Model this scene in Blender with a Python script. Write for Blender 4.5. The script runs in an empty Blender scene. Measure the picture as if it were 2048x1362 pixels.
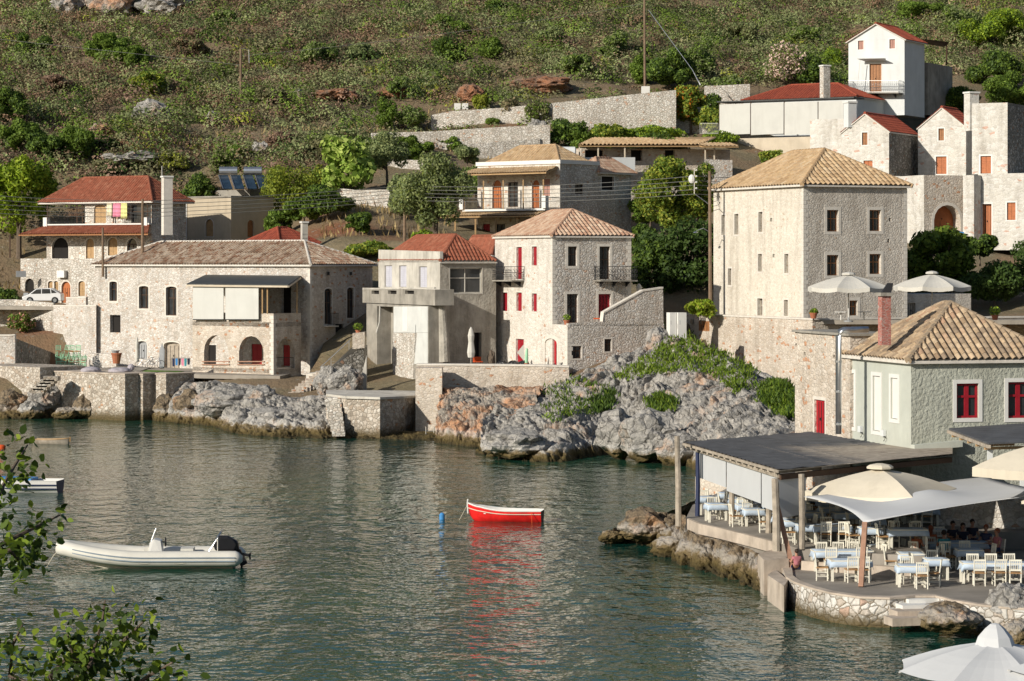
import bpy, bmesh, math, random
import numpy as np
from mathutils import Vector, Matrix, noise
R = math.radians
random.seed(7); RNG = np.random.default_rng(7)
scene = bpy.context.scene
COL = scene.collection
# ------------------------------------------------------------------ camera
F, H, HY = 5200.0, 12.2, 520.0          # focal length in photo pixels, eye height, horizon row
K = F/4000.0                            # depths below are given for a 4000 px lens and stretched by K
cam_d = bpy.data.cameras.new('camera'); cam = bpy.data.objects.new('camera', cam_d); COL.objects.link(cam)
cam.location = (0, 0, H); cam.rotation_euler = (R(90), 0, 0)
cam_d.sensor_width = 36; cam_d.lens = 36*F/2048; cam_d.shift_y = -(681-HY)/2048
cam_d.clip_start = 0.5; cam_d.clip_end = 3000
scene.camera = cam
# ------------------------------------------------------------------ sky, sun, exposure
SUN_EL, SX, SY = R(23), -0.75, -0.66
world = bpy.data.worlds.new('World'); scene.world = world; world.use_nodes = True
wn = world.node_tree; bg = wn.nodes['Background']
sky = wn.nodes.new('ShaderNodeTexSky'); sky.sky_type = 'NISHITA'; sky.sun_disc = False
sky.sun_elevation = SUN_EL; sky.sun_rotation = math.atan2(SX, SY)
sky.air_density = 1.0; sky.dust_density = 1.0; sky.ozone_density = 1.5
wn.links.new(sky.outputs[0], bg.inputs[0]); bg.inputs[1].default_value = 0.074
sun_d = bpy.data.lights.new('sun', 'SUN'); sun = bpy.data.objects.new('sun', sun_d); COL.objects.link(sun)
sun_d.energy = 4.7; sun_d.angle = R(0.5); sun_d.color = (1.0, 0.93, 0.81)
sv = Vector((SX*math.cos(SUN_EL), SY*math.cos(SUN_EL), math.sin(SUN_EL)))
sun.rotation_euler = sv.to_track_quat('Z', 'Y').to_euler()
scene.view_settings.view_transform = 'Standard'; scene.view_settings.look = 'None'
scene.view_settings.exposure = 0.12; scene.view_settings.gamma = 1
scene.render.engine = 'CYCLES'
scene.cycles.max_bounces = 5; scene.cycles.diffuse_bounces = 3; scene.cycles.glossy_bounces = 3
scene.cycles.transmission_bounces = 3; scene.cycles.transparent_max_bounces = 6
scene.cycles.caustics_reflective = False; scene.cycles.caustics_refractive = False

# ------------------------------------------------------------------ pixel to point helpers
def P(px, py, Y): return Vector(((px-1024)*Y/4000, Y*K, H-(py-HY)*Y/4000))
def XY(px, Y): return Vector(((px-1024)*Y/4000, Y*K, 0))
def YatZ(py, z): return 4000*(H-z)/(py-HY)           # depth of the point seen on row py at height z
def G(px, py, z=0.0): return P(px, py, YatZ(py, z))  # point of a level surface seen at a pixel
def zat(py, Y): return H-(py-HY)*Y/4000
def zw(py, yw): return H-(py-HY)*yw/F

# ------------------------------------------------------------------ materials
def nm(name):
    m = bpy.data.materials.new(name); m.use_nodes = True
    nt = m.node_tree; b = nt.nodes['Principled BSDF']; return m, nt, b
def coords(nt, scale=(1,1,1)):
    tc = nt.nodes.new('ShaderNodeTexCoord'); mp = nt.nodes.new('ShaderNodeMapping')
    mp.inputs['Scale'].default_value = scale; nt.links.new(tc.outputs['Object'], mp.inputs[0]); return mp.outputs[0]
def noise_n(nt, vec, scale, detail=3, rough=.55):
    n = nt.nodes.new('ShaderNodeTexNoise'); n.inputs['Scale'].default_value = scale
    n.inputs['Detail'].default_value = detail; n.inputs['Roughness'].default_value = rough
    if vec is not None: nt.links.new(vec, n.inputs['Vector'])
    return n.outputs['Fac']
def ramp(nt, fac, stops, interp='LINEAR'):
    r = nt.nodes.new('ShaderNodeValToRGB'); r.color_ramp.interpolation = interp
    el = r.color_ramp.elements
    while len(el) < len(stops): el.new(.5)
    for e, (p, c) in zip(el, stops):
        e.position = p; e.color = (*c, 1) if len(c) == 3 else c
    nt.links.new(fac, r.inputs[0]); return r.outputs[0]
def mixc(nt, fac, a, b, mode='MIX'):
    m = nt.nodes.new('ShaderNodeMix'); m.data_type = 'RGBA'; m.blend_type = mode
    for s, v in ((0, fac), (6, a), (7, b)):
        if isinstance(v, (int, float)): m.inputs[s].default_value = v
        elif isinstance(v, tuple): m.inputs[s].default_value = (*v, 1)
        else: nt.links.new(v, m.inputs[s])
    return m.outputs[2]
def mth(nt, op, a, b=0.0, clamp=False):
    m = nt.nodes.new('ShaderNodeMath'); m.operation = op; m.use_clamp = clamp
    for i, v in enumerate((a, b)):
        if isinstance(v, (int, float)): m.inputs[i].default_value = v
        else: nt.links.new(v, m.inputs[i])
    return m.outputs[0]
def bump(nt, b, h, dist, strength=1.0):
    bp = nt.nodes.new('ShaderNodeBump'); bp.inputs['Distance'].default_value = dist; bp.inputs['Strength'].default_value = strength
    nt.links.new(h, bp.inputs['Height']); nt.links.new(bp.outputs[0], b.inputs['Normal'])
def plain(name, c, rough=.75, var=.14, scale=1.5, bmp=0.0, bscale=20, metal=0.0, spec=.3):
    m, nt, b = nm(name); v = coords(nt)
    f = noise_n(nt, v, scale, 5, .6)
    d = tuple(x*(1-var) for x in c); e = tuple(min(1, x*(1+var)) for x in c)
    col_ = ramp(nt, f, [(.3, d), (.7, e)])
    if rough >= .85 and var >= .05:   # weather streaks running down outdoor surfaces
        v3 = coords(nt, (1.3, 1.3, .2)); col_ = mixc(nt, min(.7, var*3), col_, ramp(nt, noise_n(nt, v3, 1.1, 5, .65), [(.33, (.66,.63,.6)), (.5, (1,1,1))]), 'MULTIPLY')
    nt.links.new(col_, b.inputs['Base Color'])
    b.inputs['Roughness'].default_value = rough; b.inputs['Metallic'].default_value = metal
    b.inputs['Specular IOR Level'].default_value = spec
    if bmp: bump(nt, b, noise_n(nt, v, bscale, 3), bmp)
    return m
def stone(name, tints, mortar, size=.32, flat=1.5, orange=.06, msize=.05, bmp=.05, rust=(.45,.2,.1), stain=.25, mix=1.0, weed=0.0):
    """rubble masonry: voronoi stones, mortar joints, odd rusty stones, large weather stains"""
    m, nt, b = nm(name); v = coords(nt, (1,1,flat))
    nv = nt.nodes.new('ShaderNodeTexNoise'); nv.inputs['Scale'].default_value = 1.2/size; nv.inputs['Detail'].default_value = 2
    nt.links.new(v, nv.inputs['Vector'])
    dv = nt.nodes.new('ShaderNodeVectorMath'); dv.operation = 'SCALE'; dv.inputs['Scale'].default_value = size*.45
    nt.links.new(nv.outputs['Color'], dv.inputs[0])
    av = nt.nodes.new('ShaderNodeVectorMath'); av.operation = 'ADD'; nt.links.new(v, av.inputs[0]); nt.links.new(dv.outputs[0], av.inputs[1])
    vo = nt.nodes.new('ShaderNodeTexVoronoi'); vo.inputs['Scale'].default_value = 1/size; nt.links.new(av.outputs[0], vo.inputs['Vector'])
    ve = nt.nodes.new('ShaderNodeTexVoronoi'); ve.feature = 'DISTANCE_TO_EDGE'; ve.inputs['Scale'].default_value = 1/size
    nt.links.new(av.outputs[0], ve.inputs['Vector'])
    sep = nt.nodes.new('ShaderNodeSeparateColor'); nt.links.new(vo.outputs['Color'], sep.inputs[0])
    st = ramp(nt, sep.outputs[0], [(i/(len(tints)-1)*.9, t) for i, t in enumerate(tints)])
    big = noise_n(nt, v, .35, 4, .6)
    orr = mth(nt, 'LESS_THAN', mth(nt, 'ADD', sep.outputs[1], mth(nt, 'MULTIPLY', mth(nt, 'SUBTRACT', .55, big), .35)), orange)
    st = mixc(nt, mth(nt, 'MULTIPLY', orr, .8), st, rust)
    mort = ramp(nt, ve.outputs['Distance'], [(0, (1,1,1)), (msize, (1,1,1)), (msize*2.2, (0,0,0))])
    c = mixc(nt, mth(nt, 'MULTIPLY', mort, mix), st, mortar)
    fine = noise_n(nt, v, 9, 4, .65)
    c = mixc(nt, 1.0, c, ramp(nt, fine, [(.25, (.72,.72,.72)), (.75, (1.15,1.15,1.15))]), 'MULTIPLY')
    c = mixc(nt, stain, c, ramp(nt, big, [(.3, (.55,.5,.44)), (.62, (1.1,1.08,1.05))]), 'MULTIPLY')
    sk = nt.nodes.new('ShaderNodeTexCoord'); sm_ = nt.nodes.new('ShaderNodeMapping'); sm_.inputs['Scale'].default_value = (1.1, 1.1, .16); nt.links.new(sk.outputs['Object'], sm_.inputs[0])
    c = mixc(nt, .55, c, ramp(nt, noise_n(nt, sm_.outputs[0], 1.0, 5, .65), [(.32, (.58,.55,.52)), (.5, (.98,.98,.98)), (.72, (1.12,1.1,1.08))]), 'MULTIPLY')
    if weed:   # tidal / damp band below a height given in metres above the water
        g = nt.nodes.new('ShaderNodeNewGeometry'); s2 = nt.nodes.new('ShaderNodeSeparateXYZ'); nt.links.new(g.outputs['Position'], s2.inputs[0])
        hz = mth(nt, 'ADD', s2.outputs[2], mth(nt, 'MULTIPLY', mth(nt, 'SUBTRACT', fine, .5), .5))
        c = mixc(nt, ramp(nt, mth(nt, 'DIVIDE', hz, weed), [(0, (1,1,1)), (.35, (.9,.9,.9)), (1, (0,0,0))]), c, (.10,.075,.035))
    nt.links.new(c, b.inputs['Base Color']); b.inputs['Roughness'].default_value = .9; b.inputs['Specular IOR Level'].default_value = .15
    hgt = mth(nt, 'ADD', mth(nt, 'MINIMUM', ve.outputs['Distance'], .18), mth(nt, 'MULTIPLY', mth(nt, 'ADD', fine, sep.outputs[2]), .07))
    bump(nt, b, hgt, bmp*3)
    return m
def tiles(name, cols, rough=.85, dark=.35):
    m, nt, b = nm(name)
    uv = nt.nodes.new('ShaderNodeUVMap'); fl = nt.nodes.new('ShaderNodeVectorMath'); fl.operation = 'FLOOR'
    nt.links.new(uv.outputs[0], fl.inputs[0]); wn_ = nt.nodes.new('ShaderNodeTexWhiteNoise'); wn_.noise_dimensions = '3D'
    nt.links.new(fl.outputs[0], wn_.inputs['Vector'])
    c = ramp(nt, wn_.outputs['Value'], [(i/(len(cols)-1), t) for i, t in enumerate(cols)])
    v = coords(nt); c = mixc(nt, dark, c, ramp(nt, noise_n(nt, v, 3.5, 5, .7), [(.35, (.35,.32,.3)), (.6, (1.05,1.02,1))]), 'MULTIPLY')
    nt.links.new(c, b.inputs['Base Color']); b.inputs['Roughness'].default_value = rough; b.inputs['Specular IOR Level'].default_value = .2
    bump(nt, b, noise_n(nt, v, 25, 2), .01)
    return m
def glass_dark(name, c=(.02,.022,.024)):
    m, nt, b = nm(name); v = coords(nt)
    nt.links.new(ramp(nt, noise_n(nt, v, 1.5, 2), [(.3, c), (.7, tuple(x*2.2 for x in c))]), b.inputs['Base Color'])
    b.inputs['Roughness'].default_value = .12; return m
def foliage(name, rough=.6, trans=.35):
    m, nt, b = nm(name)
    at = nt.nodes.new('ShaderNodeAttribute'); at.attribute_name = 'Col'
    c = at.outputs['Color']
    nt.links.new(c, b.inputs['Base Color']); b.inputs['Roughness'].default_value = rough; b.inputs['Specular IOR Level'].default_value = .25
    tr = nt.nodes.new('ShaderNodeBsdfTranslucent'); nt.links.new(c, tr.inputs[0])
    mx = nt.nodes.new('ShaderNodeMixShader'); mx.inputs[0].default_value = trans
    out = nt.nodes['Material Output']
    nt.links.new(b.outputs[0], mx.inputs[1]); nt.links.new(tr.outputs[0], mx.inputs[2]); nt.links.new(mx.outputs[0], out.inputs[0])
    return m
def rockmat(name, rust=.35, weed=1.0, tint=(1,1,1), rustcol=(.46,.20,.085), grey=(.40,.40,.39), rust2=(.50,.36,.24)):
    m, nt, b = nm(name); v = coords(nt)
    big = noise_n(nt, v, .28, 5, .6); med = noise_n(nt, v, 1.6, 6, .7); fine = noise_n(nt, v, 7, 5, .7)
    g2 = tuple(x*t for x, t in zip(grey, tint))
    c = ramp(nt, med, [(.25, tuple(x*.30 for x in g2)), (.42, tuple(x*.7 for x in g2)), (.62, g2), (.8, tuple(min(1, x*1.35) for x in g2))])  # hollows of the bump noise darkened in the colour, like crevice shade
    c = mixc(nt, 1.0, c, ramp(nt, fine, [(.3, (.55,.55,.56)), (.6, (1.1,1.08,1.05))]), 'MULTIPLY')
    rm = ramp(nt, mth(nt, 'ADD', mth(nt, 'MULTIPLY', big, .7), mth(nt, 'MULTIPLY', med, .3)), [(.60-rust*.3, (0,0,0)), (.70-rust*.3, (1,1,1))])
    rc = ramp(nt, fine, [(.3, rustcol), (.65, rust2)])
    c = mixc(nt, mth(nt, 'MULTIPLY', rm, .75), c, rc)
    vor = nt.nodes.new('ShaderNodeTexVoronoi'); vor.feature = 'DISTANCE_TO_EDGE'; vor.inputs['Scale'].default_value = 1.1
    dd = nt.nodes.new('ShaderNodeVectorMath'); dd.operation = 'ADD'; nt.links.new(v, dd.inputs[0])
    nn = nt.nodes.new('ShaderNodeTexNoise'); nn.inputs['Scale'].default_value = 1.3; nn.inputs['Detail'].default_value = 3; nt.links.new(v, nn.inputs['Vector'])
    nt.links.new(nn.outputs['Color'], dd.inputs[1]); nt.links.new(dd.outputs[0], vor.inputs['Vector'])
    c = mixc(nt, ramp(nt, vor.outputs['Distance'], [(0, (.8,.8,.8)), (.05, (0,0,0))]), c, (.06,.055,.05))  # crevice darkness put into the colour along the crack lines
    ge = nt.nodes.new('ShaderNodeNewGeometry'); s2 = nt.nodes.new('ShaderNodeSeparateXYZ'); nt.links.new(ge.outputs['Position'], s2.inputs[0])
    hz = mth(nt, 'ADD', s2.outputs[2], mth(nt, 'MULTIPLY', mth(nt, 'SUBTRACT', med, .5), 1.1))
    if weed:
        band = ramp(nt, mth(nt, 'DIVIDE', hz, weed), [(0, (.05,.04,.02)), (.25, (.11,.082,.032)), (.55, (.2,.15,.08)), (1, (1,1,1))])
        msk = ramp(nt, mth(nt, 'DIVIDE', hz, weed), [(.45, (1,1,1)), (1, (0,0,0))])
        c = mixc(nt, msk, c, band)
    nt.links.new(c, b.inputs['Base Color']); b.inputs['Roughness'].default_value = .88; b.inputs['Specular IOR Level'].default_value = .2
    h = mth(nt, 'ADD', mth(nt, 'MULTIPLY', med, .6), mth(nt, 'ADD', mth(nt, 'MULTIPLY', fine, .25), mth(nt, 'MINIMUM', vor.outputs['Distance'], .1)))
    bump(nt, b, h, .35)
    return m

M = {}
M['stone_pale']  = stone('pale_rubble_stone', [(.58,.54,.48),(.67,.63,.575),(.74,.71,.66),(.62,.58,.52)], (.66,.625,.57), .34, 1.6, .05, .03, .03, (.50,.30,.2), .25)
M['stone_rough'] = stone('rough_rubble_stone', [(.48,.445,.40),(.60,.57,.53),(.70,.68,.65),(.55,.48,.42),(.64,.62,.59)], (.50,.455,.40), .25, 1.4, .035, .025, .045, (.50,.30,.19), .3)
M['stone_warm']  = stone('warm_wall_stone', [(.53,.455,.375),(.61,.545,.465),(.67,.61,.54),(.55,.475,.40)], (.54,.49,.425), .28, 1.6, .07, .03, .035, (.50,.24,.12), .35)
M['tower_smooth'] = stone('smooth_tower_stone', [(.60,.55,.47),(.66,.61,.53),(.70,.66,.58),(.62,.57,.49)], (.66,.61,.53), .24, 1.6, .012, .015, .012, (.52,.42,.32), .15)
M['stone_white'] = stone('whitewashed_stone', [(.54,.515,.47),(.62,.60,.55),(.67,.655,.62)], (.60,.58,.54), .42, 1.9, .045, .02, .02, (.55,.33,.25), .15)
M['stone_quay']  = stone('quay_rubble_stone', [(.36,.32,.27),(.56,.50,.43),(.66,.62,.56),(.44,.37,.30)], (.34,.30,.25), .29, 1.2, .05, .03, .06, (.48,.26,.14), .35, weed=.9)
M['stone_dark_or_shade']  = stone('grey_or_shade_rubble', [(.20,.19,.17),(.32,.31,.28),(.50,.48,.45),(.26,.24,.21)], (.18,.17,.15), .30, 1.2, .05, .05, .06, (.36,.2,.12), .3, weed=.9)  # grey rubble; also puts shade into the colour of unlit faces
M['stone_tower'] = stone('tower_stone', [(.54,.49,.43),(.60,.56,.50),(.65,.61,.55),(.56,.51,.45)], (.58,.53,.46), .23, 1.4, .02, .02, .03, (.5,.38,.28), .2)
M['garden_stone']= stone('dry_stone', [(.52,.49,.44),(.66,.63,.58),(.74,.72,.68),(.58,.52,.46)], (.40,.37,.32), .28, 1.5, .04, .04, .05, (.5,.3,.2), .3)
M['quoin'] = plain('cut_limestone', (.62,.58,.52), .85, .10, 3, .006, 30)
M['white'] = plain('white_paint', (.68,.67,.64), .6, .04, 2)
M['white_wall'] = plain('white_render', (.60,.62,.62), .85, .06, .6, .004, 30)
M['cream_render'] = plain('cream_render', (.52,.45,.35), .9, .10, .8, .006, 20)
M['tan_block'] = plain('tan_blockwork', (.46,.39,.29), .9, .10, .8, .01, 10)
M['concrete'] = plain('weathered_concrete', (.29,.27,.235), .9, .28, .9, .015, 12)
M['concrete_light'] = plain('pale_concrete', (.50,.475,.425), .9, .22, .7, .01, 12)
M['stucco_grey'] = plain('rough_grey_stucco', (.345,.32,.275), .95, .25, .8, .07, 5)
M['panel_grey'] = plain('grey_white_render', (.56,.57,.55), .9, .1, .8, .005, 20)
M['stucco_green'] = plain('pale_green_stucco', (.40,.41,.35), .9, .10, .9, .075, 7.5)
M['stucco_green_smooth'] = plain('smooth_green_stucco', (.45,.47,.42), .9, .08, .9, .006, 12)
M['dark_glass'] = glass_dark('window_glass')
M['void'] = plain('painted_dark', (.018,.016,.015), .9)  # flat near-black, painted darkness of unlit interiors behind openings
M['wood_brown'] = plain('brown_shutter_wood', (.30,.135,.055), .55, .2, 4)
M['wood_orange'] = plain('orange_door_wood', (.40,.13,.045), .5, .15, 4)
M['wood_tan'] = plain('varnished_tan_wood', (.40,.26,.13), .5, .2, 4)
M['wood_dark'] = plain('dark_frame_wood', (.07,.04,.025), .6, .2, 4)
M['wood_grey'] = plain('weathered_timber', (.36,.31,.25), .9, .3, 3, .01, 20)
M['wood_pole'] = plain('utility_pole_wood', (.20,.14,.095), .9, .25, 3, .01, 20)
M['wood_red'] = plain('reddish_beam_wood', (.33,.19,.13), .8, .2, 3, .01, 20)
M['red_shutter'] = plain('crimson_paint', (.30,.012,.022), .5, .15, 3)
M['red_door'] = plain('red_door_paint', (.36,.014,.02), .5, .12, 3)
M['lilac_shutter'] = plain('lilac_grey_paint', (.50,.50,.56), .6, .08, 3)
M['pink_shutter'] = plain('faded_pink_shutter', (.38,.21,.17), .7, .1, 3)
M['iron'] = plain('black_iron', (.02,.02,.022), .5, .1, 3)
M['steel'] = plain('galvanised_steel', (.55,.56,.57), .3, .1, 3, metal=.9)
M['grey_metal'] = plain('grey_painted_metal', (.32,.33,.34), .5, .1, 3)
M['blind'] = plain('white_canvas_blind', (.53,.53,.50), .9, .05, .7)
M['canvas'] = plain('off_white_canvas', (.55,.53,.48), .9, .06, .8)
M['canvas_cream'] = plain('cream_canvas', (.62,.56,.45), .9, .07, .8)
M['canvas_white'] = plain('white_sail_cloth', (.52,.53,.54), .85, .04, .8)
M['asphalt_roof'] = plain('grey_roof_board', (.085,.088,.095), .9, .25, 1.2, .01, 14)
M['awning_dark'] = plain('dark_awning_sheet', (.05,.055,.055), .6, .2, 2)
M['paving'] = plain('grey_paving', (.30,.27,.23), .9, .18, .8, .008, 10)
M['deck'] = plain('grey_screed', (.25,.225,.195), .7, .22, .7, .008, 9)
M['kerb'] = plain('pale_concrete_kerb', (.46,.39,.32), .9, .22, 1.2, .012, 10)
M['tile_terracotta'] = tiles('terracotta_tiles', [(.25,.085,.05),(.33,.11,.065),(.28,.10,.06),(.38,.16,.10)], dark=.45)
M['tile_red'] = tiles('red_tiles', [(.27,.065,.04),(.34,.085,.05),(.24,.06,.04)], dark=.35)
M['tile_buff'] = tiles('buff_tiles', [(.48,.34,.19),(.57,.42,.26),(.41,.28,.16),(.60,.47,.31)], dark=.3)
M['tile_pinkbuff'] = tiles('pink_buff_tiles', [(.50,.34,.24),(.60,.46,.34),(.42,.25,.17),(.58,.42,.30)], dark=.3)
M['tile_old'] = tiles('old_mottled_tiles', [(.21,.13,.085),(.47,.38,.29),(.27,.145,.09),(.53,.45,.36),(.35,.235,.155)], dark=.5)
M['tile_grey'] = tiles('lichened_tiles', [(.32,.23,.15),(.49,.37,.24),(.26,.20,.145),(.55,.43,.29),(.37,.24,.16)], dark=.45)
M['fol'] = foliage('leaf_green')
M['fol_dry'] = foliage('dry_scrub', .8, .15)
M['bark'] = plain('tree_bark', (.13,.10,.075), .95, .3, 4, .02, 10)
M['rock'] = rockmat('grey_limestone', .17, 1.0, grey=(.455,.44,.415))
M['rock_rust'] = rockmat('rust_streaked_rock', .5, 1.0, grey=(.46,.42,.37), rustcol=(.46,.17,.06), rust2=(.54,.32,.18))
M['rock_brown'] = rockmat('brown_shore_rock', .25, 1.0, (1.0,.88,.72), grey=(.27,.24,.20))
M['red_earth'] = rockmat('red_earth_bank', .5, 0, grey=(.27,.19,.14), rustcol=(.34,.12,.05), rust2=(.40,.20,.11))
M['rubber'] = plain('black_plastic', (.015,.015,.017), .35, .1, 3)
M['rib_tube'] = plain('pale_grey_rubber_tube', (.62,.60,.54), .55, .05, 2)
M['rib_stripe'] = plain('blue_grey_stripe', (.20,.25,.30), .6, .1, 2)
M['boat_red'] = plain('glossy_red_paint', (.62,.018,.016), .35, .28, 2.2)
M['boat_blue'] = plain('bright_blue_paint', (.06,.25,.55), .45, .1, 3)
M['navy'] = plain('navy_paint', (.02,.03,.08), .5, .1, 3)
M['tablecloth_blue'] = plain('pale_blue_tablecloth', (.46,.55,.66), .8, .08, 3)
M['tablecloth_white'] = plain('white_tablecloth', (.74,.75,.76), .8, .05, 3)
M['chair_cream'] = plain('cream_chair_paint', (.72,.69,.59), .6, .1, 4)
M['rush'] = plain('woven_rush', (.38,.22,.10), .9, .2, 8)
M['mint'] = plain('mint_green_paint', (.32,.58,.38), .6, .1, 4)
M['brick'] = stone('chimney_brick', [(.40,.15,.12),(.46,.19,.16),(.36,.14,.11)], (.42,.38,.35), .22, 2.2, .0, .02, .01, stain=.1)
M['clay_pot'] = plain('terracotta_pot', (.36,.13,.07), .8, .1, 4)
M['grass_mat'] = plain('bright_lawn', (.10,.20,.02), .95, .25, 6, .02, 25)
M['plastic_grey'] = plain('lilac_grey_fabric', (.38,.35,.38), .95, .1, 3)
M['skin'] = plain('tanned_skin', (.42,.22,.15), .6, .06, 4)
M['hair_dark'] = plain('dark_hair', (.03,.02,.015), .7, .2, 9)
M['hair_fair'] = plain('fair_hair', (.25,.14,.06), .7, .2, 9)
M['hair_red'] = plain('reddish_hair', (.24,.07,.03), .7, .2, 9)
M['orange_fabric'] = plain('orange_fabric', (.60,.09,.02), .8, .05, 4)
M['pink_fabric'] = plain('pink_towel', (.72,.25,.36), .9, .06, 4)
M['yellow_fabric'] = plain('pale_yellow_towel', (.68,.68,.28), .9, .06, 4)
M['cloth_cream'] = plain('cream_towel', (.70,.64,.46), .9, .06, 4)
M['rope'] = plain('pale_rope', (.50,.45,.36), .9, .1, 8)
M['wire'] = plain('power_cable', (.16,.16,.15), .5, .1, 2)
M['car_paint'] = plain('white_car_paint', (.72,.72,.72), .25, .03, 2, spec=.6)
M['solar'] = glass_dark('solar_panel_glass', (.012,.022,.035))
M['straw'] = plain('straw_grass', (.42,.31,.14), .95, .3, 2)

# ------------------------------------------------------------------ object helpers
def tag(o, label=None, cat=None, group=None, kind=None):
    if label: o['label'] = label
    if cat: o['category'] = cat
    if group: o['group'] = group
    if kind: o['kind'] = kind
    return o
def empty(name, loc, rz=0, **k):
    o = bpy.data.objects.new(name, None); COL.objects.link(o); o.location = loc; o.rotation_euler = (0,0,rz)
    o.empty_display_size = .3
    return tag(o, **k)
def wloc(o):
    v = Vector((0,0,0))
    while o is not None: v += o.location; o = o.parent
    return v
def link_mesh(name, me, mat, parent=None, loc=None):
    o = bpy.data.objects.new(name, me); COL.objects.link(o)
    if mat is not None: me.materials.append(M[mat] if isinstance(mat, str) else mat)
    if parent is not None: o.parent = parent
    if loc is not None: o.location = loc
    return o
class MB:
    def __init__(s): s.v = []; s.f = []; s.uv = []
    def add(s, verts, faces, uvs=None):
        n = len(s.v); s.v += [tuple(p) for p in verts]; s.f += [tuple(i+n for i in f) for f in faces]
        return s
    def quad(s, a, b, c, d): return s.add([a,b,c,d], [(0,1,2,3)])
    def poly(s, pts): return s.add(pts, [tuple(range(len(pts)))])
    def box(s, c, size, rz=0.0, rx=0.0, ry=0.0):
        m = Matrix.Rotation(rz, 3, 'Z') @ Matrix.Rotation(ry, 3, 'Y') @ Matrix.Rotation(rx, 3, 'X'); c = Vector(c)
        hx, hy, hz = (q/2 for q in size)
        vs = [c + m @ Vector((x*hx, y*hy, z*hz)) for z in (-1,1) for y in (-1,1) for x in (-1,1)]
        return s.add(vs, [(0,2,3,1),(4,5,7,6),(0,1,5,4),(2,6,7,3),(0,4,6,2),(1,3,7,5)])
    def beam(s, a, b, w, h=None):
        h = h or w; a = Vector(a); b = Vector(b); d = (b-a).normalized()
        up = Vector((0,0,1)) if abs(d.z) < .95 else Vector((0,1,0))
        x = d.cross(up).normalized(); y = x.cross(d).normalized()
        vs = [p + x*sx*w/2 + y*sy*h/2 for p in (a, b) for sx, sy in ((-1,-1),(1,-1),(1,1),(-1,1))]
        return s.add(vs, [(3,2,1,0),(4,5,6,7),(0,1,5,4),(1,2,6,5),(2,3,7,6),(3,0,4,7)])
    def tube(s, pts, r, n=8, caps=True):
        pts = [Vector(p) for p in pts]; rs = r if isinstance(r, (list, tuple)) else [r]*len(pts)
        rings = []
        for i, p in enumerate(pts):
            d = (pts[min(i+1, len(pts)-1)] - pts[max(i-1, 0)]).normalized()
            up = Vector((0,0,1)) if abs(d.z) < .9 else Vector((1,0,0))
            x = d.cross(up).normalized(); y = d.cross(x).normalized()
            rings.append([p + (x*math.cos(2*math.pi*k/n) + y*math.sin(2*math.pi*k/n))*rs[i] for k in range(n)])
        vs = [v for rg in rings for v in rg]; fs = []
        for i in range(len(pts)-1):
            for k in range(n):
                a = i*n+k; b_ = i*n+(k+1) % n; fs.append((a, b_, b_+n, a+n))
        if caps: fs += [tuple(range(n)), tuple((len(pts)-1)*n+k for k in reversed(range(n)))]
        return s.add(vs, fs)
    def lathe(s, c, prof, n=16, ax=None):
        c = Vector(c); vs = []; fs = []
        for r, z in prof: vs += [c + Vector((r*math.cos(2*math.pi*k/n), r*math.sin(2*math.pi*k/n), z)) for k in range(n)]
        for i in range(len(prof)-1):
            for k in range(n):
                a = i*n+k; b_ = i*n+(k+1) % n; fs.append((a, b_, b_+n, a+n))
        fs += [tuple(reversed(range(n))), tuple((len(prof)-1)*n+k for k in range(n))]
        return s.add(vs, fs)
    def prism(s, pts, d):
        """polygon pts (3D) swept by vector d"""
        pts = [Vector(p) for p in pts]; d = Vector(d); n = len(pts)
        return s.add(pts + [p+d for p in pts], [tuple(range(n)), tuple(reversed(range(n, 2*n)))] + [(i, i+n, (i+1) % n+n, (i+1) % n) for i in range(n)])
    def ball(s, c, rad, n=10, m=7):
        c = Vector(c); rx, ry, rz = rad if isinstance(rad, (tuple, list)) else (rad,)*3
        vs = [c+Vector((0,0,-rz))]; fs = []
        for i in range(1, m):
            t = -math.pi/2+math.pi*i/m
            vs += [c+Vector((rx*math.cos(t)*math.cos(2*math.pi*k/n), ry*math.cos(t)*math.sin(2*math.pi*k/n), rz*math.sin(t))) for k in range(n)]
        vs.append(c+Vector((0,0,rz)))
        for k in range(n): fs.append((0, 1+(k+1) % n, 1+k))
        for i in range(m-2):
            for k in range(n):
                a = 1+i*n+k; b_ = 1+i*n+(k+1) % n; fs.append((a, b_, b_+n, a+n))
        L = len(vs)-1; o = 1+(m-2)*n
        for k in range(n): fs.append((o+k, o+(k+1) % n, L))
        return s.add(vs, fs)
    def build(s, name, mat, parent=None, origin=None, smooth=False, fix=True):
        me = bpy.data.meshes.new(name)
        off = wloc(parent) if parent is not None else (Vector(origin) if origin is not None else Vector((0,0,0)))
        me.from_pydata([(x-off.x, y-off.y, z-off.z) for x, y, z in s.v], [], s.f)
        if s.uv:
            ul = me.uv_layers.new(name='UVMap')
            for poly in me.polygons:
                for li in poly.loop_indices: ul.data[li].uv = s.uv[me.loops[li].vertex_index]
        if fix:
            bm = bmesh.new(); bm.from_mesh(me); bmesh.ops.recalc_face_normals(bm, faces=bm.faces); bm.to_mesh(me); bm.free()
        if smooth: me.polygons.foreach_set('use_smooth', [True]*len(me.polygons))
        o = link_mesh(name, me, mat, parent)
        if parent is None and origin is not None: o.location = origin
        return o
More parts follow.
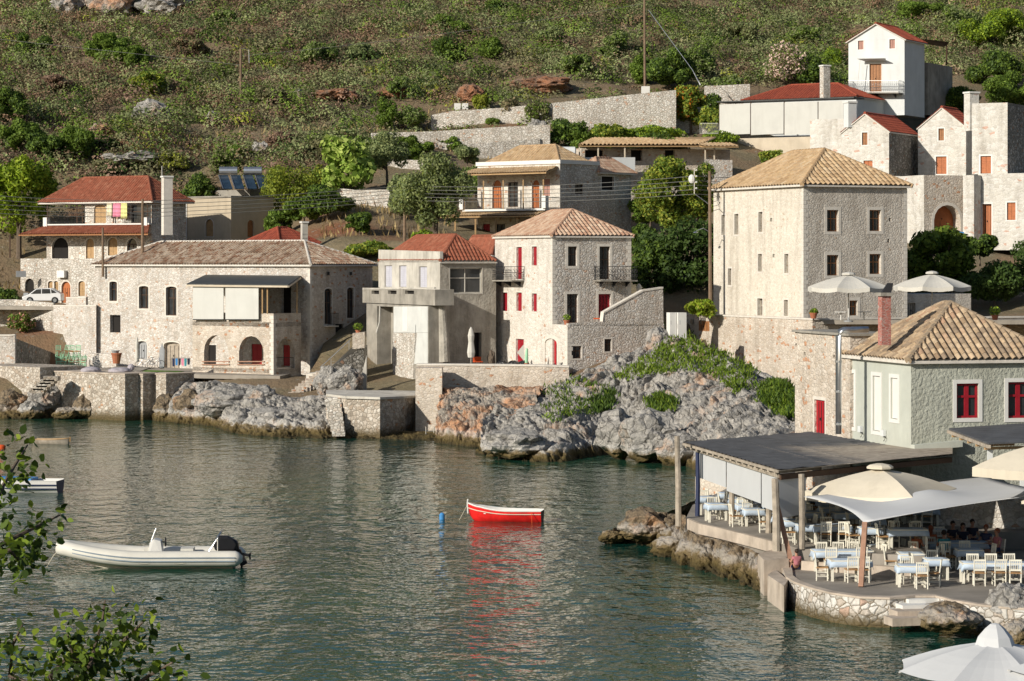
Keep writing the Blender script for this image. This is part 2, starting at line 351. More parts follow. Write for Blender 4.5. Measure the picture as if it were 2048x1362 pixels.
def np_mesh(name, verts, faces, mat, cols=None, parent=None, loc=None, smooth=False):
    """fast mesh from numpy arrays; faces (n,k)"""
    me = bpy.data.meshes.new(name); n, k = faces.shape
    me.vertices.add(len(verts)); me.vertices.foreach_set('co', np.asarray(verts, np.float32).ravel())
    me.loops.add(n*k); me.loops.foreach_set('vertex_index', faces.astype(np.int32).ravel())
    me.polygons.add(n); me.polygons.foreach_set('loop_start', np.arange(0, n*k, k, dtype=np.int32))
    me.update(calc_edges=True)
    if smooth: me.polygons.foreach_set('use_smooth', [True]*n)
    if cols is not None:
        ca = me.color_attributes.new('Col', 'FLOAT_COLOR', 'POINT')
        c4 = np.ones((len(verts), 4), np.float32); c4[:, :3] = cols; ca.data.foreach_set('color', c4.ravel())
    me.validate()
    return link_mesh(name, me, mat, parent, loc)
def dup(o, parent=None):
    c = o.copy(); COL.objects.link(c); c.parent = parent
    for ch in list(o.children): dup(ch, c)
    return c

# ------------------------------------------------------------------ walls with openings, roofs
class Face:
    """a vertical wall line starting at point a (2D) with unit direction d; outward normal n"""
    def __init__(s, a, d, length, z0, z1, n): s.a, s.d, s.len, s.z0, s.z1, s.n, s.op = a, d, length, z0, z1, n, []
    def t(s, px):
        k = (px-1024)/F; den = s.d.x-k*s.d.y
        return (k*s.a.y-s.a.x)/den
    def pt(s, t, z, out=0.0):
        p = s.a+s.d*t+s.n*out; return Vector((p.x, p.y, z))
    def z(s, px, py):
        return zw(py, (s.a+s.d*s.t(px)).y)
    def rect(s, x0, y0, x1, y1):
        t0, t1 = sorted((s.t(x0), s.t(x1))); xm = (x0+x1)/2
        return t0, t1, s.z(xm, y1), s.z(xm, y0)
    def px(s, px, py, out=0.0): return s.pt(s.t(px), s.z(px, py), out)
    def mesh(s, mb):
        ops = s.op; us = {0.0, s.len}; vs = {s.z0, s.z1}
        for o in ops: us |= {o['u0'], o['u1']}; vs |= {o['v0'], o['v1']}
        us = sorted(u for u in us if -1e-6 <= u <= s.len+1e-6); vs = sorted(v for v in vs if s.z0-1e-6 <= v <= s.z1+1e-6)
        for i in range(len(us)-1):
            for j in range(len(vs)-1):
                um, vm = (us[i]+us[i+1])/2, (vs[j]+vs[j+1])/2
                if any(o['u0'] < um < o['u1'] and o['v0'] < vm < o['v1'] for o in ops): continue
                mb.quad(s.pt(us[i], vs[j]), s.pt(us[i+1], vs[j]), s.pt(us[i+1], vs[j+1]), s.pt(us[i], vs[j+1]))
        for o in ops:
            u0, u1, v0, v1, dp = o['u0'], o['u1'], o['v0'], o['v1'], -o['d']
            if o['arch'] > 0:
                rise = o['arch']*(u1-u0)/2; vsp = v1-rise; N = 8; arc = []
                for k in range(N+1):
                    a = math.pi*k/N; arc.append(((u0+u1)/2-math.cos(a)*(u1-u0)/2, vsp+math.sin(a)*rise))
                for k in range(N):
                    (ua, va), (ub, vb) = arc[k], arc[k+1]
                    mb.quad(s.pt(ua, va), s.pt(ub, vb), s.pt(ub, v1), s.pt(ua, v1))
                    mb.quad(s.pt(ua, va), s.pt(ub, vb), s.pt(ub, vb, dp), s.pt(ua, va, dp))
                top = vsp
            else:
                mb.quad(s.pt(u0, v1), s.pt(u1, v1), s.pt(u1, v1, dp), s.pt(u0, v1, dp)); top = v1
            for u in (u0, u1): mb.quad(s.pt(u, v0), s.pt(u, top), s.pt(u, top, dp), s.pt(u, v0, dp))
            mb.quad(s.pt(u0, v0), s.pt(u1, v0), s.pt(u1, v0, dp), s.pt(u0, v0, dp))
def shape2d(u0, u1, v0, v1, arch, N=8):
    pts = [(u0, v0), (u1, v0)]
    if arch > 0:
        rise = arch*(u1-u0)/2; vsp = v1-rise
        for k in range(N+1):
            a = math.pi*k/N; pts.append(((u0+u1)/2+math.cos(a)*(u1-u0)/2, vsp+math.sin(a)*rise))
    else: pts += [(u1, v1), (u0, v1)]
    return pts
def opening(f, root, x0, y0, x1, y1, kind='dark', depth=.22, arch=0, name=None, mat=None, surround=None, sw=.12, sill=False, leaf=None, label=None):
    """cut an opening in face f (pixel box of the photo) and fill it with a window or a door and its parts"""
    u0, u1, v0, v1 = f.rect(x0, y0, x1, y1)
    u0 = max(u0, .02); u1 = min(u1, f.len-.02); v0 = max(v0, f.z0+.001); v1 = min(v1, f.z1-.02)
    f.op.append(dict(u0=u0, u1=u1, v0=v0, v1=v1, d=depth, arch=arch))
    W = None
    def panel(pu0, pu1, pv0, pv1, out, th, nm_, mat_, par, a=0):
        mb = MB(); mb.prism([f.pt(u, v, out) for u, v in shape2d(pu0, pu1, pv0, pv1, a)], f.n*-th); return mb.build(nm_, mat_, par)
    if kind == 'open': pass
    elif kind == 'dark':       # glazed window: dark glass, wooden frame with mullion
        W = panel(u0, u1, v0, v1, -depth+.01, .03, name or 'window', mat or 'dark_glass', root, arch)
        mb = MB(); fw = min(.07, (u1-u0)*.12); o_ = -depth+.05
        top = v1-(arch*(u1-u0)/2)
        for a, b in ((u0+fw/2, u0+fw/2), (u1-fw/2, u1-fw/2), ((u0+u1)/2, (u0+u1)/2)): mb.beam(f.pt(a, v0, o_), f.pt(b, top, o_), fw, .04)
        for v in (v0+fw/2, top-fw/2, v0+(v1-v0)*.6): mb.beam(f.pt(u0, v, o_+.003), f.pt(u1, v, o_+.003), .04, fw)
        mb.build('frame', leaf or 'wood_dark', W)
    elif kind == 'shutter':    # closed or ajar leaf shutters
        W = panel(u0, u1, v0, v1, -depth+.01, .03, name or 'window', 'dark_glass', root, arch)
        for a, b in ((u0+.01, (u0+u1)/2-.01), ((u0+u1)/2+.01, u1-.01)):
            mb = MB(); mb.prism([f.pt(u, v, -depth+.07) for u, v in shape2d(a, b, v0+.02, v1-.02-(arch*(u1-u0)/4), 0)], f.n*-.04)
            n = max(3, int((v1-v0)/.16))
            for k in range(n):
                z_ = v0+.08+(v1-v0-.16-(arch*(u1-u0)/4))*(k+.5)/n; mb.beam(f.pt(a+.04, z_, -depth+.08), f.pt(b-.04, z_, -depth+.08), .02, .05)
            mb.build('shutter', mat or 'wood_brown', W)
        if arch:
            pts = shape2d(u0, u1, v1-arch*(u1-u0)/2-.05, v1, arch); mb = MB(); mb.prism([f.pt(u, v, -depth+.06) for u, v in pts], f.n*-.03); mb.build('fanlight', mat or 'wood_brown', W)
    elif kind == 'door':
        W = panel(u0, u1, v0, v1, -depth+.03, .05, name or 'door', mat or 'wood_brown', root, arch)
        mb = MB()
        for k in range(1, 4): mb.beam(f.pt(u0+(u1-u0)*k/4, v0+.05, -depth+.04), f.pt(u0+(u1-u0)*k/4, v1-.1-arch*(u1-u0)/2, -depth+.04), .025, .03)
        mb.box(f.pt(u0+(u1-u0)*.56, (v0+v1)/2-.05, -depth+.07), (.05,.05,.12)); mb.build('handle', 'iron', W)
    elif kind == 'void':  # near-black panel painted in place of the unlit space behind
        W = panel(u0, u1, v0, v1, -depth+.005, .03, name or 'window', 'void', root, arch)
    if W is not None:
        if label: W['label'] = label
        if surround:
            mb = MB(); o_ = .018
            top = v1-(arch*(u1-u0)/2)
            for a, b in ((u0-sw, u0-.004), (u1+.004, u1+sw)): mb.prism([f.pt(u, v, o_) for u, v in ((a, v0-(sw if sill is False else 0)), (b, v0-(sw if sill is False else 0)), (b, top+(sw if not arch else 0)), (a, top+(sw if not arch else 0)))], f.n*-.03)
            if not arch: mb.prism([f.pt(u, v, o_) for u, v in ((u0-.003, v1+.004), (u1+.003, v1+.004), (u1+.003, v1+sw), (u0-.003, v1+sw))], f.n*-.03)
            else:
                N = 8; rise = arch*(u1-u0)/2
                for k in range(N):
                    q = []
                    for kk, r_ in ((k, 1), (k+1, 1), (k+1, 1+2*sw/(u1-u0)), (k, 1+2*sw/(u1-u0))):
                        a = math.pi*kk/N; q.append(f.pt((u0+u1)/2-math.cos(a)*(u1-u0)/2*r_, top+math.sin(a)*(rise+(r_-1)*(u1-u0)/2), o_))
                    mb.prism(q, f.n*-.03)
            if not sill: mb.prism([f.pt(u, v, o_) for u, v in ((u0-.003, v0-.004), (u1+.003, v0-.004), (u1+.003, v0-sw), (u0-.003, v0-sw))], f.n*-.03)
            mb.build('surround', surround, W)
        if sill:
            mb = MB(); mb.prism([f.pt(u, v0-.09, .10) for u in (u0-.1, u1+.1)] + [f.pt(u1+.1, v0-.005, .10), f.pt(u0-.1, v0-.005, .10)], f.n*-.12); mb.build('sill', 'quoin', W)
    return W, (u0, u1, v0, v1)
class Block:
    """box volume of a building placed from photo pixels: near corner column xc at depth Y, left face to xl, right face to xr"""
    def __init__(s, xc, Y, theta, xl, xr, ytop, ybot, root=None, L=None, W=None):
        s.c = XY(xc, Y); th = R(theta)
        s.dr = Vector((math.cos(th), math.sin(th), 0)); s.dl = Vector((-math.sin(th), math.cos(th), 0))
        def T(px, d):
            k = (px-1024)/F; return (k*s.c.y-s.c.x)/(d.x-k*d.y)
        s.W = W if W is not None else T(xr, s.dr); s.L = L if L is not None else T(xl, s.dl)
        s.z1 = zat(ytop, Y); s.z0 = zat(ybot, Y); s.root = root
        nl = -s.dr; nr = -s.dl
        s.fl = Face(s.c, s.dl, s.L, s.z0, s.z1, nl); s.fr = Face(s.c, s.dr, s.W, s.z0, s.z1, nr)
        s.bl = Face(s.c+s.dl*s.L, s.dr, s.W, s.z0, s.z1, s.dl); s.br = Face(s.c+s.dr*s.W, s.dl, s.L, s.z0, s.z1, s.dr)
    def corner(s, i, z=None, o=0.0):
        z = s.z1 if z is None else z
        p = {0: s.c-s.dr*o-s.dl*o, 1: s.c+s.dr*(s.W+o)-s.dl*o, 2: s.c+s.dr*(s.W+o)+s.dl*(s.L+o), 3: s.c+s.dl*(s.L+o)-s.dr*o}[i]
        return Vector((p.x, p.y, z))
    def walls(s, mat, name='wall', top=False, matR=None, extra=None):
        mb = MB(); s.fl.mesh(mb)
        if matR is None: s.fr.mesh(mb)
        s.bl.mesh(mb); s.br.mesh(mb)
        if top: mb.poly([s.corner(i) for i in range(4)])
        if extra: extra(mb)
        mb.build(name, mat, s.root, fix=False)
        if matR is not None:
            mb = MB(); s.fr.mesh(mb); mb.build(name, matR, s.root, fix=False)
    def quoins(s, mat='quoin', corners=(0,), w=.32):
        for ci in corners:
            mb = MB(); z = s.z0+.05; k = 0
            while z < s.z1-.35:
                h = .30; a = .42 if k % 2 else .26; b = .26 if k % 2 else .42
                base = {0: (s.c, 1, 1), 1: (s.c+s.dr*s.W, -1, 1), 3: (s.c+s.dl*s.L, 1, -1)}[ci]
                o, sr, sl = base
                p0 = o-s.dr*.015*sr-s.dl*.015*sl
                pts = [p0, p0+s.dr*(a*sr), p0+s.dr*(a*sr)+s.dl*(b*sl), p0+s.dl*(b*sl)]
                mb.prism([Vector((q.x, q.y, z)) for q in pts], (0,0,h-.02)); z += h; k += 1
            mb.build('quoins', mat, s.root)
def roof_plane(mb, poly, tile=.26, row=.42, amp=.055, sub=4):
    """corrugated barrel-tile surface; poly[0]->poly[1] is the eave"""
    poly = [Vector(p) for p in poly]; o = poly[0]; ex = (poly[1]-o).normalized()
    nrm = (poly[1]-o).cross(poly[-1]-o).normalized()
    if nrm.z < 0: nrm = -nrm
    ey = nrm.cross(ex).normalized()
    if (poly[-1]-o).dot(ey) < 0: ey = -ey
    p2 = [((p-o).dot(ex), (p-o).dot(ey)) for p in poly]
    umin, umax = min(p[0] for p in p2), max(p[0] for p in p2)
    def rng(u):
        vs = []
        for i in range(len(p2)):
            (a, b), (c, d) = p2[i], p2[(i+1) % len(p2)]
            if abs(a-c) < 1e-9:
                if abs(u-a) < 1e-6: vs += [b, d]
            elif min(a, c)-1e-9 <= u <= max(a, c)+1e-9: vs.append(b+(d-b)*(u-a)/(c-a))
        return (min(vs), max(vs)) if vs else (0, 0)
    nu = max(2, int(round((umax-umin)/tile))*sub); vmax = max(p[1] for p in p2); nr = max(1, int(math.ceil(vmax/row)))
    rs = random.Random(int(abs(o.x*100+o.z*37)))
    us = [umin+(umax-umin)*i/nu for i in range(nu+1)]; lim = [rng(u) for u in us]
    base = len(mb.v); cols = nr*2
    for i, u in enumerate(us):
        lo, hi = lim[i]; jit = (rs.random()-.5)*amp*.25
        for k in range(nr):
            for e, lift in ((0, .32), (1, 0.0)):
                v = min(max((k+e)*row, lo), hi)
                h = amp*abs(math.sin(math.pi*(u-umin)/tile))*1.6 + lift*amp + jit
                p = o+ex*u+ey*v+nrm*h; mb.v.append(tuple(p)); mb.uv.append(((u-umin)/tile, k+.5))
    for i in range(nu):
        for j in range(cols-1):
            a = base+i*cols+j; b = base+(i+1)*cols+j
            va, vb = (j//2+j % 2)*row, (j//2+j % 2)*row
            if va > lim[i][1]+1e-6 and vb > lim[i+1][1]+1e-6: continue
            mb.f.append((a, b, b+1, a+1))
def roof_build(root, planes, mat, tile=.26, row=.42, amp=.055, sub=4, caps=(), capmat=None, eave=.10, eavemat='quoin', cap_r=.13, name='roof'):
    mb = MB()
    for p in planes: roof_plane(mb, p, tile, row, amp, sub)
    rf = mb.build(name, mat, root, fix=False)
    me = rf.data
    mb = MB()
    for p in planes:
        mb.prism([Vector(q)-Vector((0,0,.012)) for q in p], (0,0,-eave))
    mb.build('eave_board', eavemat, rf)
    if caps:
        mb = MB()
        for a, b in caps:
            a = Vector(a)+Vector((0,0,.03)); b = Vector(b)+Vector((0,0,.03)); n = max(2, int((b-a).length/.4))
            for k in range(n):
                p, q = a.lerp(b, k/n), a.lerp(b, (k+1.08)/n); mb.tube([p, q], [cap_r, cap_r*.82], 8)
        cp = mb.build('ridge_cap', capmat or mat, rf)
    return rf
def hip_roof(root, blk, rise, mat, over=.3, long=None, caps=True, z=None, inset=None, capmat=None, **k):
    """hip roof on a block; long 'L' or 'R' is the direction of the ridge"""
    z = blk.z1 if z is None else z
    A, B, C, D = (blk.corner(i, z-.0, over) for i in range(4))
    Wd, Ld = blk.W+2*over, blk.L+2*over
    if long is None: long = 'L' if Ld > Wd else 'R'
    up = Vector((0,0,rise))
    if long == 'L':
        ins = min(Wd/2, Ld/2-.01) if inset is None else inset
        r0 = (A+B)/2+blk.dl*ins+up; r1 = (C+D)/2-blk.dl*ins+up
        planes = [[A, B, r0], [B, C, r1, r0], [C, D, r1], [D, A, r0, r1]]
        cp = [(A, r0), (B, r0), (C, r1), (D, r1), (r0, r1)]
    else:
        ins = min(Ld/2, Wd/2-.01) if inset is None else inset
        r0 = (A+D)/2+blk.dr*ins+up; r1 = (B+C)/2-blk.dr*ins+up
        planes = [[A, B, r1, r0], [B, C, r1], [C, D, r0, r1], [D, A, r0]]
        cp = [(A, r0), (D, r0), (B, r1), (C, r1), (r0, r1)]
    return roof_build(root, planes, mat, caps=cp if caps else (), capmat=capmat, **k)
def shed(root, f, x0, y0, x1, y1, depth_out, drop, mat, wing=0.0, **k):
    """lean-to roof hanging on face f: its top edge runs between pixels (x0,y0)-(x1,y1), it falls outwards"""
    t0, t1 = sorted((f.t(x0), f.t(x1))); z = f.z((x0+x1)/2, (y0+y1)/2)
    a, b = f.pt(t0-wing, z-drop, depth_out), f.pt(t1+wing, z-drop, depth_out)
    c, d = f.pt(t1, z, .02), f.pt(t0, z, .02)
    return roof_build(root, [[a, b, c, d]], mat, **k), (a, b, c, d)
def railing(root, pts, h, name='railing', mat='iron', step=.13, curls=False, bar=.025):
    mb = MB()
    for a, b in zip(pts[:-1], pts[1:]):
        a, b = Vector(a), Vector(b); up = Vector((0,0,h)); n = max(1, int((b-a).length/step))
        mb.beam(a+up, b+up, .05, .04); mb.beam(a+Vector((0,0,.08)), b+Vector((0,0,.08)), .03)
        for k in range(n+1):
            p = a.lerp(b, k/n); mb.beam(p, p+up*.985, bar)
            if curls and k < n:
                q = a.lerp(b, (k+.5)/n)
                for zc in (.32, .66):
                    ring = [q+(b-a).normalized()*math.cos(t)*step*.42+Vector((0,0,h*zc+math.sin(t)*h*.13)) for t in np.linspace(0, 2*math.pi, 7)]
                    mb.tube(ring, .014, 4, False)
    return mb.build(name, mat, root)
# ================================================================== terrain
CTRL = []
def cp(px, py, Y): p = P(px, py, Y); CTRL.append((p.x, p.y, p.z))
for y_, Y_ in ((340,197),(280,208),(240,216),(200,225),(100,246),(0,270),(-100,296),(-250,340)):
    for x_ in (-500, 0, 500, 1000, 1500, 2050, 2500): cp(x_, y_ - (25 if x_ == 1500 and y_ > 150 else 0), Y_+(6 if x_ > 1400 else 0))
for a in ((0,748,158),(-200,748,158),(200,752,158),(390,757,156),(560,790,148),(640,800,148),(700,760,151),(760,800,146),
          (0,612,180),(130,613,180),(-200,600,180),(420,560,186),(700,480,174),(700,415,184),(560,470,184),
          (880,750,149),(1090,748,146),(950,760,152),(1160,690,150),(1270,640,152),(1250,560,165),(1000,500,170),(1340,500,172),
          (900,482,178),(1100,470,184),(1200,470,186),(1300,380,197),(1440,380,197),(1560,340,203),(1400,330,200),
          (1427,660,152),(1600,660,144),(1800,662,146),(1950,662,140),(2100,662,138),(2300,662,138),(1400,560,158),(1900,560,160),
          (1700,480,172),(1900,480,172),(2050,490,176),(2200,480,176),(1620,400,182),
          (1340,690,138),(1420,740,130),(1520,760,126),(1590,800,121),(1500,830,119),(1400,840,120),(1200,760,138),(1150,800,133),(1080,830,128)):
    cp(*a)
for x, y, z in ((11,84,.8),(18,84,1.0),(26,82,1.0),(14,74,.2),(20,72,.3),(30,74,.3),(14,95,.9),(24,98,2.2),(40,95,2.5),(34,110,5),(60,80,2),(24,110,4.0),(60,110,6),
                (13,104,.3),(30,60,.1),(45,55,1),(70,50,3),(90,100,10),(-60,160,4),(-90,165,5),(-90,250,36),(100,150,13)): CTRL.append((x, y*K, z))
CT = np.array(CTRL); CXY = CT[:, :2]/60.0
def _phi(r2): return np.where(r2 > 1e-12, r2*np.log(np.maximum(r2, 1e-12))*.5, 0)
_d2 = ((CXY[:, None]-CXY[None])**2).sum(-1); _n = len(CXY)
_A = np.zeros((_n+3, _n+3)); _A[:_n, :_n] = _phi(_d2)+np.eye(_n)*2e-3; _A[:_n, _n] = 1; _A[:_n, _n+1:] = CXY; _A[_n, :_n] = 1; _A[_n+1:, :_n] = CXY.T
_w = np.linalg.solve(_A, np.concatenate([CT[:, 2], np.zeros(3)]))
def rbf(X, Y):
    q = np.stack([np.ravel(X), np.ravel(Y)], 1)/60.0; out = np.zeros(len(q))
    for i in range(0, len(q), 20000):
        s_ = q[i:i+20000]; out[i:i+20000] = _phi(((s_[:, None]-CXY[None])**2).sum(-1)) @ _w[:_n] + _w[_n] + s_ @ _w[_n+1:]
    return out.reshape(np.shape(X))
COAST = [(-400,838),(0,838),(100,838),(180,837),(320,836),(370,846),(480,868),(650,872),(800,874),(866,876),(970,912),(1060,925),(1130,925),(1230,905),(1300,918),(1380,938),(1450,965),
         (1470,990),(1400,1022),(1290,1045),(1205,1080),(1330,1112),(1500,1160),(1570,1200),(1650,1225),(1800,1245),(1960,1262),(2050,1290),(2500,1330)]
COASTP = [(-500.0, 150.0*K)] + [tuple(G(x, y).xy) for x, y in COAST] + [(500.0, 50.0*K), (500.0, 900.0), (-500.0, 900.0)]
def coast_dist(X, Y):
    X = np.asarray(X, float); Y = np.asarray(Y, float); ins = np.zeros(X.shape, bool); d = np.full(X.shape, 1e9)
    n = len(COASTP)
    for i in range(n):
        x0, y0 = COASTP[i]; x1, y1 = COASTP[(i+1) % n]
        c = ((y0 > Y) != (y1 > Y)) & (X < (x1-x0)*(Y-y0)/((y1-y0) if y1 != y0 else 1e-9)+x0); ins ^= c
        t = np.clip(((X-x0)*(x1-x0)+(Y-y0)*(y1-y0))/((x1-x0)**2+(y1-y0)**2), 0, 1)
        d = np.minimum(d, np.hypot(X-x0-t*(x1-x0), Y-y0-t*(y1-y0)))
    return np.where(ins, d, -d)
def snoise(X, Y, sc, seed=0):
    """cheap smooth value noise, vectorised"""
    x = X/sc+seed*17.3; y = Y/sc+seed*5.1; xi = np.floor(x).astype(int); yi = np.floor(y).astype(int); fx = x-xi; fy = y-yi
    fx = fx*fx*(3-2*fx); fy = fy*fy*(3-2*fy)
    def h(a, b): v = np.sin(a*127.1+b*311.7+seed*74.7)*43758.5453; return v-np.floor(v)
    return (h(xi, yi)*(1-fx)+h(xi+1, yi)*fx)*(1-fy)+(h(xi, yi+1)*(1-fx)+h(xi+1, yi+1)*fx)*fy
def terr(X, Y):
    z = rbf(X, Y); X = np.asarray(X, float); Y = np.asarray(Y, float)
    hill = np.clip((Y-190*K)/20, 0, 1)
    z = z + hill*((snoise(X, Y, 9, 1)-.5)*2.2+(snoise(X, Y, 3.5, 2)-.5)*.9)+(snoise(X, Y, 2.2, 3)-.5)*.25
    t = np.clip((coast_dist(X, Y)-1.0)/3.0, 0, 1); t = t*t*(3-2*t)
    yn = Y/K; px = 1024+X*4000/yn
    z = np.where((px < 640) & (yn < 170) & (px > -900), np.minimum(z, 3.1), z)
    z = np.where((px > 835) & (px < 1130) & (yn < 150), np.minimum(z, 4.2), z)
    yl = np.where(px < 1625, 140.8+(1625-px)*.047, 140.8+(px-1625)*.012); zf = 12.2-(690+np.minimum(px-1400, 200)*.58-520)*yn/4000
    z = np.where((px > 1372) & (px < 2300) & (yn < yl) & (yn > 92), np.minimum(z, zf), z)
    cy = np.interp(px, [950,1000,1085,1160,1250,1345,1440,1530,1640], [138,139,140,141,142,140.5,136,130,124])
    z = np.where((px > 945) & (px < 1640) & (yn < cy-.5), np.minimum(z, z*.45-1.2), z)
    return np.where(z < .05, np.maximum(z, -2), z)*t-1.8*(1-t)
def yon_many(pts):
    ys = np.linspace(125, 345, 441); out = []
    for px, py in pts:
        zt_ = terr((px-1024)*ys/4000, ys*K); zr = H-(py-HY)*ys/4000; hit = np.nonzero(zt_ >= zr)[0]
        out.append(float(ys[hit[0]]) if len(hit) else None)
    return out
def yon(px, py, default=None):
    r_ = yon_many([(px, py)])[0]; return default if r_ is None else r_
def tz(x, y): return float(terr(np.array([x]), np.array([y]))[0])
gx = np.linspace(-130, 130, 261); gy = np.concatenate([np.arange(66, 390, 1.2), np.arange(390, 600, 5.0)])
GX, GY = np.meshgrid(gx, gy); GZ = terr(GX, GY)
_v = np.stack([GX.ravel(), GY.ravel(), GZ.ravel()], 1); nx, ny = len(gx), len(gy)
_i = (np.arange(ny-1)[:, None]*nx+np.arange(nx-1)[None]).ravel(); _f = np.stack([_i, _i+1, _i+nx+1, _i+nx], 1)
def ground_mat():
    m, nt, b = nm('dry_hillside_soil'); v = coords(nt)
    c = ramp(nt, noise_n(nt, v, .12, 6, .65), [(.3, (.13,.095,.055)), (.45, (.22,.155,.09)), (.55, (.17,.14,.08)), (.7, (.32,.25,.15))])
    c = mixc(nt, ramp(nt, noise_n(nt, v, .09, 3, .5), [(.60, (0,0,0)), (.72, (.8,.8,.8))]), c, (.24,.085,.035))
    c = mixc(nt, ramp(nt, noise_n(nt, v, 1.3, 5, .7), [(.60, (0,0,0)), (.68, (.8,.8,.8))]), c, (.30,.28,.24))
    nt.links.new(c, b.inputs['Base Color']); b.inputs['Roughness'].default_value = .95
    bump(nt, b, noise_n(nt, v, 2.5, 6, .7), .3); return m
M['soil'] = ground_mat()
tag(np_mesh('hillside', _v, _f, 'soil', smooth=True), kind='structure')

# ------------------------------------------------------------------ water
def water_mat():
    m, nt, b = nm('sea_water'); v = coords(nt)
    c = ramp(nt, noise_n(nt, v, .05, 3, .5), [(.35, (.004,.042,.034)), (.6, (.013,.066,.040)), (.75, (.028,.088,.048))])
    nt.links.new(c, b.inputs['Base Color']); b.inputs['Roughness'].default_value = .03; b.inputs['IOR'].default_value = 1.33
    b.inputs['Specular IOR Level'].default_value = .5
    v1 = coords(nt, (.9, .5, 1)); v2 = coords(nt, (1.0, .75, 1))
    w1 = noise_n(nt, v1, .95, 2, .45); w2 = noise_n(nt, v2, 2.6, 2, .5)
    gust = ramp(nt, noise_n(nt, v1, .06, 2, .5), [(.36, (.07,.07,.07)), (.62, (.23,.23,.23))])
    h = mth(nt, 'ADD', mth(nt, 'MULTIPLY', w1, gust), mth(nt, 'MULTIPLY', w2, .056))
    bump(nt, b, h, 1.0, 1.0); return m
M['water'] = water_mat()
tag(MB().quad((-600,-300,0),(600,-300,0),(600,700,0),(-600,700,0)).build('water', 'water'), kind='structure')
# the slope the photographer stands on, below and behind the frame
gx2 = np.linspace(-60, 60, 61); gy2 = np.linspace(-60, 24, 43); AX, AY = np.meshgrid(gx2, gy2)
AZ = np.where(AY < 0, 10.3, 10.3-AY*.50)+(snoise(AX, AY, 3, 8)-.5)*.8; AZ = np.minimum(AZ, 10.6)
_i = (np.arange(42)[:, None]*61+np.arange(60)[None]).ravel()
tag(np_mesh('near_slope', np.stack([AX.ravel(), AY.ravel(), AZ.ravel()], 1), np.stack([_i, _i+1, _i+62, _i+61], 1), 'soil', smooth=True), kind='structure')

# ================================================================== rocks
def rdisp(p, amp, s1=.35, seed=0):
    q = Vector((p.x*s1+seed*3.1, p.y*s1*.8, p.z*s1*.62+seed*1.7)); q += noise.noise_vector(q*1.3)*.38
    w = noise.voronoi(q)[0]; a = min(w[1]-w[0], .55)/.55
    w2 = noise.voronoi(q*2.7+Vector((5,2,seed)))[0]; b = min(w2[1]-w2[0], .5)/.5
    w3 = noise.voronoi(q*7.0)[0]; c = min(w3[1]-w3[0], .5)/.5
    return amp*(.52*a**.5+.36*b**.6+.20*c**.7+.30*noise.fractal(q*1.6, .8, 2.2, 5)-.5)
def rockstrip(name, bottom, top, nu, nv, amp, mat, seed=0, bulge=.0, s1=.35, kind='structure', prof=None):
    """continuous rock face between a waterline polyline and a crest polyline (same number of points)"""
    B = [G(x, y) - Vector((0, 0, .9)) for x, y in bottom]; T = [P(*a) for a in top]; n = len(B)-1; vs = []
    for i in range(nu+1):
        t = i/nu*n; k = min(int(t), n-1); f = t-k; b = B[k].lerp(B[k+1], f); c = T[k].lerp(T[k+1], f)
        for j in range(nv+1):
            s = j/nv; hz = s if prof is None else prof(s)
            p = Vector((b.x+(c.x-b.x)*s, b.y+(c.y-b.y)*s, b.z+(c.z-b.z)*hz))
            nrm = Vector((-.25, -.75, .55)); e = min(1, s*6+.55)*min(1, (1-s)*7+.25)
            d = rdisp(p, amp, s1, seed)*e; vs.append(p+nrm*(d+bulge*math.sin(math.pi*s)))
    V = np.array([tuple(v) for v in vs]); m_ = nv+1
    i_ = (np.arange(nu)[:, None]*m_+np.arange(nv)[None]).ravel(); fc = np.stack([i_, i_+m_, i_+m_+1, i_+1], 1)
    return tag(np_mesh(name, V, fc, mat, smooth=False), kind=kind)
def boulder(label, px, py, Y, wpx, hpx, dpx=None, mat='rock', seed=0, amp=.28, rz=0, name='boulder', cat='rock', group=None):
    s = 4000/Y; c = P(px, py, Y); bm = bmesh.new(); bmesh.ops.create_icosphere(bm, subdivisions=4, radius=1)
    sx, sz, sy = wpx/2/s, hpx/2/s, (dpx or wpx)/2/s
    for v in bm.verts:
        p = v.co.copy(); d = 1+amp*(noise.ridged_multi_fractal(p*.9+Vector((seed*2.3, seed, 0)), .9, 2.1, 4, 1, 2)-.9)+.10*noise.fractal(p*3+Vector((seed,0,0)), .8, 2, 3)
        w = noise.voronoi(p*1.3+Vector((seed*1.1, 0, 3)))[0]; d -= .22*max(0, .22-(w[1]-w[0]))*3*amp
        v.co = Vector((p.x*sx, p.y*sy, p.z*sz))*d
    me = bpy.data.meshes.new(name); bm.to_mesh(me); bm.free()
    o = link_mesh(name, me, mat, None, c); o.rotation_euler = (0, 0, rz); tag(o, label, cat, group); return o

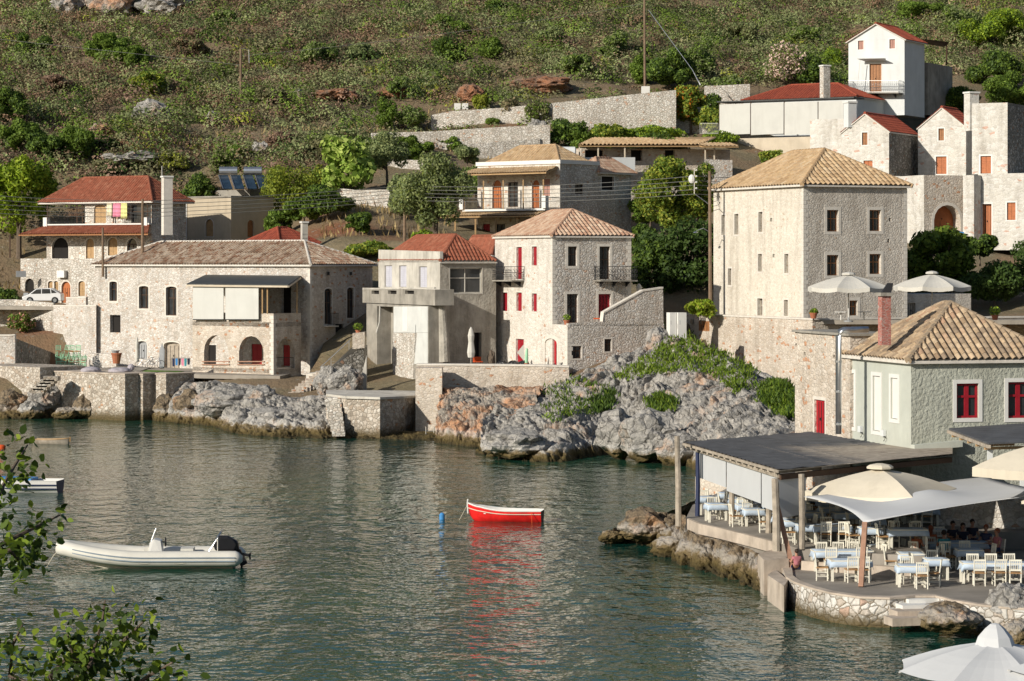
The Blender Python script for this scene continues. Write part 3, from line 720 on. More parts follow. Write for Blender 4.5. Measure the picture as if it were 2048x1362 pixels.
# ================================================================== foliage
G_BRIGHT = [(.16,.24,.02),(.12,.20,.015),(.20,.28,.03),(.09,.15,.012)]
G_MID    = [(.075,.13,.022),(.10,.16,.03),(.055,.10,.018)]
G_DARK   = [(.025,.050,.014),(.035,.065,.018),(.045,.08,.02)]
G_OLIVE  = [(.13,.17,.085),(.17,.21,.105),(.10,.14,.07)]
G_YEL    = [(.17,.21,.03),(.20,.23,.045),(.13,.17,.025)]
G_GREY   = [(.11,.12,.07),(.135,.14,.085),(.09,.10,.055)]
G_BROWN  = [(.12,.085,.06),(.14,.10,.075),(.10,.075,.06)]
G_PURP   = [(.14,.10,.085),(.17,.12,.10),(.115,.085,.075)]
G_GRASS  = [(.15,.23,.02),(.19,.26,.03),(.12,.19,.02)]
G_DEAD   = [(.22,.19,.14),(.26,.22,.16)]
def quads_from(cen, axa, axb):
    n = len(cen); v = np.empty((n, 4, 3)); v[:, 0] = cen-axa; v[:, 1] = cen+axb; v[:, 2] = cen+axa; v[:, 3] = cen-axb
    return v.reshape(-1, 3), np.arange(n*4).reshape(n, 4)
def unit(a): return a/np.maximum(np.linalg.norm(a, axis=1, keepdims=True), 1e-9)
def leaf_verts(cen, nrm, size, rng, aspect=.55, droop=0.0):
    n = len(cen); r = unit(rng.normal(size=(n, 3))+np.array([0, 0, -droop])); a = unit(np.cross(nrm, r)+1e-6*r); b = np.cross(nrm, a)
    sz = (size*(.6+.8*rng.random(n)))[:, None]; return quads_from(cen, a*sz*.5, b*sz*.5*aspect)
def cloud(blobs, n, size, cols, rng, aspect=.55, rough=.6, top=0.0):
    B = np.array(blobs, float); w = (B[:, 3]*B[:, 4]*B[:, 5])**(2/3); k = rng.choice(len(B), n, p=w/w.sum())
    d = unit(rng.normal(size=(n, 3))); d[:, 2] = np.where(d[:, 2] < -.35, -d[:, 2], d[:, 2]) if top else d[:, 2]
    rr = (.62+.45*rng.random(n))[:, None]; cen = B[k, :3]+d*B[k, 3:6]*rr
    nrm = unit(d+rng.normal(size=(n, 3))*rough); v, f = leaf_verts(cen, nrm, size, rng, aspect)
    cc = np.array(cols)[rng.integers(0, len(cols), n)]; tint = .85+.3*rng.random(len(B)); cc = cc*np.array([1.75, 1.6, 1.3])*(.75+.5*rng.random((n, 1)))*tint[k][:, None]
    return v, f, np.repeat(cc, 4, 0)
def lumps(R_, Hh, n, rng, r0=.22, r1=.4, flat=1.0, z0=0.0):
    out = []
    for i in range(n):
        d = unit(rng.normal(size=(1, 3)))[0]; rr = rng.uniform(.45, .8); r = rng.uniform(r0, r1)
        out.append((d[0]*R_*rr, d[1]*R_*rr, z0+Hh/2+d[2]*Hh/2*rr, r*R_, r*R_, r*min(R_, Hh/2)*1.1*flat))
    return out
def limb_mb(mb, h, R_, rng, r=.14, n=6, z0=0):
    lean = rng.normal(size=2)*.08*h; top = Vector((lean[0], lean[1], h))
    mb.tube([(0,0,-.5), (lean[0]*.2, lean[1]*.2, h*.35), tuple(top*.7), tuple(top)], [r*1.3, r, r*.7, r*.3], 7)
    for i in range(n):
        a = rng.uniform(0, 6.28); s = rng.uniform(.3, .7); p = Vector((lean[0]*s, lean[1]*s, h*s)); q = p+Vector((math.cos(a)*R_*.6, math.sin(a)*R_*.6, h*rng.uniform(.15, .4)))
        m_ = p.lerp(q, .5)+Vector((0,0,h*.04)); mb.tube([tuple(p), tuple(m_), tuple(q)], [r*.55, r*.38, r*.12], 5, False)
def tree(label, px, pyb, pyt, wpx, Y, cols, name='tree', cat='tree', n=1800, leaf=.26, trunk=.35, seed=1, nl=26, aspect=.55, group=None, mat='fol', lr=(.22,.4), base=None, rough=.6):
    """tree or shrub rooted at pixel (px,pyb) at depth Y, crown up to row pyt and wpx wide"""
    rng = np.random.default_rng(seed); s = 4000/Y; b = P(px, pyb, Y) if base is None else Vector(base)
    Ht = (zat(pyt, Y)-b.z); Rr = wpx/2/s; root = empty(name, b, label=label, cat=cat, group=group)
    mb = MB(); limb_mb(mb, Ht*(.75 if trunk else .4), Rr, rng, r=max(.04, Ht*.022), n=7)
    t = mb; me_o = MB(); me_o.v, me_o.f = t.v, t.f
    tr = me_o.build('trunk' if trunk else 'stem', 'bark', None); tr.parent = root
    z0 = Ht*trunk; bl = lumps(Rr, Ht-z0, nl, rng, lr[0], lr[1], z0=z0)
    v, f, c = cloud(bl, int(n*1.9), leaf*1.55, cols, rng, max(aspect, .5) if leaf < .3 else aspect, rough); cr = np_mesh('crown' if trunk else 'foliage', v, f, mat, c, root)
    return root
# ================================================================== shore rocks
rockstrip('rocky_cliff', [(950,908),(1060,929),(1130,927),(1230,905),(1300,918),(1380,938),(1470,985),(1600,1010)],
          [(1000,795,139),(1085,778,140),(1160,752,141),(1250,708,142),(1345,672,140.5),(1440,708,136),(1530,748,130),(1640,800,124)],
          340, 160, 1.7, 'rock', 1, .35, .27, prof=lambda s: min(1, s*1.05)**.62)
rockstrip('orange_cliff', [(868,886),(890,889),(930,893),(975,898),(1050,905)], [(884,780,140),(905,776,140.2),(950,775,140.4),(1000,775,140.4),(1090,775,139.6)],
          150, 90, 1.0, 'rock_rust', 5, .3, .45, prof=lambda s: min(1, s*1.1)**.55)
rockstrip('left_shore_rocks', [(-120,842),(0,840),(60,840),(120,838),(180,836)], [(-120,788,157),(0,788,157),(60,790,157),(110,795,156.5),(180,822,155.5)], 130, 40, .9, 'rock_brown', 9, .2, .6)
rockstrip('middle_shore_rocks', [(300,840),(360,848),(420,852),(480,874),(560,880),(640,880),(680,876)],
          [(330,792,153),(370,765,153),(430,762,151.5),(510,772,149),(580,795,147),(650,790,145),(700,800,144)], 260, 90, 1.25, 'rock', 12, .3, .38, prof=lambda s: s**.8)
rockstrip('quay_foot_rocks', [(650,882),(740,884),(800,889),(850,893),(930,893)], [(650,845,140.5),(740,858,139),(800,862,138.6),(850,862,138.5),(930,862,138)], 120, 26, .55, 'rock_brown', 14, .25, .7)
rockstrip('taverna_shore_rocks', [(1195,1086),(1260,1086),(1315,1100),(1335,1120),(1400,1142),(1490,1172),(1560,1205),(1600,1225)],
          [(1225,1064,86),(1300,1022,87),(1370,1030,85),(1385,1068,80.5),(1430,1078,79),(1500,1098,77),(1545,1120,75),(1600,1150,72)], 260, 70, .95, 'rock_brown', 17, .15, .62, prof=lambda s: s**.7)
rockstrip('inlet_rocks', [(1500,975),(1440,990),(1400,1010),(1330,1030),(1240,1062)], [(1520,968,104),(1480,968,100),(1430,985,96),(1370,1010,90),(1270,1050,88)], 100, 30, .6, 'rock_brown', 19, .1, .9)
rockstrip('terrace_foot_rocks', [(1840,1252),(1880,1262),(1930,1268),(2000,1280),(2080,1300)], [(1850,1208,66.3),(1890,1200,66.5),(1950,1208,66.4),(2010,1180,67),(2080,1180,67)], 110, 40, .42, 'rock_brown', 23, .15, 1.1)
for i, a in enumerate([
    ('large grey boulder with a dark hollow at the left quay foot', 90,800,155.5,62,58,'rock'),
    ('dark shadowed boulder at the far left waterline', 25,805,155.5,56,48,'rock_brown'),
    ('tall pale boulder leaning between the quay steps and the water', 62,822,154,46,40,'rock'),
    ('low brown boulder under the left quay beside the wide sea wall', 130,828,153.5,48,24,'rock_brown'),
    ('dark rounded boulder against the foot of the wide sea wall', 168,816,154,42,48,'rock_brown'),
    ('brown split boulder at the foot of the last dark quay buttress', 335,815,151.5,52,52,'rock_brown'),
    ('big brown boulder beside the quay below the first arch', 378,806,150.5,56,54,'rock_brown'),
    ('craggy pale grey boulder below the two front arches', 450,805,147.5,118,58,'rock'),
    ('pale grey boulder leaning on the loggia wall foot', 520,800,147,70,54,'rock'),
    ('craggy grey boulder between the dark cove and the stone steps', 655,765,147,50,58,'rock'),
    ('tall craggy grey rock below the outside stair wall', 690,765,146,66,62,'rock'),
    ('broad low craggy boulder sticking out into the bay', 545,838,142.5,100,44,'rock'),
    ('pale rounded boulder left of the narrow sea steps', 645,848,141.5,52,34,'rock'),
    ('grey lumpy boulder at the tip of the cliff foot', 1030,888,122.5,120,56,'rock'),
    ('rounded tan footed boulder in the middle of the cliff foot', 1235,868,122.5,84,92,'rock'),
    ('huge rounded boulder with orange patches at the cliff foot', 1300,870,120.5,110,96,'rock'),
    ('squat boulder behind the tall white mooring post', 1362,905,119,90,72,'rock'),
    ('pale upright rock beside the white wall cabinets', 1316,682,141.5,44,50,'rock'),
    ('brown spiky boulder at the end of the tavern point', 1290,1050,85.5,96,62,'rock_brown'),
    ('big pale boulder at the right edge of the round terrace', 2025,1208,65.2,92,80,'rock'),
    ('low brown boulder at the lower right waterline', 2040,1268,62.5,60,56,'rock_brown'),
    ('low brown rock at the tip of the tavern point', 1222,1074,86,50,26,'rock_brown'),('rounded brown rock below the mooring post', 1338,1096,82.5,66,44,'rock_brown'),
    ('chunky brown rock under the first kerb block', 1392,1108,80.5,70,56,'rock_brown'),('pale topped brown rock under the middle kerb', 1440,1122,79,60,62,'rock_brown'),
    ('tall narrow rock under the last kerb blocks', 1480,1136,77.8,46,70,'rock_brown'),('brown rock leaning against the concrete ledge', 1518,1152,76.2,54,64,'rock_brown'),
    ('dark lumpy boulder under the terrace beside the white steps', 1900,1235,64.6,110,56,'rock_brown')]):
    boulder(a[0], a[1], a[2], a[3], a[4], a[5], mat=a[6], seed=i+3, group='boulders along the shore', rz=i*.7)
# rock outcrops on the hill
for i, a in enumerate([
    ('dark craggy outcrop in the lower left scrub', 305,232,219,70,56,'rock'), ('small grey and orange outcrop above the bright pine', 200,268,213,60,36,'rock_rust'),
    ('pale cliff outcrop with orange streaks at the top left edge', 225,10,262,90,60,'rock_rust'), ('grey cliff outcrop touching the top of the frame', 330,12,262,110,50,'rock'),
    ('pale spiky outcrop in the top left scrub', 135,12,262,60,44,'rock'), ('orange earth bank right of the hillside pole', 670,192,227,90,26,'red_earth'),
    ('orange earth bank above the white garden walls', 1085,172,230,110,34,'red_earth'), ('small orange bank behind the white gate posts', 940,190,227,50,36,'red_earth'),
    ('pale boulder beside the hillside pole bank', 595,192,227,24,26,'rock'), ('long pale rock shelf above the red tiled villa', 270,318,203,110,26,'rock'),
    ('small orange bank over the lower garden wall', 790,185,228,60,30,'red_earth'), ('grey rock at the end of the lower garden wall', 1075,262,211,36,40,'rock'),
    ('pale boulder below the grassy path', 520,300,206,30,34,'rock'), ('small pale rock above the lower wall pole', 425,240,218,22,30,'rock')]):
    boulder(a[0], a[1], a[2], (yon(a[1], a[2]+a[5]*.25) or a[3]), a[4], a[5], mat=a[6], seed=i+40, group='rock outcrops on the hill', name='rock_outcrop', amp=.4)

# ================================================================== hillside scrub (stuff)
def project(x, y, z): return 1024+F*x/y, HY+F*(H-z)/y
def make_scrub():
    rng = np.random.default_rng(11); N = 12000
    X = rng.uniform(-82, 82, N); Y = rng.uniform(182, 300, N)*K; Z = terr(X, Y); px, py = project(X, Y, Z)
    keep = (px > -60) & (px < 2110) & (py > -60) & (py < 470) & (np.abs(X) < .275*Y/K)
    gz = ((px > 740) & (px < 1120) & (py > 205) & (py < 300)) | ((px > 1100) & (px < 1460) & (py > 165) & (py < 290))
    no = (gz & (rng.random(N) > .5)) | ((px > 1100) & (px < 1460) & (py > 290)) | ((px > 1410) & (py > 175)) | ((px > 620) & (px < 900) & (py > 370) & (rng.random(N) > .4)) | ((px > 330) & (py > 400)) | ((px > 640) & (px < 1110) & (py > 300))
    no |= (px > 1850) & (py > 150) & (px < 2048)
    path = (np.abs(py-(268-(px-520)*.03)) < 8) & (px > 440) & (px < 760)
    red = (np.hypot((px-670)/48, (py-192)/14) < 1) | (np.hypot((px-1085)/58, (py-172)/18) < 1) | (np.hypot((px-940)/26, (py-190)/18) < 1)
    keep &= ~no & ~path & ~(red & (rng.random(N) < .85)); X, Y, Z, px, py, gz = (a[keep] for a in (X, Y, Z, px, py, gz))
    n = len(X); u = snoise(X, Y, 11, 5); w = snoise(X, Y, 5, 6); h = rng.random(n)
    left = np.clip(1-(px/1000), 0, 1)
    sets = [G_GREY, G_BROWN, G_PURP, G_MID, G_DARK, G_OLIVE, G_DEAD, G_YEL]
    pr = np.stack([1.8+u*0, .35+left*1.5*u*2, .25+left*1.4*(1-u)*2, .3+w*.9*(1-left*.5), .08+0*u+(u > .7)*.5, 1.0+w*.6, .10+0*u, .14+0*u], 1)
    pr /= pr.sum(1, keepdims=True); k = (h[:, None] > np.cumsum(pr, 1)).sum(1).clip(0, 7)
    big = rng.random(n) < (.11+.09*(1-left)); k = np.where(big, rng.choice([3, 5, 3, 4, 0, 1, 5], n), k)
    rad = np.where(big, rng.uniform(1.4, 2.7, n), .75+1.35*rng.random(n)**1.4)*np.where(gz, .5, 1); hh = rad*rng.uniform(.7, 1.1, n)
    m = np.clip((60*rad**1.9).astype(int), 26, 700); idx = np.repeat(np.arange(n), m); t_ = len(idx)
    d = unit(rng.normal(size=(t_, 3))); d[:, 2] = np.abs(d[:, 2])
    lump = 1+.30*np.sin(d[:, 0]*5+X[idx]*3)*np.sin(d[:, 1]*6+Y[idx]*2)+.18*np.sin(d[:, 0]*11+d[:, 2]*9+X[idx])
    cen = np.stack([X[idx], Y[idx], Z[idx]-.15], 1)+d*np.stack([rad[idx], rad[idx], hh[idx]], 1)*((.80+.24*rng.random(t_))*lump)[:, None]
    nrm = unit(d+rng.normal(size=(t_, 3))*.26)
    v, f = leaf_verts(cen, nrm, .27, rng, .6)
    cc = np.array([s_[0] if True else 0 for s_ in sets])[k]; alt = np.array([s_[1] for s_ in sets])[k]
    tb = rng.random((n, 1)); cb = (cc*tb+alt*(1-tb))*np.array([1.5,1.36,1.15])*rng.uniform(.7,1.3,(n,1)); cl = cb[idx]*(.8+.4*rng.random((t_, 1)))
    o = np_mesh('hillside_scrub', v, f, 'fol_dry', np.repeat(cl, 4, 0)); tag(o, 'dense dry green and brown scrub covering the hillside', 'scrub', kind='stuff')
    # straw grass: upright blades
    N = 26000; X = rng.uniform(-82, 60, N); Y = rng.uniform(175, 240, N)*K; Z = terr(X, Y); px, py = project(X, Y, Z)
    pth = (np.abs(py-(268-(px-520)*.03)) < 14) & (px > 430) & (px < 780)
    bank = (px > 640) & (px < 900) & (py > 400) & (py < 480)
    lf = (px < 60) & (py > 500) & (py < 620)
    keep = pth | bank | lf | ((snoise(X, Y, 6, 9) > .66) & (px < 1100) & (py < 330) & (rng.random(N) < .6)); X, Y, Z = X[keep], Y[keep], Z[keep]; n = len(X)
    up = unit(np.stack([rng.normal(size=n)*.3, rng.normal(size=n)*.3, np.ones(n)], 1)); side = unit(np.cross(up, rng.normal(size=(n, 3))))
    hl = rng.uniform(.25, .6, n)[:, None]; cen = np.stack([X, Y, Z], 1)+up*hl*.5
    v, f = quads_from(cen, up*hl, side*.07)
    cl = np.array([(.34,.25,.11),(.42,.32,.16),(.27,.20,.10)])[rng.integers(0, 3, n)]
    o = np_mesh('straw_grass', v, f, 'fol_dry', np.repeat(cl, 4, 0)); tag(o, 'tufts of dry straw coloured grass on the slope', 'grass', kind='stuff')
make_scrub()
def grass_patch(name, label, poly, n, cols, hgt=.45, seed=1, zf=None, Yr=None, rocks=None):
    """upright blades growing on a rock face; poly: pixel polygon, each sample lifted from the face by ray casting the scene mesh"""
    rng = np.random.default_rng(seed); out = []
    from mathutils.bvhtree import BVHTree
    ob = bpy.data.objects[rocks]; me = ob.data
    bvh = BVHTree.FromPolygons([v.co[:] for v in me.vertices], [tuple(p.vertices) for p in me.polygons])
    xs = [p[0] for p in poly]; ys = [p[1] for p in poly]
    def inside(x, y):
        c = False
        for i in range(len(poly)):
            x0, y0 = poly[i]; x1, y1 = poly[(i+1) % len(poly)]
            if (y0 > y) != (y1 > y) and x < (x1-x0)*(y-y0)/(y1-y0)+x0: c = not c
        return c
    cen = []; 
    while len(cen) < n:
        x = rng.uniform(min(xs), max(xs)); y = rng.uniform(min(ys), max(ys))
        if not inside(x, y): n -= .5; continue
        d = P(x, y, 100)-Vector((0,0,H)); hit = bvh.ray_cast(Vector((0,0,H)), d.normalized())
        if hit[0] is None: n -= .5; continue
        cen.append(tuple(hit[0]))
    C_ = np.array(cen); m = 9; C_ = np.repeat(C_, m, 0)+rng.normal(size=(len(cen)*m, 3))*np.array([.22,.22,.06]); k = len(C_)
    up = unit(np.stack([rng.normal(size=k)*.45, rng.normal(size=k)*.45-.15, np.ones(k)], 1)); side = unit(np.cross(up, rng.normal(size=(k, 3))))
    hl = (hgt*rng.uniform(.35, 1.0, k))[:, None]; v, f = quads_from(C_+up*hl*.4, up*hl*.55, side*.045)
    cl = np.array(cols)[rng.integers(0, len(cols), k)]*(.75+.5*rng.random((k, 1)))
    return tag(np_mesh(name, v, f, 'fol', np.repeat(cl, 4, 0)), label, 'grass', kind='stuff')
grass_patch('cliff_grass', 'bright green grass spilling down the cliff under the pale terrace wall', [(1350,668),(1400,690),(1500,725),(1510,760),(1470,790),(1430,752),(1370,742),(1250,762),(1230,750),(1300,712)], 1000, G_GRASS, .38, 3, rocks='rocky_cliff')
grass_patch('bank_grass', 'bright green grass on the bank at the foot of the long terrace wall', [(1335,650),(1400,668),(1500,712),(1590,770),(1590,800),(1500,770),(1400,735),(1300,720),(1320,680)], 1100, G_GRASS+G_MID, .38, 13, rocks='hillside')
grass_patch('cliff_tuft', 'green tufts scattered over the grey cliff face', [(1080,770),(1130,750),(1210,770),(1240,800),(1180,830),(1100,850)], 190, G_MID+G_GRASS, .45, 4, rocks='rocky_cliff')
grass_patch('cliff_tuft', 'round green tuft growing in the middle of the cliff', [(1295,800),(1330,788),(1350,800),(1345,822),(1308,824)], 260, G_MID+G_GRASS, .45, 5, rocks='rocky_cliff')
grass_patch('cliff_tuft', 'green tuft hanging beside the stone annex wall', [(1520,770),(1570,760),(1590,790),(1590,840),(1560,830),(1520,800)], 700, G_MID+G_GRASS, .5, 6, rocks='rocky_cliff')
grass_patch('cliff_tuft', 'slanting green tufts left of the cliff cleft', [(1190,800),(1230,785),(1220,815),(1190,828)], 200, G_MID, .45, 7, rocks='rocky_cliff')
# ================================================================== buildings
def building(name, label, blk_c, cat='house', **k):
    return empty(name, blk_c, label=label, cat=cat, **k)
def rootat(px, py, Y): return P(px, py, Y)
def gable(root, blk, rise, mat, wallmat, over=.25, tile=.26, capmat='white', **k):
    """gables over the left face and its opposite; ridge runs along dr"""
    up = Vector((0,0,rise)); A, B, C, D = (blk.corner(i) for i in range(4)); f0 = (A+D)/2+up; f1 = (B+C)/2+up
    MB().poly([A+Vector((0,0,-.01)), f0, D+Vector((0,0,-.01))]).build('gable', wallmat, root, fix=False); MB().poly([B, f1, C]).build('gable', wallmat, root, fix=False)
    e = blk.dr*over; w = (A-D).normalized()*over; sl = Vector((0,0,-over*rise/(blk.L/2)))
    Ao, Bo, Co, Do, g0, g1 = A-e+w+sl, B+e+w+sl, C+e-w+sl, D-e-w+sl, f0-e, f1+e
    return roof_build(root, [[Ao, Bo, g1, g0], [Co, Do, g0, g1]], mat, tile=tile, caps=[(g0, g1)], eave=.10, **k)
def chimney(root, px0, px1, ytop, ybot, Y, mat='quoin', cap='white', name='chimney', depth=.6, rz=.4, parent=None):
    a = P(px0, ytop, Y); b = P(px1, ybot, Y); w = (b.x-a.x)/(math.cos(rz)+math.sin(rz)); c = (a+b)/2
    mb = MB(); mb.box(c, (w, w, a.z-b.z), rz); r = mb.build(name, mat, root)
    mb = MB(); mb.box((c.x, c.y, a.z+.07), (w+.16, w+.16, .14), rz); mb.build('cap', cap, r)
    mb = MB()
    return r
def posts(root, pts, w=.12, mat='wood_tan', name='post'):
    for a, b in pts: MB().beam(a, b, w).build(name, mat, root)

# ---- A: red tiled villa at the far left
r = building('villa', 'white stone villa with two red tiled verandas and washing on its balcony', rootat(330,612,176))
A0 = Block(330, 176, 58, 41, 400, 517, 614, r)
for o in ((96,562,107,592),(107,562,117,592),(157,562,170,592)): opening(A0.fl, r, *o, kind='shutter', mat='wood_tan', arch=.6, surround='quoin', sw=.1)
opening(A0.fl, r, 123,563,141,606, kind='door', mat='wood_orange', arch=.9, surround='quoin'); opening(A0.fl, r, 50,557,68,600, kind='void', arch=.9)
A0.walls('garden_stone', top=True)
A1 = Block(303, 178, 58, 93, 372, 449, 517, r); A1.z0 = A1.fl.z0 = A1.fr.z0 = A1.bl.z0 = A1.br.z0 = A0.z1
for o, k_, m_ in (((104,475,137,518),'void',None),((172,477,188,518),'shutter','wood_tan'),((216,475,235,511),'shutter','wood_tan'),((254,477,274,505),'dark',None)):
    opening(A1.fl, r, *o, kind=k_, mat=m_, arch=.9, surround='quoin', sw=.12)
A1.walls('garden_stone', top=True)
A2 = Block(303, 178, 58, 169, 372, 403, 449, r)
opening(A2.fl, r, 188,409,212,446, kind='shutter', mat='wood_tan', arch=.5); opening(A2.fl, r, 262,408,302,446, kind='dark'); A2.walls('garden_stone')
A3 = Block(303, 178, 58, 93, 400, 403, 449, r, W=A2.W)
hip_roof(r, A3, 2.3, 'tile_terracotta', over=.55, tile=.28, capmat='tile_terracotta')
shed(r, A1.fl, 96, 450, 300, 450, 2.2, .85, 'tile_terracotta', wing=1.6, tile=.28, eavemat='wood_brown')
t_, bx = A1.fl, A1.fl.len
MB().prism([A1.fl.pt(0, A1.z1, .35), A1.fl.pt(bx, A1.z1, .35), A1.fl.pt(bx, A1.z1+.12, .35), A1.fl.pt(0, A1.z1+.12, .35)], A1.fl.n*-1.0).build('balcony_slab', 'white', r)
railing(r, [A1.fl.px(99,446,.2), A1.fl.px(168,446,.2)], .85, step=.16)
railing(r, [A1.fl.px(248,446,.2), A1.fl.px(292,446,.2)], .85, step=.16)
for a in (96, 296): MB().box(A1.fl.px(a,445,.2), (.45,.45,.9), R(58)).build('pedestal', 'white', r)
posts(r, [(A1.fl.px(x,446,.2), A1.fl.px(x,405,.2)) for x in (98,157,168,230,298)], .10, 'wood_dark')
posts(r, [(A1.fl.px(x,516,2.0), A1.fl.px(x,470,2.0)) for x in (50,)], .12, 'wood_dark')
chimney(r, 322, 346, 355, 470, 175, 'quoin')
MB().tube([P(324,412,175), P(324,332,175)], .04, 6).build('antenna', 'steel', r)
MB().box(A0.fl.px(127,548,.25), (.9,.35,.65), R(58)-math.pi/2).build('air_conditioner', 'white', r)
MB().tube([A0.fl.px(80,540,.1), A0.fl.px(96,552,.1)], .02, 5)
o = MB().box(P(42,548,181), (.9,.1,.55), R(20)).build('sign_board', 'grey_metal', None, origin=P(42,548,181)); tag(o, 'small grey board sticking out from the villa corner', 'sign')
# laundry
for i, (x0, x1, y1, m_, lab) in enumerate(((220,232,432,'cloth_cream','cream towel drying at the left end of the villa balcony line'),(233,249,434,'pink_fabric','pink towel drying on the villa balcony line'),(249,262,437,'yellow_fabric','pale yellow towel drying beside the pink one'))):
    a = A1.fl.px(x0,405,.45); b = A1.fl.px(x1-1,405,.45); c = A1.fl.px(x1-1,y1,.45); d = A1.fl.px(x0,y1,.45); vs = []; fs = []
    for u in range(7):
        for v in range(6):
            p = a.lerp(b, u/6).lerp(d.lerp(c, u/6), v/5)+A1.fl.n*(.06*math.sin(u*1.8+i)*(.3+v/5)); vs.append(p)
    for u in range(6):
        for v in range(5): fs.append((u*6+v, u*6+v+1, u*6+v+7, u*6+v+6))
    mb = MB(); mb.add(vs, fs); o = mb.build('towel', m_, None, origin=a, smooth=True); sm = o.modifiers.new('thick', 'SOLIDIFY'); sm.thickness = .02
    tag(o, lab, 'towel', 'laundry on the villa balcony')

# ---- B: long stone guesthouse on the quay
r = building('stone_guesthouse', 'long two storey stone house with mottled tile roof and white balcony blinds', rootat(620,760,158))
B0 = Block(620, 158, 54, 190, 745, 530, 775, r)
for o, k_ in (((219,563,234,602),'dark'),((278,572,297,617),'dark'),((332,573,353,631),'dark'),((220,630,241,665),'void'),((562,572,582,626),'void'),((630,590,640,610),'open')):
    if k_ != 'open': opening(B0.fl, r, *o, kind=k_, surround='quoin' if k_ == 'dark' else None, sw=.16, arch=.25 if k_ == 'dark' else 0, depth=.35)
opening(B0.fl, r, 274,682,294,718, kind='door', mat='grey_metal', arch=.4, depth=.3, surround='quoin', sw=.12)
opening(B0.fl, r, 328,684,360,737, kind='door', mat='wood_grey', arch=.25, depth=.35, surround='quoin', sw=.12, label='weathered plank double door')
opening(B0.fl, r, 503,688,524,732, kind='shutter', mat='red_door', depth=.15); opening(B0.fl, r, 415,690,432,732, kind='void', depth=.2)
opening(B0.fl, r, 566,690,580,732, kind='shutter', mat='red_door', depth=.15)
for o in ((649,577,664,648),(694,575,708,636)): opening(B0.fr, r, *o, kind='dark', surround='quoin', sw=.12, arch=.4, leaf='wood_dark')
opening(B0.fr, r, 671,648,688,688, kind='void'); opening(B0.fr, r, 706,650,730,692, kind='door', mat='grey_metal')
B0.walls('stone_rough', matR='stone_warm'); B0.quoins(corners=(0,))
hip_roof(r, B0, 1.9, 'tile_old', over=.3, tile=.30, amp=.08, capmat='quoin')
railing(r, [B0.fr.px(647,650,.45), B0.fr.px(668,650,.45)], .95, step=.12); MB().prism([B0.fr.px(647,651,.5), B0.fr.px(668,651,.5), B0.fr.px(668,651,0), B0.fr.px(647,651,0)], (0,0,-.1)).build('balcony_slab', 'quoin', r)
for x, y in ((655,547),(700,547)): MB().box(B0.fr.px(x,y,.1), (.18,.18,.25)).build('wall_lamp', 'iron', r)
B1 = Block(547, 154.9, 54, 385, 602, 627, 795, r)
for o in ((408,670,457,729),(478,672,527,729)): opening(B1.fl, r, *o, kind='open', arch=1, depth=.5)
opening(B1.fr, r, 553,676,590,738, kind='open', arch=1.2, depth=.4)
mb = MB(); B1.fl.mesh(mb); B1.fr.mesh(mb)
mb.prism([B1.corner(i, zat(735,154.9)-.15) for i in range(4)], (0,0,-.3)); mb.prism([B1.corner(i, zat(645,154.9)) for i in range(4)], (0,0,-.35))
mb.build('loggia_wall', 'stone_warm', r, fix=False); B1.quoins(corners=(0,))
for fx, a, b in ((B1.fl,405,460),(B1.fl,476,530)):
    for dy in (-6, 0): MB().beam(fx.px(a,729+dy,.06), fx.px(b,729+dy,.06), .08).build('rail_plank', 'wood_red', r)
railing(r, [B1.fr.px(554,737,-.1), B1.fr.px(589,737,-.1)], .85, step=.14)
aw = [B1.fl.px(381,569,.45), B1.fl.px(584,571,.45), B0.fl.px(602,553,.05), B0.fl.px(412,551,.05)]
aw[3] = aw[3]; MB().prism(aw, (0,0,.07)).build('awning', 'awning_dark', r)
mb = MB()
for k_ in range(6): mb.beam(aw[0].lerp(aw[1], k_/5)-Vector((0,0,.05)), aw[3].lerp(aw[2], k_/5)-Vector((0,0,.05)), .07)
mb.beam(aw[0]-Vector((0,0,.08)), aw[1]-Vector((0,0,.08)), .14).beam(aw[1]-Vector((0,0,.08)), aw[2]-Vector((0,0,.08)), .14); mb.build('awning_frame', 'cream_render', r)
for a, b in ((391,452),(456,522)):
    f_ = B1.fl; MB().prism([f_.px(a,573,.3), f_.px(b,573,.3), f_.px(b,639,.3), f_.px(a,638,.3)], f_.n*-.03).build('blind', 'blind', r)
    MB().beam(f_.px(a,639,.3), f_.px(b,639,.3), .07).build('blind_bar', 'iron', r)
posts(r, [(B1.fl.px(x,y,.02), B1.fl.px(x,574,.02)) for x, y in ((389,640),(454,628),(525,627),(535,627))]+[(B1.fr.px(594,627,.0), B1.fr.px(594,565,.0))], .10, 'wood_tan')

# ---- B side: stone stairs and rubble stair wall
r = empty('stone_stairs', P(600,790,148), label='stone steps climbing right beside the loggia wall', cat='stairs')
for i in range(9):
    x = 585+i*7; y = 786-i*5; MB().box(P(x+3, y+4, 150+i*.12), (.9,2.2,.55), .1).build('step', 'stone_warm', r)
mb = MB(); mb.prism([P(612,748,151.5), P(652,743,150), P(728,672,152), P(728,690,152), P(652,760,150), P(612,765,151.5)], (0,1.6*K,.0)); mb.build('stair_flight', 'concrete_light', r)
mb = MB(); mb.tube([P(640,735,151), P(700,680,151.8)], .03, 5); [mb.tube([P(x,y,151.5), P(x,y-17,151.5)], .025, 5) for x, y in ((662,735),(698,700))]; mb.build('handrail', 'steel', r)
o = MB().prism([P(652,742,149.6), P(728,691,150.4), P(728,800,150.4), P(652,800,149.6)], (.2,1.0,0)).build('stair_wall', 'stone_dark_or_shade', None, origin=P(690,800,150)); tag(o, 'dark rubble wall sloping up below the outside stair', 'wall')
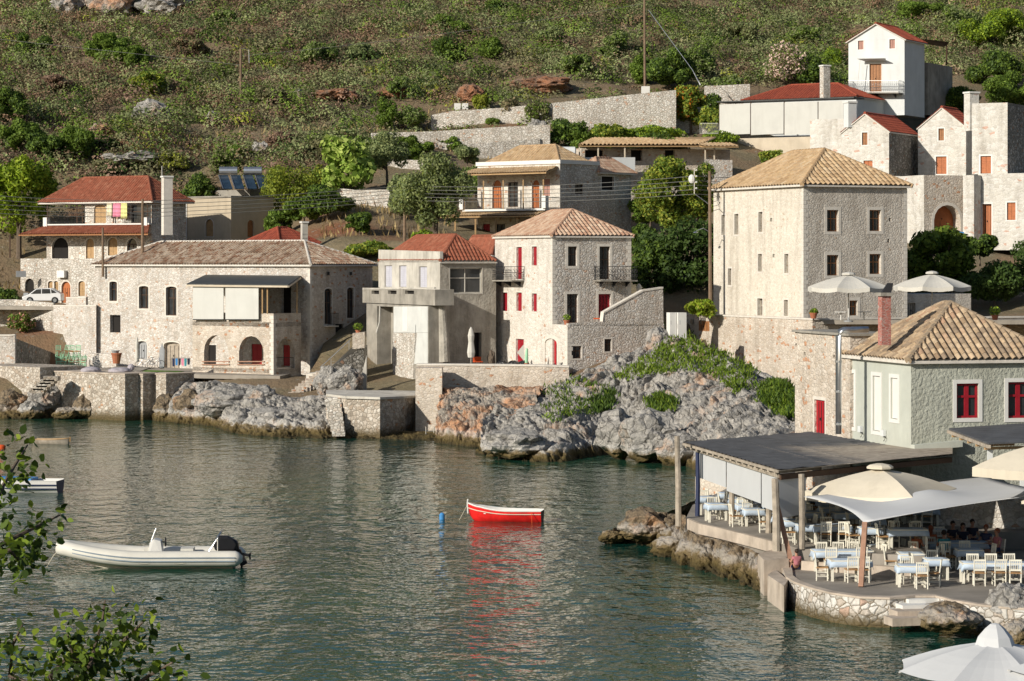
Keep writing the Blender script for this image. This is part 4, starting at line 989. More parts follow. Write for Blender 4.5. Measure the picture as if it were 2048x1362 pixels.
o = MB().prism([P(705,667,150.2), P(729,664,150.2), P(729,696,150.2), P(705,698,150.2)], (0,1.2,0)).build('planter_wall', 'stone_warm', None, origin=P(717,698,150.2)); tag(o, 'small sunlit stone planter wall at the stair head', 'wall')

# ---- C: tan block building; solar roof; D: small red roof
r = building('tan_block_house', 'unplastered tan box building with arched shuttered windows', rootat(462,500,184))
C0 = Block(462, 184, 50, 370, 547, 394, 520, r)
opening(C0.fl, r, 411,438,427,473, kind='shutter', mat='wood_tan', arch=1, surround='quoin', sw=.07); opening(C0.fr, r, 495,440,508,474, kind='shutter', mat='wood_brown', arch=1)
C0.walls('tan_block', top=True); MB().prism([C0.corner(i, C0.z1+.002, .08) for i in range(4)], (0,0,.12)).build('roof_slab', 'concrete', r)
MB().tube([C0.fl.px(374,396,.06), C0.fl.px(374,490,.06)], .05, 6).build('downpipe', 'white', r)
r = building('concrete_house', 'low grey concrete roof carrying solar water heaters', rootat(500,420,191))
S0 = Block(500, 191, 50, 430, 548, 379, 440, r); S0.walls('concrete', top=True)
for i, x in enumerate((459, 508)):
    q = empty('solar_water_heater', P(x,378,190), label=('left' if i == 0 else 'right')+' solar water heater of the pair on the concrete roof', cat='solar heater', group='rooftop solar heaters')
    MB().tube([P(x-20,342,192.3), P(x+16,342,192.3)], .42, 14).build('tank', 'steel', q)
    for j in (0, 1):
        x0 = x-22+j*24; MB().prism([P(x0,350,192), P(x0+19,350,192), P(x0+28,377,189.5), P(x0+9,377,189.5)], (0,.05,-.08)).build('panel', 'solar', q)
        MB().beam(P(x0+9,377,189.4), P(x0,350,191.9), .07).build('panel_frame', 'steel', q)
    MB().beam(P(x-10,378,192.3), P(x-10,345,192.3), .08).build('stand', 'steel', q); MB().beam(P(x+10,378,192.3), P(x+10,345,192.3), .08).build('stand', 'steel', q)
r = building('low_tiled_house', 'low house with bright red tiles behind the long stone house', rootat(560,560,172))
D0 = Block(560, 172, 54, 476, 668, 492, 580, r, W=6); D0.walls('concrete'); hip_roof(r, D0, 1.6, 'tile_red', over=.2, tile=.28)
chimney(r, 601, 616, 446, 490, 174, 'concrete_light')

# ---- E: raw concrete house
r = building('concrete_villa', 'unfinished grey concrete house with red tiles and a heavy balcony', rootat(880,730,149))
E0 = Block(880, 149, 25, 757, 992, 522, 735, r)
for o in ((769,531,784,574),(798,531,813,574),(838,533,854,575)): opening(E0.fl, r, *o, kind='shutter', mat='lilac_shutter', depth=.2)
opening(E0.fr, r, 900,536,964,586, kind='dark', leaf='concrete_light', depth=.3, surround='concrete_light', sw=.08)
opening(E0.fr, r, 947,665,963,722, kind='void', depth=.5); opening(E0.fl, r, 790,640,803,664, kind='void')
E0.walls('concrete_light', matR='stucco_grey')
mb = MB(); mb.prism([E0.fl.pt(0,E0.z1+.003), E0.fl.pt(E0.fl.len,E0.z1+.003), E0.fl.pt(E0.fl.len,zw(499,E0.c.y+8*1)), E0.fl.pt(0,zw(503,E0.c.y))], E0.fl.n*-.25); mb.build('parapet', 'concrete_light', r)
hip_roof(r, E0, 1.95, 'tile_terracotta', over=.0, tile=.30, amp=.07)
q = MB().prism([E0.fr.px(878,524,-.05), E0.fr.px(992,524,-.05), E0.fr.px(992,524,.25), E0.fr.px(878,524,.25)], (0,0,-.1)).build('cornice', 'concrete_light', r)
E1 = Block(857, 147.6, 25, 733, 886, 612, 800, r)
opening(E1.fl, r, 754,613,786,784, kind='open', depth=1.6, name='recess')
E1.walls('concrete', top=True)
u0, u1, v0, v1 = E1.fl.rect(754,613,786,784); MB().prism([E1.fl.pt(u0-.1, v0, -1.58), E1.fl.pt(u1+.1, v0, -1.58), E1.fl.pt(u1+.1, v1, -1.58), E1.fl.pt(u0-.1, v1, -1.58)], E1.fl.n*-.1).build('recess_wall', 'concrete', r)
f_ = E1.fl; MB().prism([f_.px(788,613,.03), f_.px(856,613,.03), f_.px(856,665,.03), f_.px(788,665,.03)], f_.n*-.05).build('render_panel', 'panel_grey', r)
MB().prism([f_.px(820,665.5,.03), f_.px(856,665.5,.03), f_.px(856,728,.03), f_.px(820,728,.03)], f_.n*-.05).build('render_panel', 'panel_grey', r)
MB().prism([f_.px(787,666,.06), f_.px(835,666,.06), f_.px(828,735,.06), f_.px(828,800,.06), f_.px(787,800,.06)], f_.n*-.08).build('stone_panel', 'garden_stone', r)
MB().prism([f_.px(806,613,.05), f_.px(816,613,.05), f_.px(816,662,.05), f_.px(806,662,.05)], f_.n*-.05).build('window_frame', 'white', r)
MB().prism([f_.px(765,616,-1.2), f_.px(787,616,-1.2), f_.px(787,640,-1.2), f_.px(765,640,-1.2)], f_.n*-.1).build('ceiling_beam', 'white', r)
MB().tube([P(760,612,147.5), P(759,645,147.5), P(753,665,147.5)], .06, 6).build('downpipe', 'concrete_light', r)
E2 = Block(870, 146.8, 25, 725, 908, 579, 611, r)
for o in ((743,581,758,588),(776,581,793,588),(810,581,828,588)): opening(E2.fl, r, *o, kind='void', depth=.25, arch=0)
E2.walls('concrete', name='balcony'); MB().prism([E2.corner(i, E2.z0+.01, -.01) for i in range(4)], (0,0,.15)).build('balcony_slab', 'concrete', r)
MB().beam(E2.fl.px(726,578,-.05), E2.fl.px(869,576,-.05), .18, .10).build('balcony_rail', 'concrete_light', r)
MB().tube([P(884,611,147.6), P(887,660,147.5), P(889,724,147.4)], [.26,.36,.42], 10).build('buttress', 'stucco_grey', r)
MB().prism([P(733,710,146.8), P(733,785,146.8), P(715,785,146.8)], (0,.3,0)).build('prop', 'concrete_light', r)
r = building('red_roofed_house', 'small house with red tiles peeping between the concrete house and the villa behind', rootat(975,560,158))
X0 = Block(985, 156.5, 25, 925, 1015, 510, 620, r); X0.walls('stucco_grey'); hip_roof(r, X0, 1.5, 'tile_terracotta', over=.1, tile=.28)

# ---- F: white stone house with crimson shutters
r = building('stone_house', 'tall white stone house with crimson shutters and two iron balconies', rootat(1105,735,145))
F0 = Block(1105, 145, 25, 990, 1262, 472, 740, r)
for o in ((1033,494,1044,558),(1064,493,1074,531),(1003,585,1015,622),(1033,585,1044,622),(1064,587,1074,623),(1032,678,1048,726)):
    opening(F0.fl, r, *o, kind='shutter', mat='red_shutter', depth=.22, surround='quoin', sw=.12)
for o, k_, m_ in (((1136,493,1154,532),'dark',None),((1199,493,1220,558),'dark',None),((1134,588,1156,650),'dark',None),((1197,588,1222,648),'door','red_shutter')):
    opening(F0.fr, r, *o, kind=k_, mat=m_, depth=.28, surround='quoin', sw=.2)
F0.walls('stone_pale', matR='stone_rough'); F0.quoins(corners=(0,1))
hip_roof(r, F0, 1.95, 'tile_pinkbuff', over=.18, tile=.34, amp=.085, capmat='tile_pinkbuff')
def balcony(root, f, x0, x1, yb, out, h=1.0, mat='iron'):
    a, b = f.px(x0, yb), f.px(x1, yb); n = f.n
    MB().prism([a, b, b+n*out, a+n*out], (0,0,-.1)).build('balcony_slab', 'concrete', root)
    mb = MB()
    for k_ in (.15, .5, .85): p = a.lerp(b, k_); mb.prism([p, p+n*out*.8, p+Vector((0,0,-.5))], (b-a).normalized()*.08)
    mb.build('bracket', 'iron', root)
    railing(root, [a+n*.03, a+n*out, b+n*out, b+n*.03], h, curls=True, step=.22, bar=.02, mat=mat, name='balcony_railing')
balcony(r, F0.fl, 994, 1049, 560, 1.05); balcony(r, F0.fr, 1188, 1262, 560, 1.05)
F1 = Block(1135, 143.2-.05, 25, 1078, 1328, 650, 745, r)
opening(F1.fl, r, 1090,677,1114,734, kind='door', mat='red_door', arch=.35, depth=.25, surround='quoin', sw=.28)
opening(F1.fr, r, 1143,692,1163,717, kind='dark', surround='quoin', sw=.12); opening(F1.fr, r, 1209,678,1223,703, kind='dark', surround='quoin', sw=.1)
F1.walls('stone_pale', matR='stone_rough', top=True); F1.quoins(corners=(0,))
f_ = F1.fr; q = MB().prism([f_.px(1137,651), f_.px(1327,652), f_.px(1326,577), f_.px(1286,583), f_.px(1207,627), f_.px(1205,643), f_.px(1137,647)], f_.n*-.4).build('stair_parapet', 'stone_rough', r)
mb = MB()
for a, b in (((1205,643),(1207,627)),((1207,627),(1286,583)),((1286,583),(1326,577))): mb.prism([f_.px(*a,.05), f_.px(*b,.05), f_.px(*b,-.45), f_.px(*a,-.45)], (0,0,.12))
mb.build('coping', 'quoin', r)

# ---- G: house with tiled loggias
r = building('loggia_house', 'pale house with two tiled loggias and orange arched doors up the slope', rootat(1120,490,178))
G0 = Block(1120, 178, 50, 955, 1196, 325, 500, r)
opening(G0.fl, r, 985,360,1003,416, kind='door', mat='wood_orange', arch=1, surround='quoin', sw=.08); opening(G0.fl, r, 1064,360,1079,416, kind='door', mat='wood_orange', arch=1, surround='quoin', sw=.08)
opening(G0.fl, r, 1086,358,1100,392, kind='shutter', mat='pink_shutter'); opening(G0.fl, r, 1016,364,1036,414, kind='dark'); opening(G0.fl, r, 945+20,448,980,492, kind='shutter', mat='red_shutter'); opening(G0.fl, r, 990,448,1010,492, kind='dark')
opening(G0.fr, r, 1150,367,1167,388, kind='dark')
G0.walls('stone_pale', matR='garden_stone')
hip_roof(r, G0, 1.7, 'tile_buff', over=-.3, tile=.30, amp=.07)
MB().prism([G0.corner(i, G0.z1-.1, .12) for i in (3,0,1)]+[G0.corner(1, G0.z1-.1, -.3), G0.corner(0, G0.z1-.1, -.3), G0.corner(3, G0.z1-.1, -.3)], (0,0,.35)).build('cornice', 'white', r)
shed(r, G0.fl, 955, 336, 1116, 336, 2.3, .55, 'tile_buff', wing=.5, tile=.30, amp=.07, eavemat='wood_tan')
shed(r, G0.fl, 940, 420, 1110, 420, 3.4, .60, 'tile_buff', wing=.6, tile=.30, amp=.07, eavemat='wood_tan')
f_ = G0.fl; z_ = f_.z(1000, 419); pa, pb = f_.pt(.0, z_, 2.1), f_.pt(f_.len, z_, 2.1)
MB().prism([f_.pt(0,z_), f_.pt(f_.len,z_), pb, pa], (0,0,-.18)).build('balcony_slab', 'white', r)
railing(r, [f_.pt(f_.len,z_,.1), pb, pa, f_.pt(0,z_,.1)], .95, step=.16)
for p in (pa, pb): MB().box(p+Vector((0,0,.55)), (.45,.45,1.1), R(50)).build('pedestal', 'white', r)
posts(r, [(pa.lerp(pb, k_), pa.lerp(pb, k_)+Vector((0,0,2.55))) for k_ in (.02,.26,.5,.74,.98)], .12, 'wood_tan')
zb = f_.z(1000, 500); pa2, pb2 = f_.pt(.0, zb, 3.1), f_.pt(f_.len, zb, 3.1)
posts(r, [(pa2.lerp(pb2, k_), pa2.lerp(pb2, k_)+Vector((0,0,2.9))) for k_ in (.0,.25,.5,.75,1)], .14, 'wood_tan')
railing(r, [pa2, pb2], .9, step=.18); MB().prism([f_.pt(0,zb,.02), f_.pt(f_.len,zb,.02), pb2, pa2], (0,0,-1.4)).build('terrace_base', 'garden_stone', r)
G1 = Block(1196, 181.4, 50, 1150, 1262, 345, 500, r)
opening(G1.fr, r, 1203,353,1228,380, kind='void', surround='white', sw=.1); G1.walls('garden_stone'); hip_roof(r, G1, 1.4, 'tile_pinkbuff', over=.4, tile=.30)
for i, (a, b, y, yy) in enumerate(((1066,1104,303,190),(1111,1152,304,189))):
    q = empty('water_tank', P((a+b)/2, y+12, yy), label=('left ' if i == 0 else 'right ')+'white cylindrical water tank behind the loggia house roof', cat='water tank', group='rooftop water tanks')
    MB().tube([P(a,y,yy), P(a+2,y,yy), P(b-2,y,yy), P(b,y,yy)], [.3,.5,.5,.3], 16).build('tank', 'white_wall', q, smooth=False); MB().box(P((a+b)/2,y+12,yy), (1.4,.7,.3)).build('stand', 'steel', q)

# ---- H: long low house with a buff tiled veranda
r = building('veranda_house', 'long low house with a buff tiled veranda behind the cypress trees', rootat(1160,390,191))
H0 = Block(1162, 191, 14, 1150, 1460, 296, 410, r, L=6)
for o in ((1170,300,1208,332),(1262,300,1285,322),(1330,300,1350,330),(1410,330,1445,360)): opening(H0.fr, r, *o, kind='void', depth=.6)
H0.walls('stone_warm', top=True)
roof_build(r, [[H0.fr.px(1147,293,1.8), H0.fr.px(1385,293,1.8), H0.bl.px(1432,273,0), H0.bl.px(1185,278,0)]], 'tile_buff', tile=.40, amp=.12, eavemat='wood_tan')
roof_build(r, [[H0.fr.px(1388,295,2.6), H0.fr.px(1460,295,2.6), H0.fr.px(1458,286,0), H0.fr.px(1385,286,0)]], 'tile_buff', tile=.40, eavemat='wood_tan')
posts(r, [(H0.fr.px(x,y,1.6), H0.fr.px(x,295,1.6)) for x, y in ((1150,325),(1187,322),(1240,330),(1400,325),(1418,325))], .13, 'cream_render')
MB().prism([H0.fr.px(1150,316,1.7), H0.fr.px(1260,316,1.7), H0.fr.px(1260,345,1.7), H0.fr.px(1150,345,1.7)], (0,.3,0)).build('terrace_wall', 'white_wall', r)
MB().prism([H0.fr.px(1395,320,2.2), H0.fr.px(1450,322,2.2), H0.fr.px(1450,372,2.2), H0.fr.px(1395,372,2.2)], (0,.3,0)).build('terrace_wall', 'stone_rough', r)

# ---- I: tall white house, gable front
r = building('gabled_house', 'tall white gabled house with a red roof edge and railed balcony', rootat(1809,225,213))
I0 = Block(1809, 213, 60, 1697, 1849, 77, 230, r)
for o in ((1716,79,1727,99),(1779,77,1790,97)): opening(I0.fl, r, *o, kind='shutter', mat='pink_shutter', surround='white', sw=.14)
opening(I0.fl, r, 1739,128,1763,184, kind='door', mat='wood_brown', surround='white', sw=.1); opening(I0.fl, r, 1739,209,1762,226, kind='shutter', mat='pink_shutter')
I0.walls('white_wall'); gable(r, I0, 1.75, 'tile_red', 'white_wall', over=.25)
balcony(r, I0.fl, 1706, 1806, 186, 1.3, 1.25, 'steel')
f_ = I0.fl; MB().prism([f_.px(1722,119,1.2), f_.px(1779,118,1.2), f_.px(1772,122,0), f_.px(1730,123,0)], (0,0,.1)).build('canopy', 'white_wall', r)
MB().beam(f_.px(1728,122,1.1), f_.px(1722,183,1.1), .06).build('pole', 'white', r)
I1 = Block(1856, 217.5, 60, 1830, 1905, 125, 230, r); I1.walls('concrete', top=True)
MB().prism([P(1850,78,217), P(1897,84,217.5), P(1895,90,219), P(1842,82,219)], (0,2.5,0)).build('pergola_roof', 'wood_dark', r)
posts(r, [(P(1893,130,218), P(1893,86,218))], .15, 'wood_dark')
# ---- J: red roofed house with a white blind terrace
r = building('terrace_house', 'low house with red tiles and a stone chimney beside the tall white one', rootat(1697,240,209))
J0 = Block(1715, 209, 60, 1487, 1770, 194, 290, r); J0.walls('white_wall'); hip_roof(r, J0, 1.75, 'tile_red', over=.2, tile=.30)
chimney(r, 1640, 1660, 133, 196, 206, 'garden_stone')
r = empty('shaded_terrace', P(1690,270,204), label='terrace closed by four tall white blinds above a concrete wall', cat='pergola')
J1 = Block(1706, 203.5, 60, 1437, 1725, 198, 272, r)
f_ = J1.fl; xs_ = (1438,1501,1568,1636,1688)
for a, b in zip(xs_[:-1], xs_[1:]): MB().prism([f_.px(a+1,209-(a-1438)*.03), f_.px(b-1,209-(b-1438)*.03), f_.px(b-1,268-(b-1438)*.005), f_.px(a+1,270)], f_.n*-.04).build('blind', 'blind', r)
posts(r, [(f_.px(x,270,-.1), f_.px(x,203,-.1)) for x in xs_], .12, 'wood_dark')
MB().prism([J1.corner(i, J1.z1+.1, .15) for i in range(4)], (0,0,.12)).build('terrace_roof', 'awning_dark', r)
J2 = Block(1706, 203.3, 60, 1437, 1725, 271, 350, r); J2.walls('cream_render', top=True, name='base_wall')
railing(r, [P(1400,268,205), P(1436,268,205)], 1.1, mat='white', step=.2)

# ---- K: pale stone tower houses at the right
r = building('stone_row_house', 'pale stone row of gabled tower houses with orange doors and red roofs', rootat(1848,475,170))
K1 = Block(1778, 174, 62, 1683, 1836, 262, 420, r)
opening(K1.fl, r, 1724,265,1735,290, kind='shutter', mat='wood_brown', surround='white', sw=.1); opening(K1.fl, r, 1727,321,1745,352, kind='shutter', mat='wood_orange')
K1.walls('stone_white', matR='stone_dark_or_shade'); gable(r, K1, 1.6, 'tile_red', 'stone_white', over=.1)  # right face gets the darker stone as painted shade
K2 = Block(1932, 176.2, 62, 1836, 1962, 253, 420, r)
opening(K2.fl, r, 1877,257,1888,281, kind='shutter', mat='wood_brown', surround='white', sw=.1); opening(K2.fl, r, 1872,313,1893,348, kind='shutter', mat='wood_orange', surround='white', sw=.14)
K2.walls('stone_white'); gable(r, K2, 1.75, 'tile_red', 'stone_white', over=.1)
K4 = Block(2120, 166.5, 62, 1956, 2170, 345, 500, r)
opening(K4.fl, r, 1964,408,1983,474, kind='door', mat='wood_orange', surround='white', sw=.12, depth=.35); opening(K4.fl, r, 2014,405,2031,440, kind='shutter', mat='wood_orange', surround='white', sw=.12)
K4.walls('stone_white', top=True)
K3 = Block(2015, 168.9, 62, 1944, 2085, 205, 347, r)
for q_ in (K3, K3.fl, K3.fr, K3.bl, K3.br): q_.z0 = K4.z1
opening(K3.fl, r, 1961,312,1982,347, kind='shutter', mat='wood_orange', surround='white', sw=.14)
K3.walls('stone_white', matR='stone_dark_or_shade', top=True)  # shade of the right side is put into its colour
chimney(r, 1929, 1957, 187, 262, 170.5, 'stone_white')
K6 = Block(1948, 168.2, 50, 1926, 1962, 350, 490, r); K6.walls('stone_white', top=True)
K5 = Block(1848, 168.8, 22, 1800, 1930, 350, 490, r)
opening(K5.fr, r, 1868,410,1921,462, kind='door', mat='wood_orange', arch=1, depth=1.2, surround='quoin', sw=.25)
K5.walls('stone_white', matR='stone_warm', top=True)
K7 = Block(1692, 177, 62, 1620, 1712, 237, 420, r); K7.walls('stone_white', top=True)
chimney(r, 1688, 1712, 206, 255, 175.5, 'white_wall', name='chimney')
K8 = Block(1800, 172.4, 62, 1640, 1836, 352, 470, r); K8.walls('stone_white', top=True)
o = MB().prism([P(1900,462,166.5), P(1928,464,166.5), P(1928,478,166.5), P(1900,476,166.5)], (0,1.5,0)).build('blue_tarp', 'boat_blue', None, origin=P(1914,478,166.5)); tag(o, 'blue cover lying at the foot of the arched doorway', 'cover')

# ---- L: big stone tower house
r = building('tower_house', 'big square three storey stone tower house with a buff pyramid roof', rootat(1607,637,143))
L0 = Block(1607, 143, 24, 1427, 1814, 370, 645, r)
for o in ((1443,430,1450,470),(1469,428,1477,469),(1517,424,1525,464),(1516,508,1524,543),(1569,508,1577,546),(1456,537,1463,570),(1515,597,1525,631),(1568,600,1576,632)):
    opening(L0.fl, r, *o, kind='dark', depth=.35, surround='quoin', sw=.14, leaf='wood_grey')
for o in ((1654,420,1677,463),(1739,420,1762,462),(1654,510,1677,551),(1739,508,1762,548),(1699,601,1715,631)):
    opening(L0.fr, r, *o, kind='dark', depth=.35, surround='quoin', sw=.22, leaf='wood_brown')
for x, y in ((1542,440),(1547,512),(1780,440),(1777,482)): opening(L0.fl if x < 1600 else L0.fr, r, x-2, y-4, x+2, y+3, kind='void', depth=.3, name='vent')
L0.walls('tower_smooth', matR='stone_tower'); L0.quoins(corners=(0,1))
hip_roof(r, L0, 2.75, 'tile_buff', over=.3, tile=.42, amp=.10, row=.5, capmat='tile_buff', cap_r=.17)
L1 = Block(1815, 147.2, 24, 1800, 1942, 588, 650, r, L=5)
opening(L1.fr, r, 1816,606,1831,634, kind='door', mat='wood_grey'); L1.walls('stone_tower', name='annex_wall', top=True)
# ================================================================== terraces, quays, garden walls
def slab(name, pts, thick, mat, kind='structure', **k):
    o = MB().prism([Vector(p) for p in pts], (0,0,-thick)).build(name, mat); return tag(o, kind=kind, **k) if kind else tag(o, **k)
def wall_thing(name, label, pts, thick, mat, cat='wall', coping=None, group=None, back=(0,1,0)):
    """free standing wall along pts = [(px, ytop, ybot, Y)]; thickness goes backwards"""
    if group == 'white stone garden walls on the slope': 
        yy = [(yon(x, b-4) or Y) for x, a, b, Y in pts]; xx = [q[0] for q in pts]; sl = min(max(np.polyfit(xx, yy, 1)[0], -.015), 0); fit = sl*(np.array(xx)-xx[0]); fit = fit+(np.array(yy)-fit).min()-.3
        pts = [(q[0], q[1], q[2]+34, float(y_)) for q, y_ in zip(pts, fit)]
    root = empty(name, P(pts[0][0], pts[0][2], pts[0][3]), label=label, cat=cat, group=group) if coping else None
    mb = MB(); bk = Vector(back).normalized()*thick; n = len(pts)
    ft = [P(x, a, Y) for x, a, b, Y in pts]; fb = [P(x, b, Y) for x, a, b, Y in pts]
    for i in range(n-1):
        if pts[i+1][0]-pts[i][0] > 60 or coping:
            pass
        mb.quad(fb[i], fb[i+1], ft[i+1], ft[i]); mb.quad(ft[i], ft[i+1], ft[i+1]+bk, ft[i]+bk); mb.quad(fb[i]+bk, fb[i+1]+bk, ft[i+1]+bk, ft[i]+bk)
    for i in (0, n-1): mb.quad(fb[i], ft[i], ft[i]+bk, fb[i]+bk)
    o = mb.build('wall' if root else name, mat, root, origin=None if root else fb[0], fix=False)
    if root:
        mb = MB(); up = Vector((0,0,.12)); fo = Vector((0,-.06,0))
        for i in range(n-1): mb.prism([ft[i]+fo, ft[i+1]+fo, ft[i+1]+bk-fo, ft[i]+bk-fo], up)
        mb.build('coping', coping, root)
        return root
    return tag(o, label, cat, group)
# left quay, pavement and walls
zq = 3.32
slab('quay_pavement', [G(-300,705,zq), G(-300,738,zq), G(105,738,zq), G(118,748,zq), G(262,750,zq), G(318,750,zq), G(384,748,zq), G(400,749,zq), G(560,752,zq), G(640,735,zq), G(700,700,zq), G(0,690,zq)], .3, 'paving')
def box_thing(name, label, cat, blk, mat, top=None, group=None, matR=None):
    r_ = empty(name, blk.corner(0, blk.z0), label=label, cat=cat, group=group); blk.root = r_; blk.walls(mat, top=True, matR=matR)
    if top: MB().prism([blk.corner(i, blk.z1+.003, .06) for i in range(4)], (0,0,.10)).build('coping', top, r_)
    return r_
gq = 'quay walls at the left'
box_thing('quay_wall', 'pale rounded stone quay wall at the far left with a dark end face', 'wall', Block(80, 154.9, 50, -160, 128, 735, 845, W=4.5), 'stone_quay', group=gq)
box_thing('quay_wall', 'widest sunlit sea wall below the grey bean bags', 'wall', Block(250, 151.6, 50, 108, 300, 750, 850, L=None, W=3.2), 'stone_quay', 'kerb', gq)
box_thing('quay_wall', 'narrow middle quay buttress with a tall dark side', 'wall', Block(286, 152.2, 50, 270, 330, 750, 850, W=3.2), 'stone_quay', 'kerb', gq)
box_thing('quay_wall', 'last quay buttress with a dark side beside the brown boulders', 'wall', Block(332, 152.0, 50, 312, 388, 750, 850), 'stone_quay', 'kerb', gq)
r = empty('quay_steps', P(100,800,153), label='stone steps going down beside the wide sea wall', cat='stairs')
for i in range(5): MB().box(P(104-i*7, 757+i*6, 153.6), (1.1,1.4,.34)).build('step', 'stone_quay', r)
slab('lawn', [G(200,746,3.36), G(335,748,3.36), G(368,742,3.36), G(250,739,3.36), G(205,740,3.36)], .03, 'grass_mat')
slab('step_slab', [P(262,748,154), P(210,740,157), P(230,733,158), P(300,735,157)], .1, 'paving')
wall_thing('garden_wall', 'low rubble garden wall at the left edge above the quay', [(-200,672,740,162),(20,672,736,161),(30,671,735,161)], .5, 'stone_rough', coping='quoin')
wall_thing('garden_wall', 'dark shadowed stone wall behind the mint green chairs', [(29,676,735,161.2),(70,692,735,166),(107,706,735,171)], .5, 'stone_dark_or_shade', back=(-.4,1,0))  # the wall's shade is painted in with the darker stone
wall_thing('retaining_wall', 'tall sunlit rubble wall behind the stacked mint green chairs', [(107,613,732,171.5),(192,613,736,168.2)], .8, 'stone_rough', coping='quoin')
wall_thing('retaining_wall', 'rubble wall below the parked white car', [(-250,600,690,175),(30,599,690,175),(107,606,700,172)], .8, 'garden_stone')
wall_thing('planter_wall', 'stone planter wall with red flowers before the villa door', [(132,597,613,173.5),(172,597,615,172.5)], 1.0, 'stone_rough', coping='quoin')
wall_thing('low_wall', 'low stone ledge beside the clay pots and mint chairs', [(172,706,735,166.5),(232,708,735,164)], .8, 'stone_rough')
slab('villa_yard', [P(-250,610,175), P(107,613,172), P(192,614,169), P(330,612,177), P(300,604,190), P(-250,604,190)], .3, 'paving')
# house terrace of the middle
zt = 4.42
slab('house_terrace', [G(838,736,zt), G(900,737,zt), G(1090,738,zt), G(1134,739,zt), G(1160,735,zt), G(1020,718,zt), G(875,716,zt)], .3, 'paving')
r = wall_thing('terrace_wall', 'pale terrace wall with rusty stones above the orange cliff', [(833,731,830,141.2),(886,731,830,140.9),(1000,732,815,140.6),(1088,733,810,140.2),(1138,735,800,140.2)], .9, 'stone_warm', coping='quoin')
wall_thing('stone_pier', 'sunlit stone pier running from the terrace wall down to the sea', [(831,736,885,138.9),(884,736,885,138.6)], 2.2, 'stone_warm')
r = empty('sea_platform', P(740,880,138), label='dark rubble sea platform with a pale slab top below the concrete house', cat='platform')
zp = zat(789, 138)
mb = MB(); pts = [(652,792,878,139.8),(690,797,880,137.6),(760,799,882,136.6),(808,797,884,138.6),(834,795,884,140.8)]
for a, b in zip(pts[:-1], pts[1:]): mb.quad(P(a[0],a[2],a[3]), P(b[0],b[2],b[3]), P(b[0],b[1],b[3]), P(a[0],a[1],a[3]))
mb.build('wall', 'stone_quay', r, fix=False)
MB().prism([P(a[0],a[1],a[3]-.15) for a in pts]+[P(836,786,143), P(652,784,144)], (0,0,.16)).build('slab_top', 'concrete_light', r)
for i in range(8): MB().box(P(666+i*1.6, 800+i*9.5, 138.3-i*.22), (1.1-.03*i,.9,.36), .05*(i % 2)).build('step', 'garden_stone', r)
for x in (852,869):
    pass
o = empty('sea_ladder', P(860,890,138.2), label='thin pale metal ladder rails standing in the water below the pier', cat='ladder')
for x in (852,868): MB().tube([P(x,892,137.2), P(x,853,137.2)], .04, 6).build('rail', 'steel', o)
mb = MB(); [mb.beam(P(852,y,137.2), P(868,y,137.2), .04) for y in (862,872,882)]; mb.build('rungs', 'steel', o)
# tower terrace
z8 = zat(639, 139)
slab('tower_terrace', [P(1380,639,151), P(1432,636,153), P(1625,640,139.2), P(2300,640,139.2*1.0), P(2300,636,160), P(1400,630,166)], .3, 'paving')
M1 = Block(1625, 139, 24, 1372, 2250, 640, 850)
r = empty('terrace_wall', M1.corner(0, M1.z0), label='long warm stone retaining wall carrying the tower terrace above the cliff', cat='wall'); M1.root = r
opening(M1.fl, r, 1397,642,1419,662, kind='door', mat='wood_brown', depth=.05, name='hatch'); M1.fr.op = []
M1.walls('stone_warm'); MB().prism([M1.fl.pt(-.1,M1.z1,.06), M1.fl.pt(M1.fl.len,M1.z1,.06), M1.fl.pt(M1.fl.len,M1.z1,-.5), M1.fl.pt(-.1,M1.z1,-.5)], (0,0,.12)).build('coping', 'quoin', r)
MB().prism([M1.fr.pt(0,M1.z1,.06), M1.fr.pt(M1.fr.len,M1.z1,.06), M1.fr.pt(M1.fr.len,M1.z1,-.4), M1.fr.pt(0,M1.z1,-.4)], (0,0,.12)).build('coping', 'quoin', r)
r = empty('wall_cabinets', P(1352,682,143), label='pair of tall white metal cabinets at the left end of the tower terrace wall', cat='cabinet')
for a, b in ((1336,1350),(1352,1370)):
    q = MB().box(P((a+b)/2,653,143), ((b-a)/28,.7,2.0), .3).build('cabinet', 'white', r); MB().box(P((a+b)/2-1,645,142.4), (.03,.06,.3), .3).build('handle', 'grey_metal', q)
# hillside garden walls
gw = 'white stone garden walls on the slope'
wall_thing('garden_wall', 'long lower garden wall below the red earth strip', [(742,266,292,210),(860,263,294,209),(1000,254,288,209),(1100,249,285,210)], .9, 'garden_stone', group=gw)
wall_thing('garden_wall', 'upper garden wall with two white gate posts', [(862,230,256,219),(905,222,252,219),(1000,216,250,219),(1105,206,246,220)], .9, 'garden_stone', group=gw)
wall_thing('garden_wall', 'tall garden wall sloping up toward the pole base', [(1106,206,262,217),(1170,199,262,217),(1290,186,240,218),(1352,180,240,219)], 1.0, 'garden_stone', group=gw)
wall_thing('garden_wall', 'second tier garden wall with a dark niche below the pole', [(1235,217,262,213.5),(1300,215,262,213),(1420,214,260,213)], 1.0, 'garden_stone', group=gw)
wall_thing('garden_wall', 'short garden wall left of the red roofed house', [(1410,172,215,223),(1500,168,215,224)], 1.0, 'garden_stone', group=gw)
wall_thing('garden_wall', 'low garden wall above the water tanks', [(940,288,318,201.5),(1080,277,318,202.5)], .8, 'garden_stone')
wall_thing('garden_wall', 'dry stone wall above the dusty bank behind the wire pole', [(640,374,402,190),(720,380,412,187),(812,378,414,186)], .8, 'garden_stone', group=gw)
wall_thing('garden_wall', 'small rubble wall below the olive trees on the left', [(770,318,334,199),(880,322,342,198)], .8, 'garden_stone', group=gw)
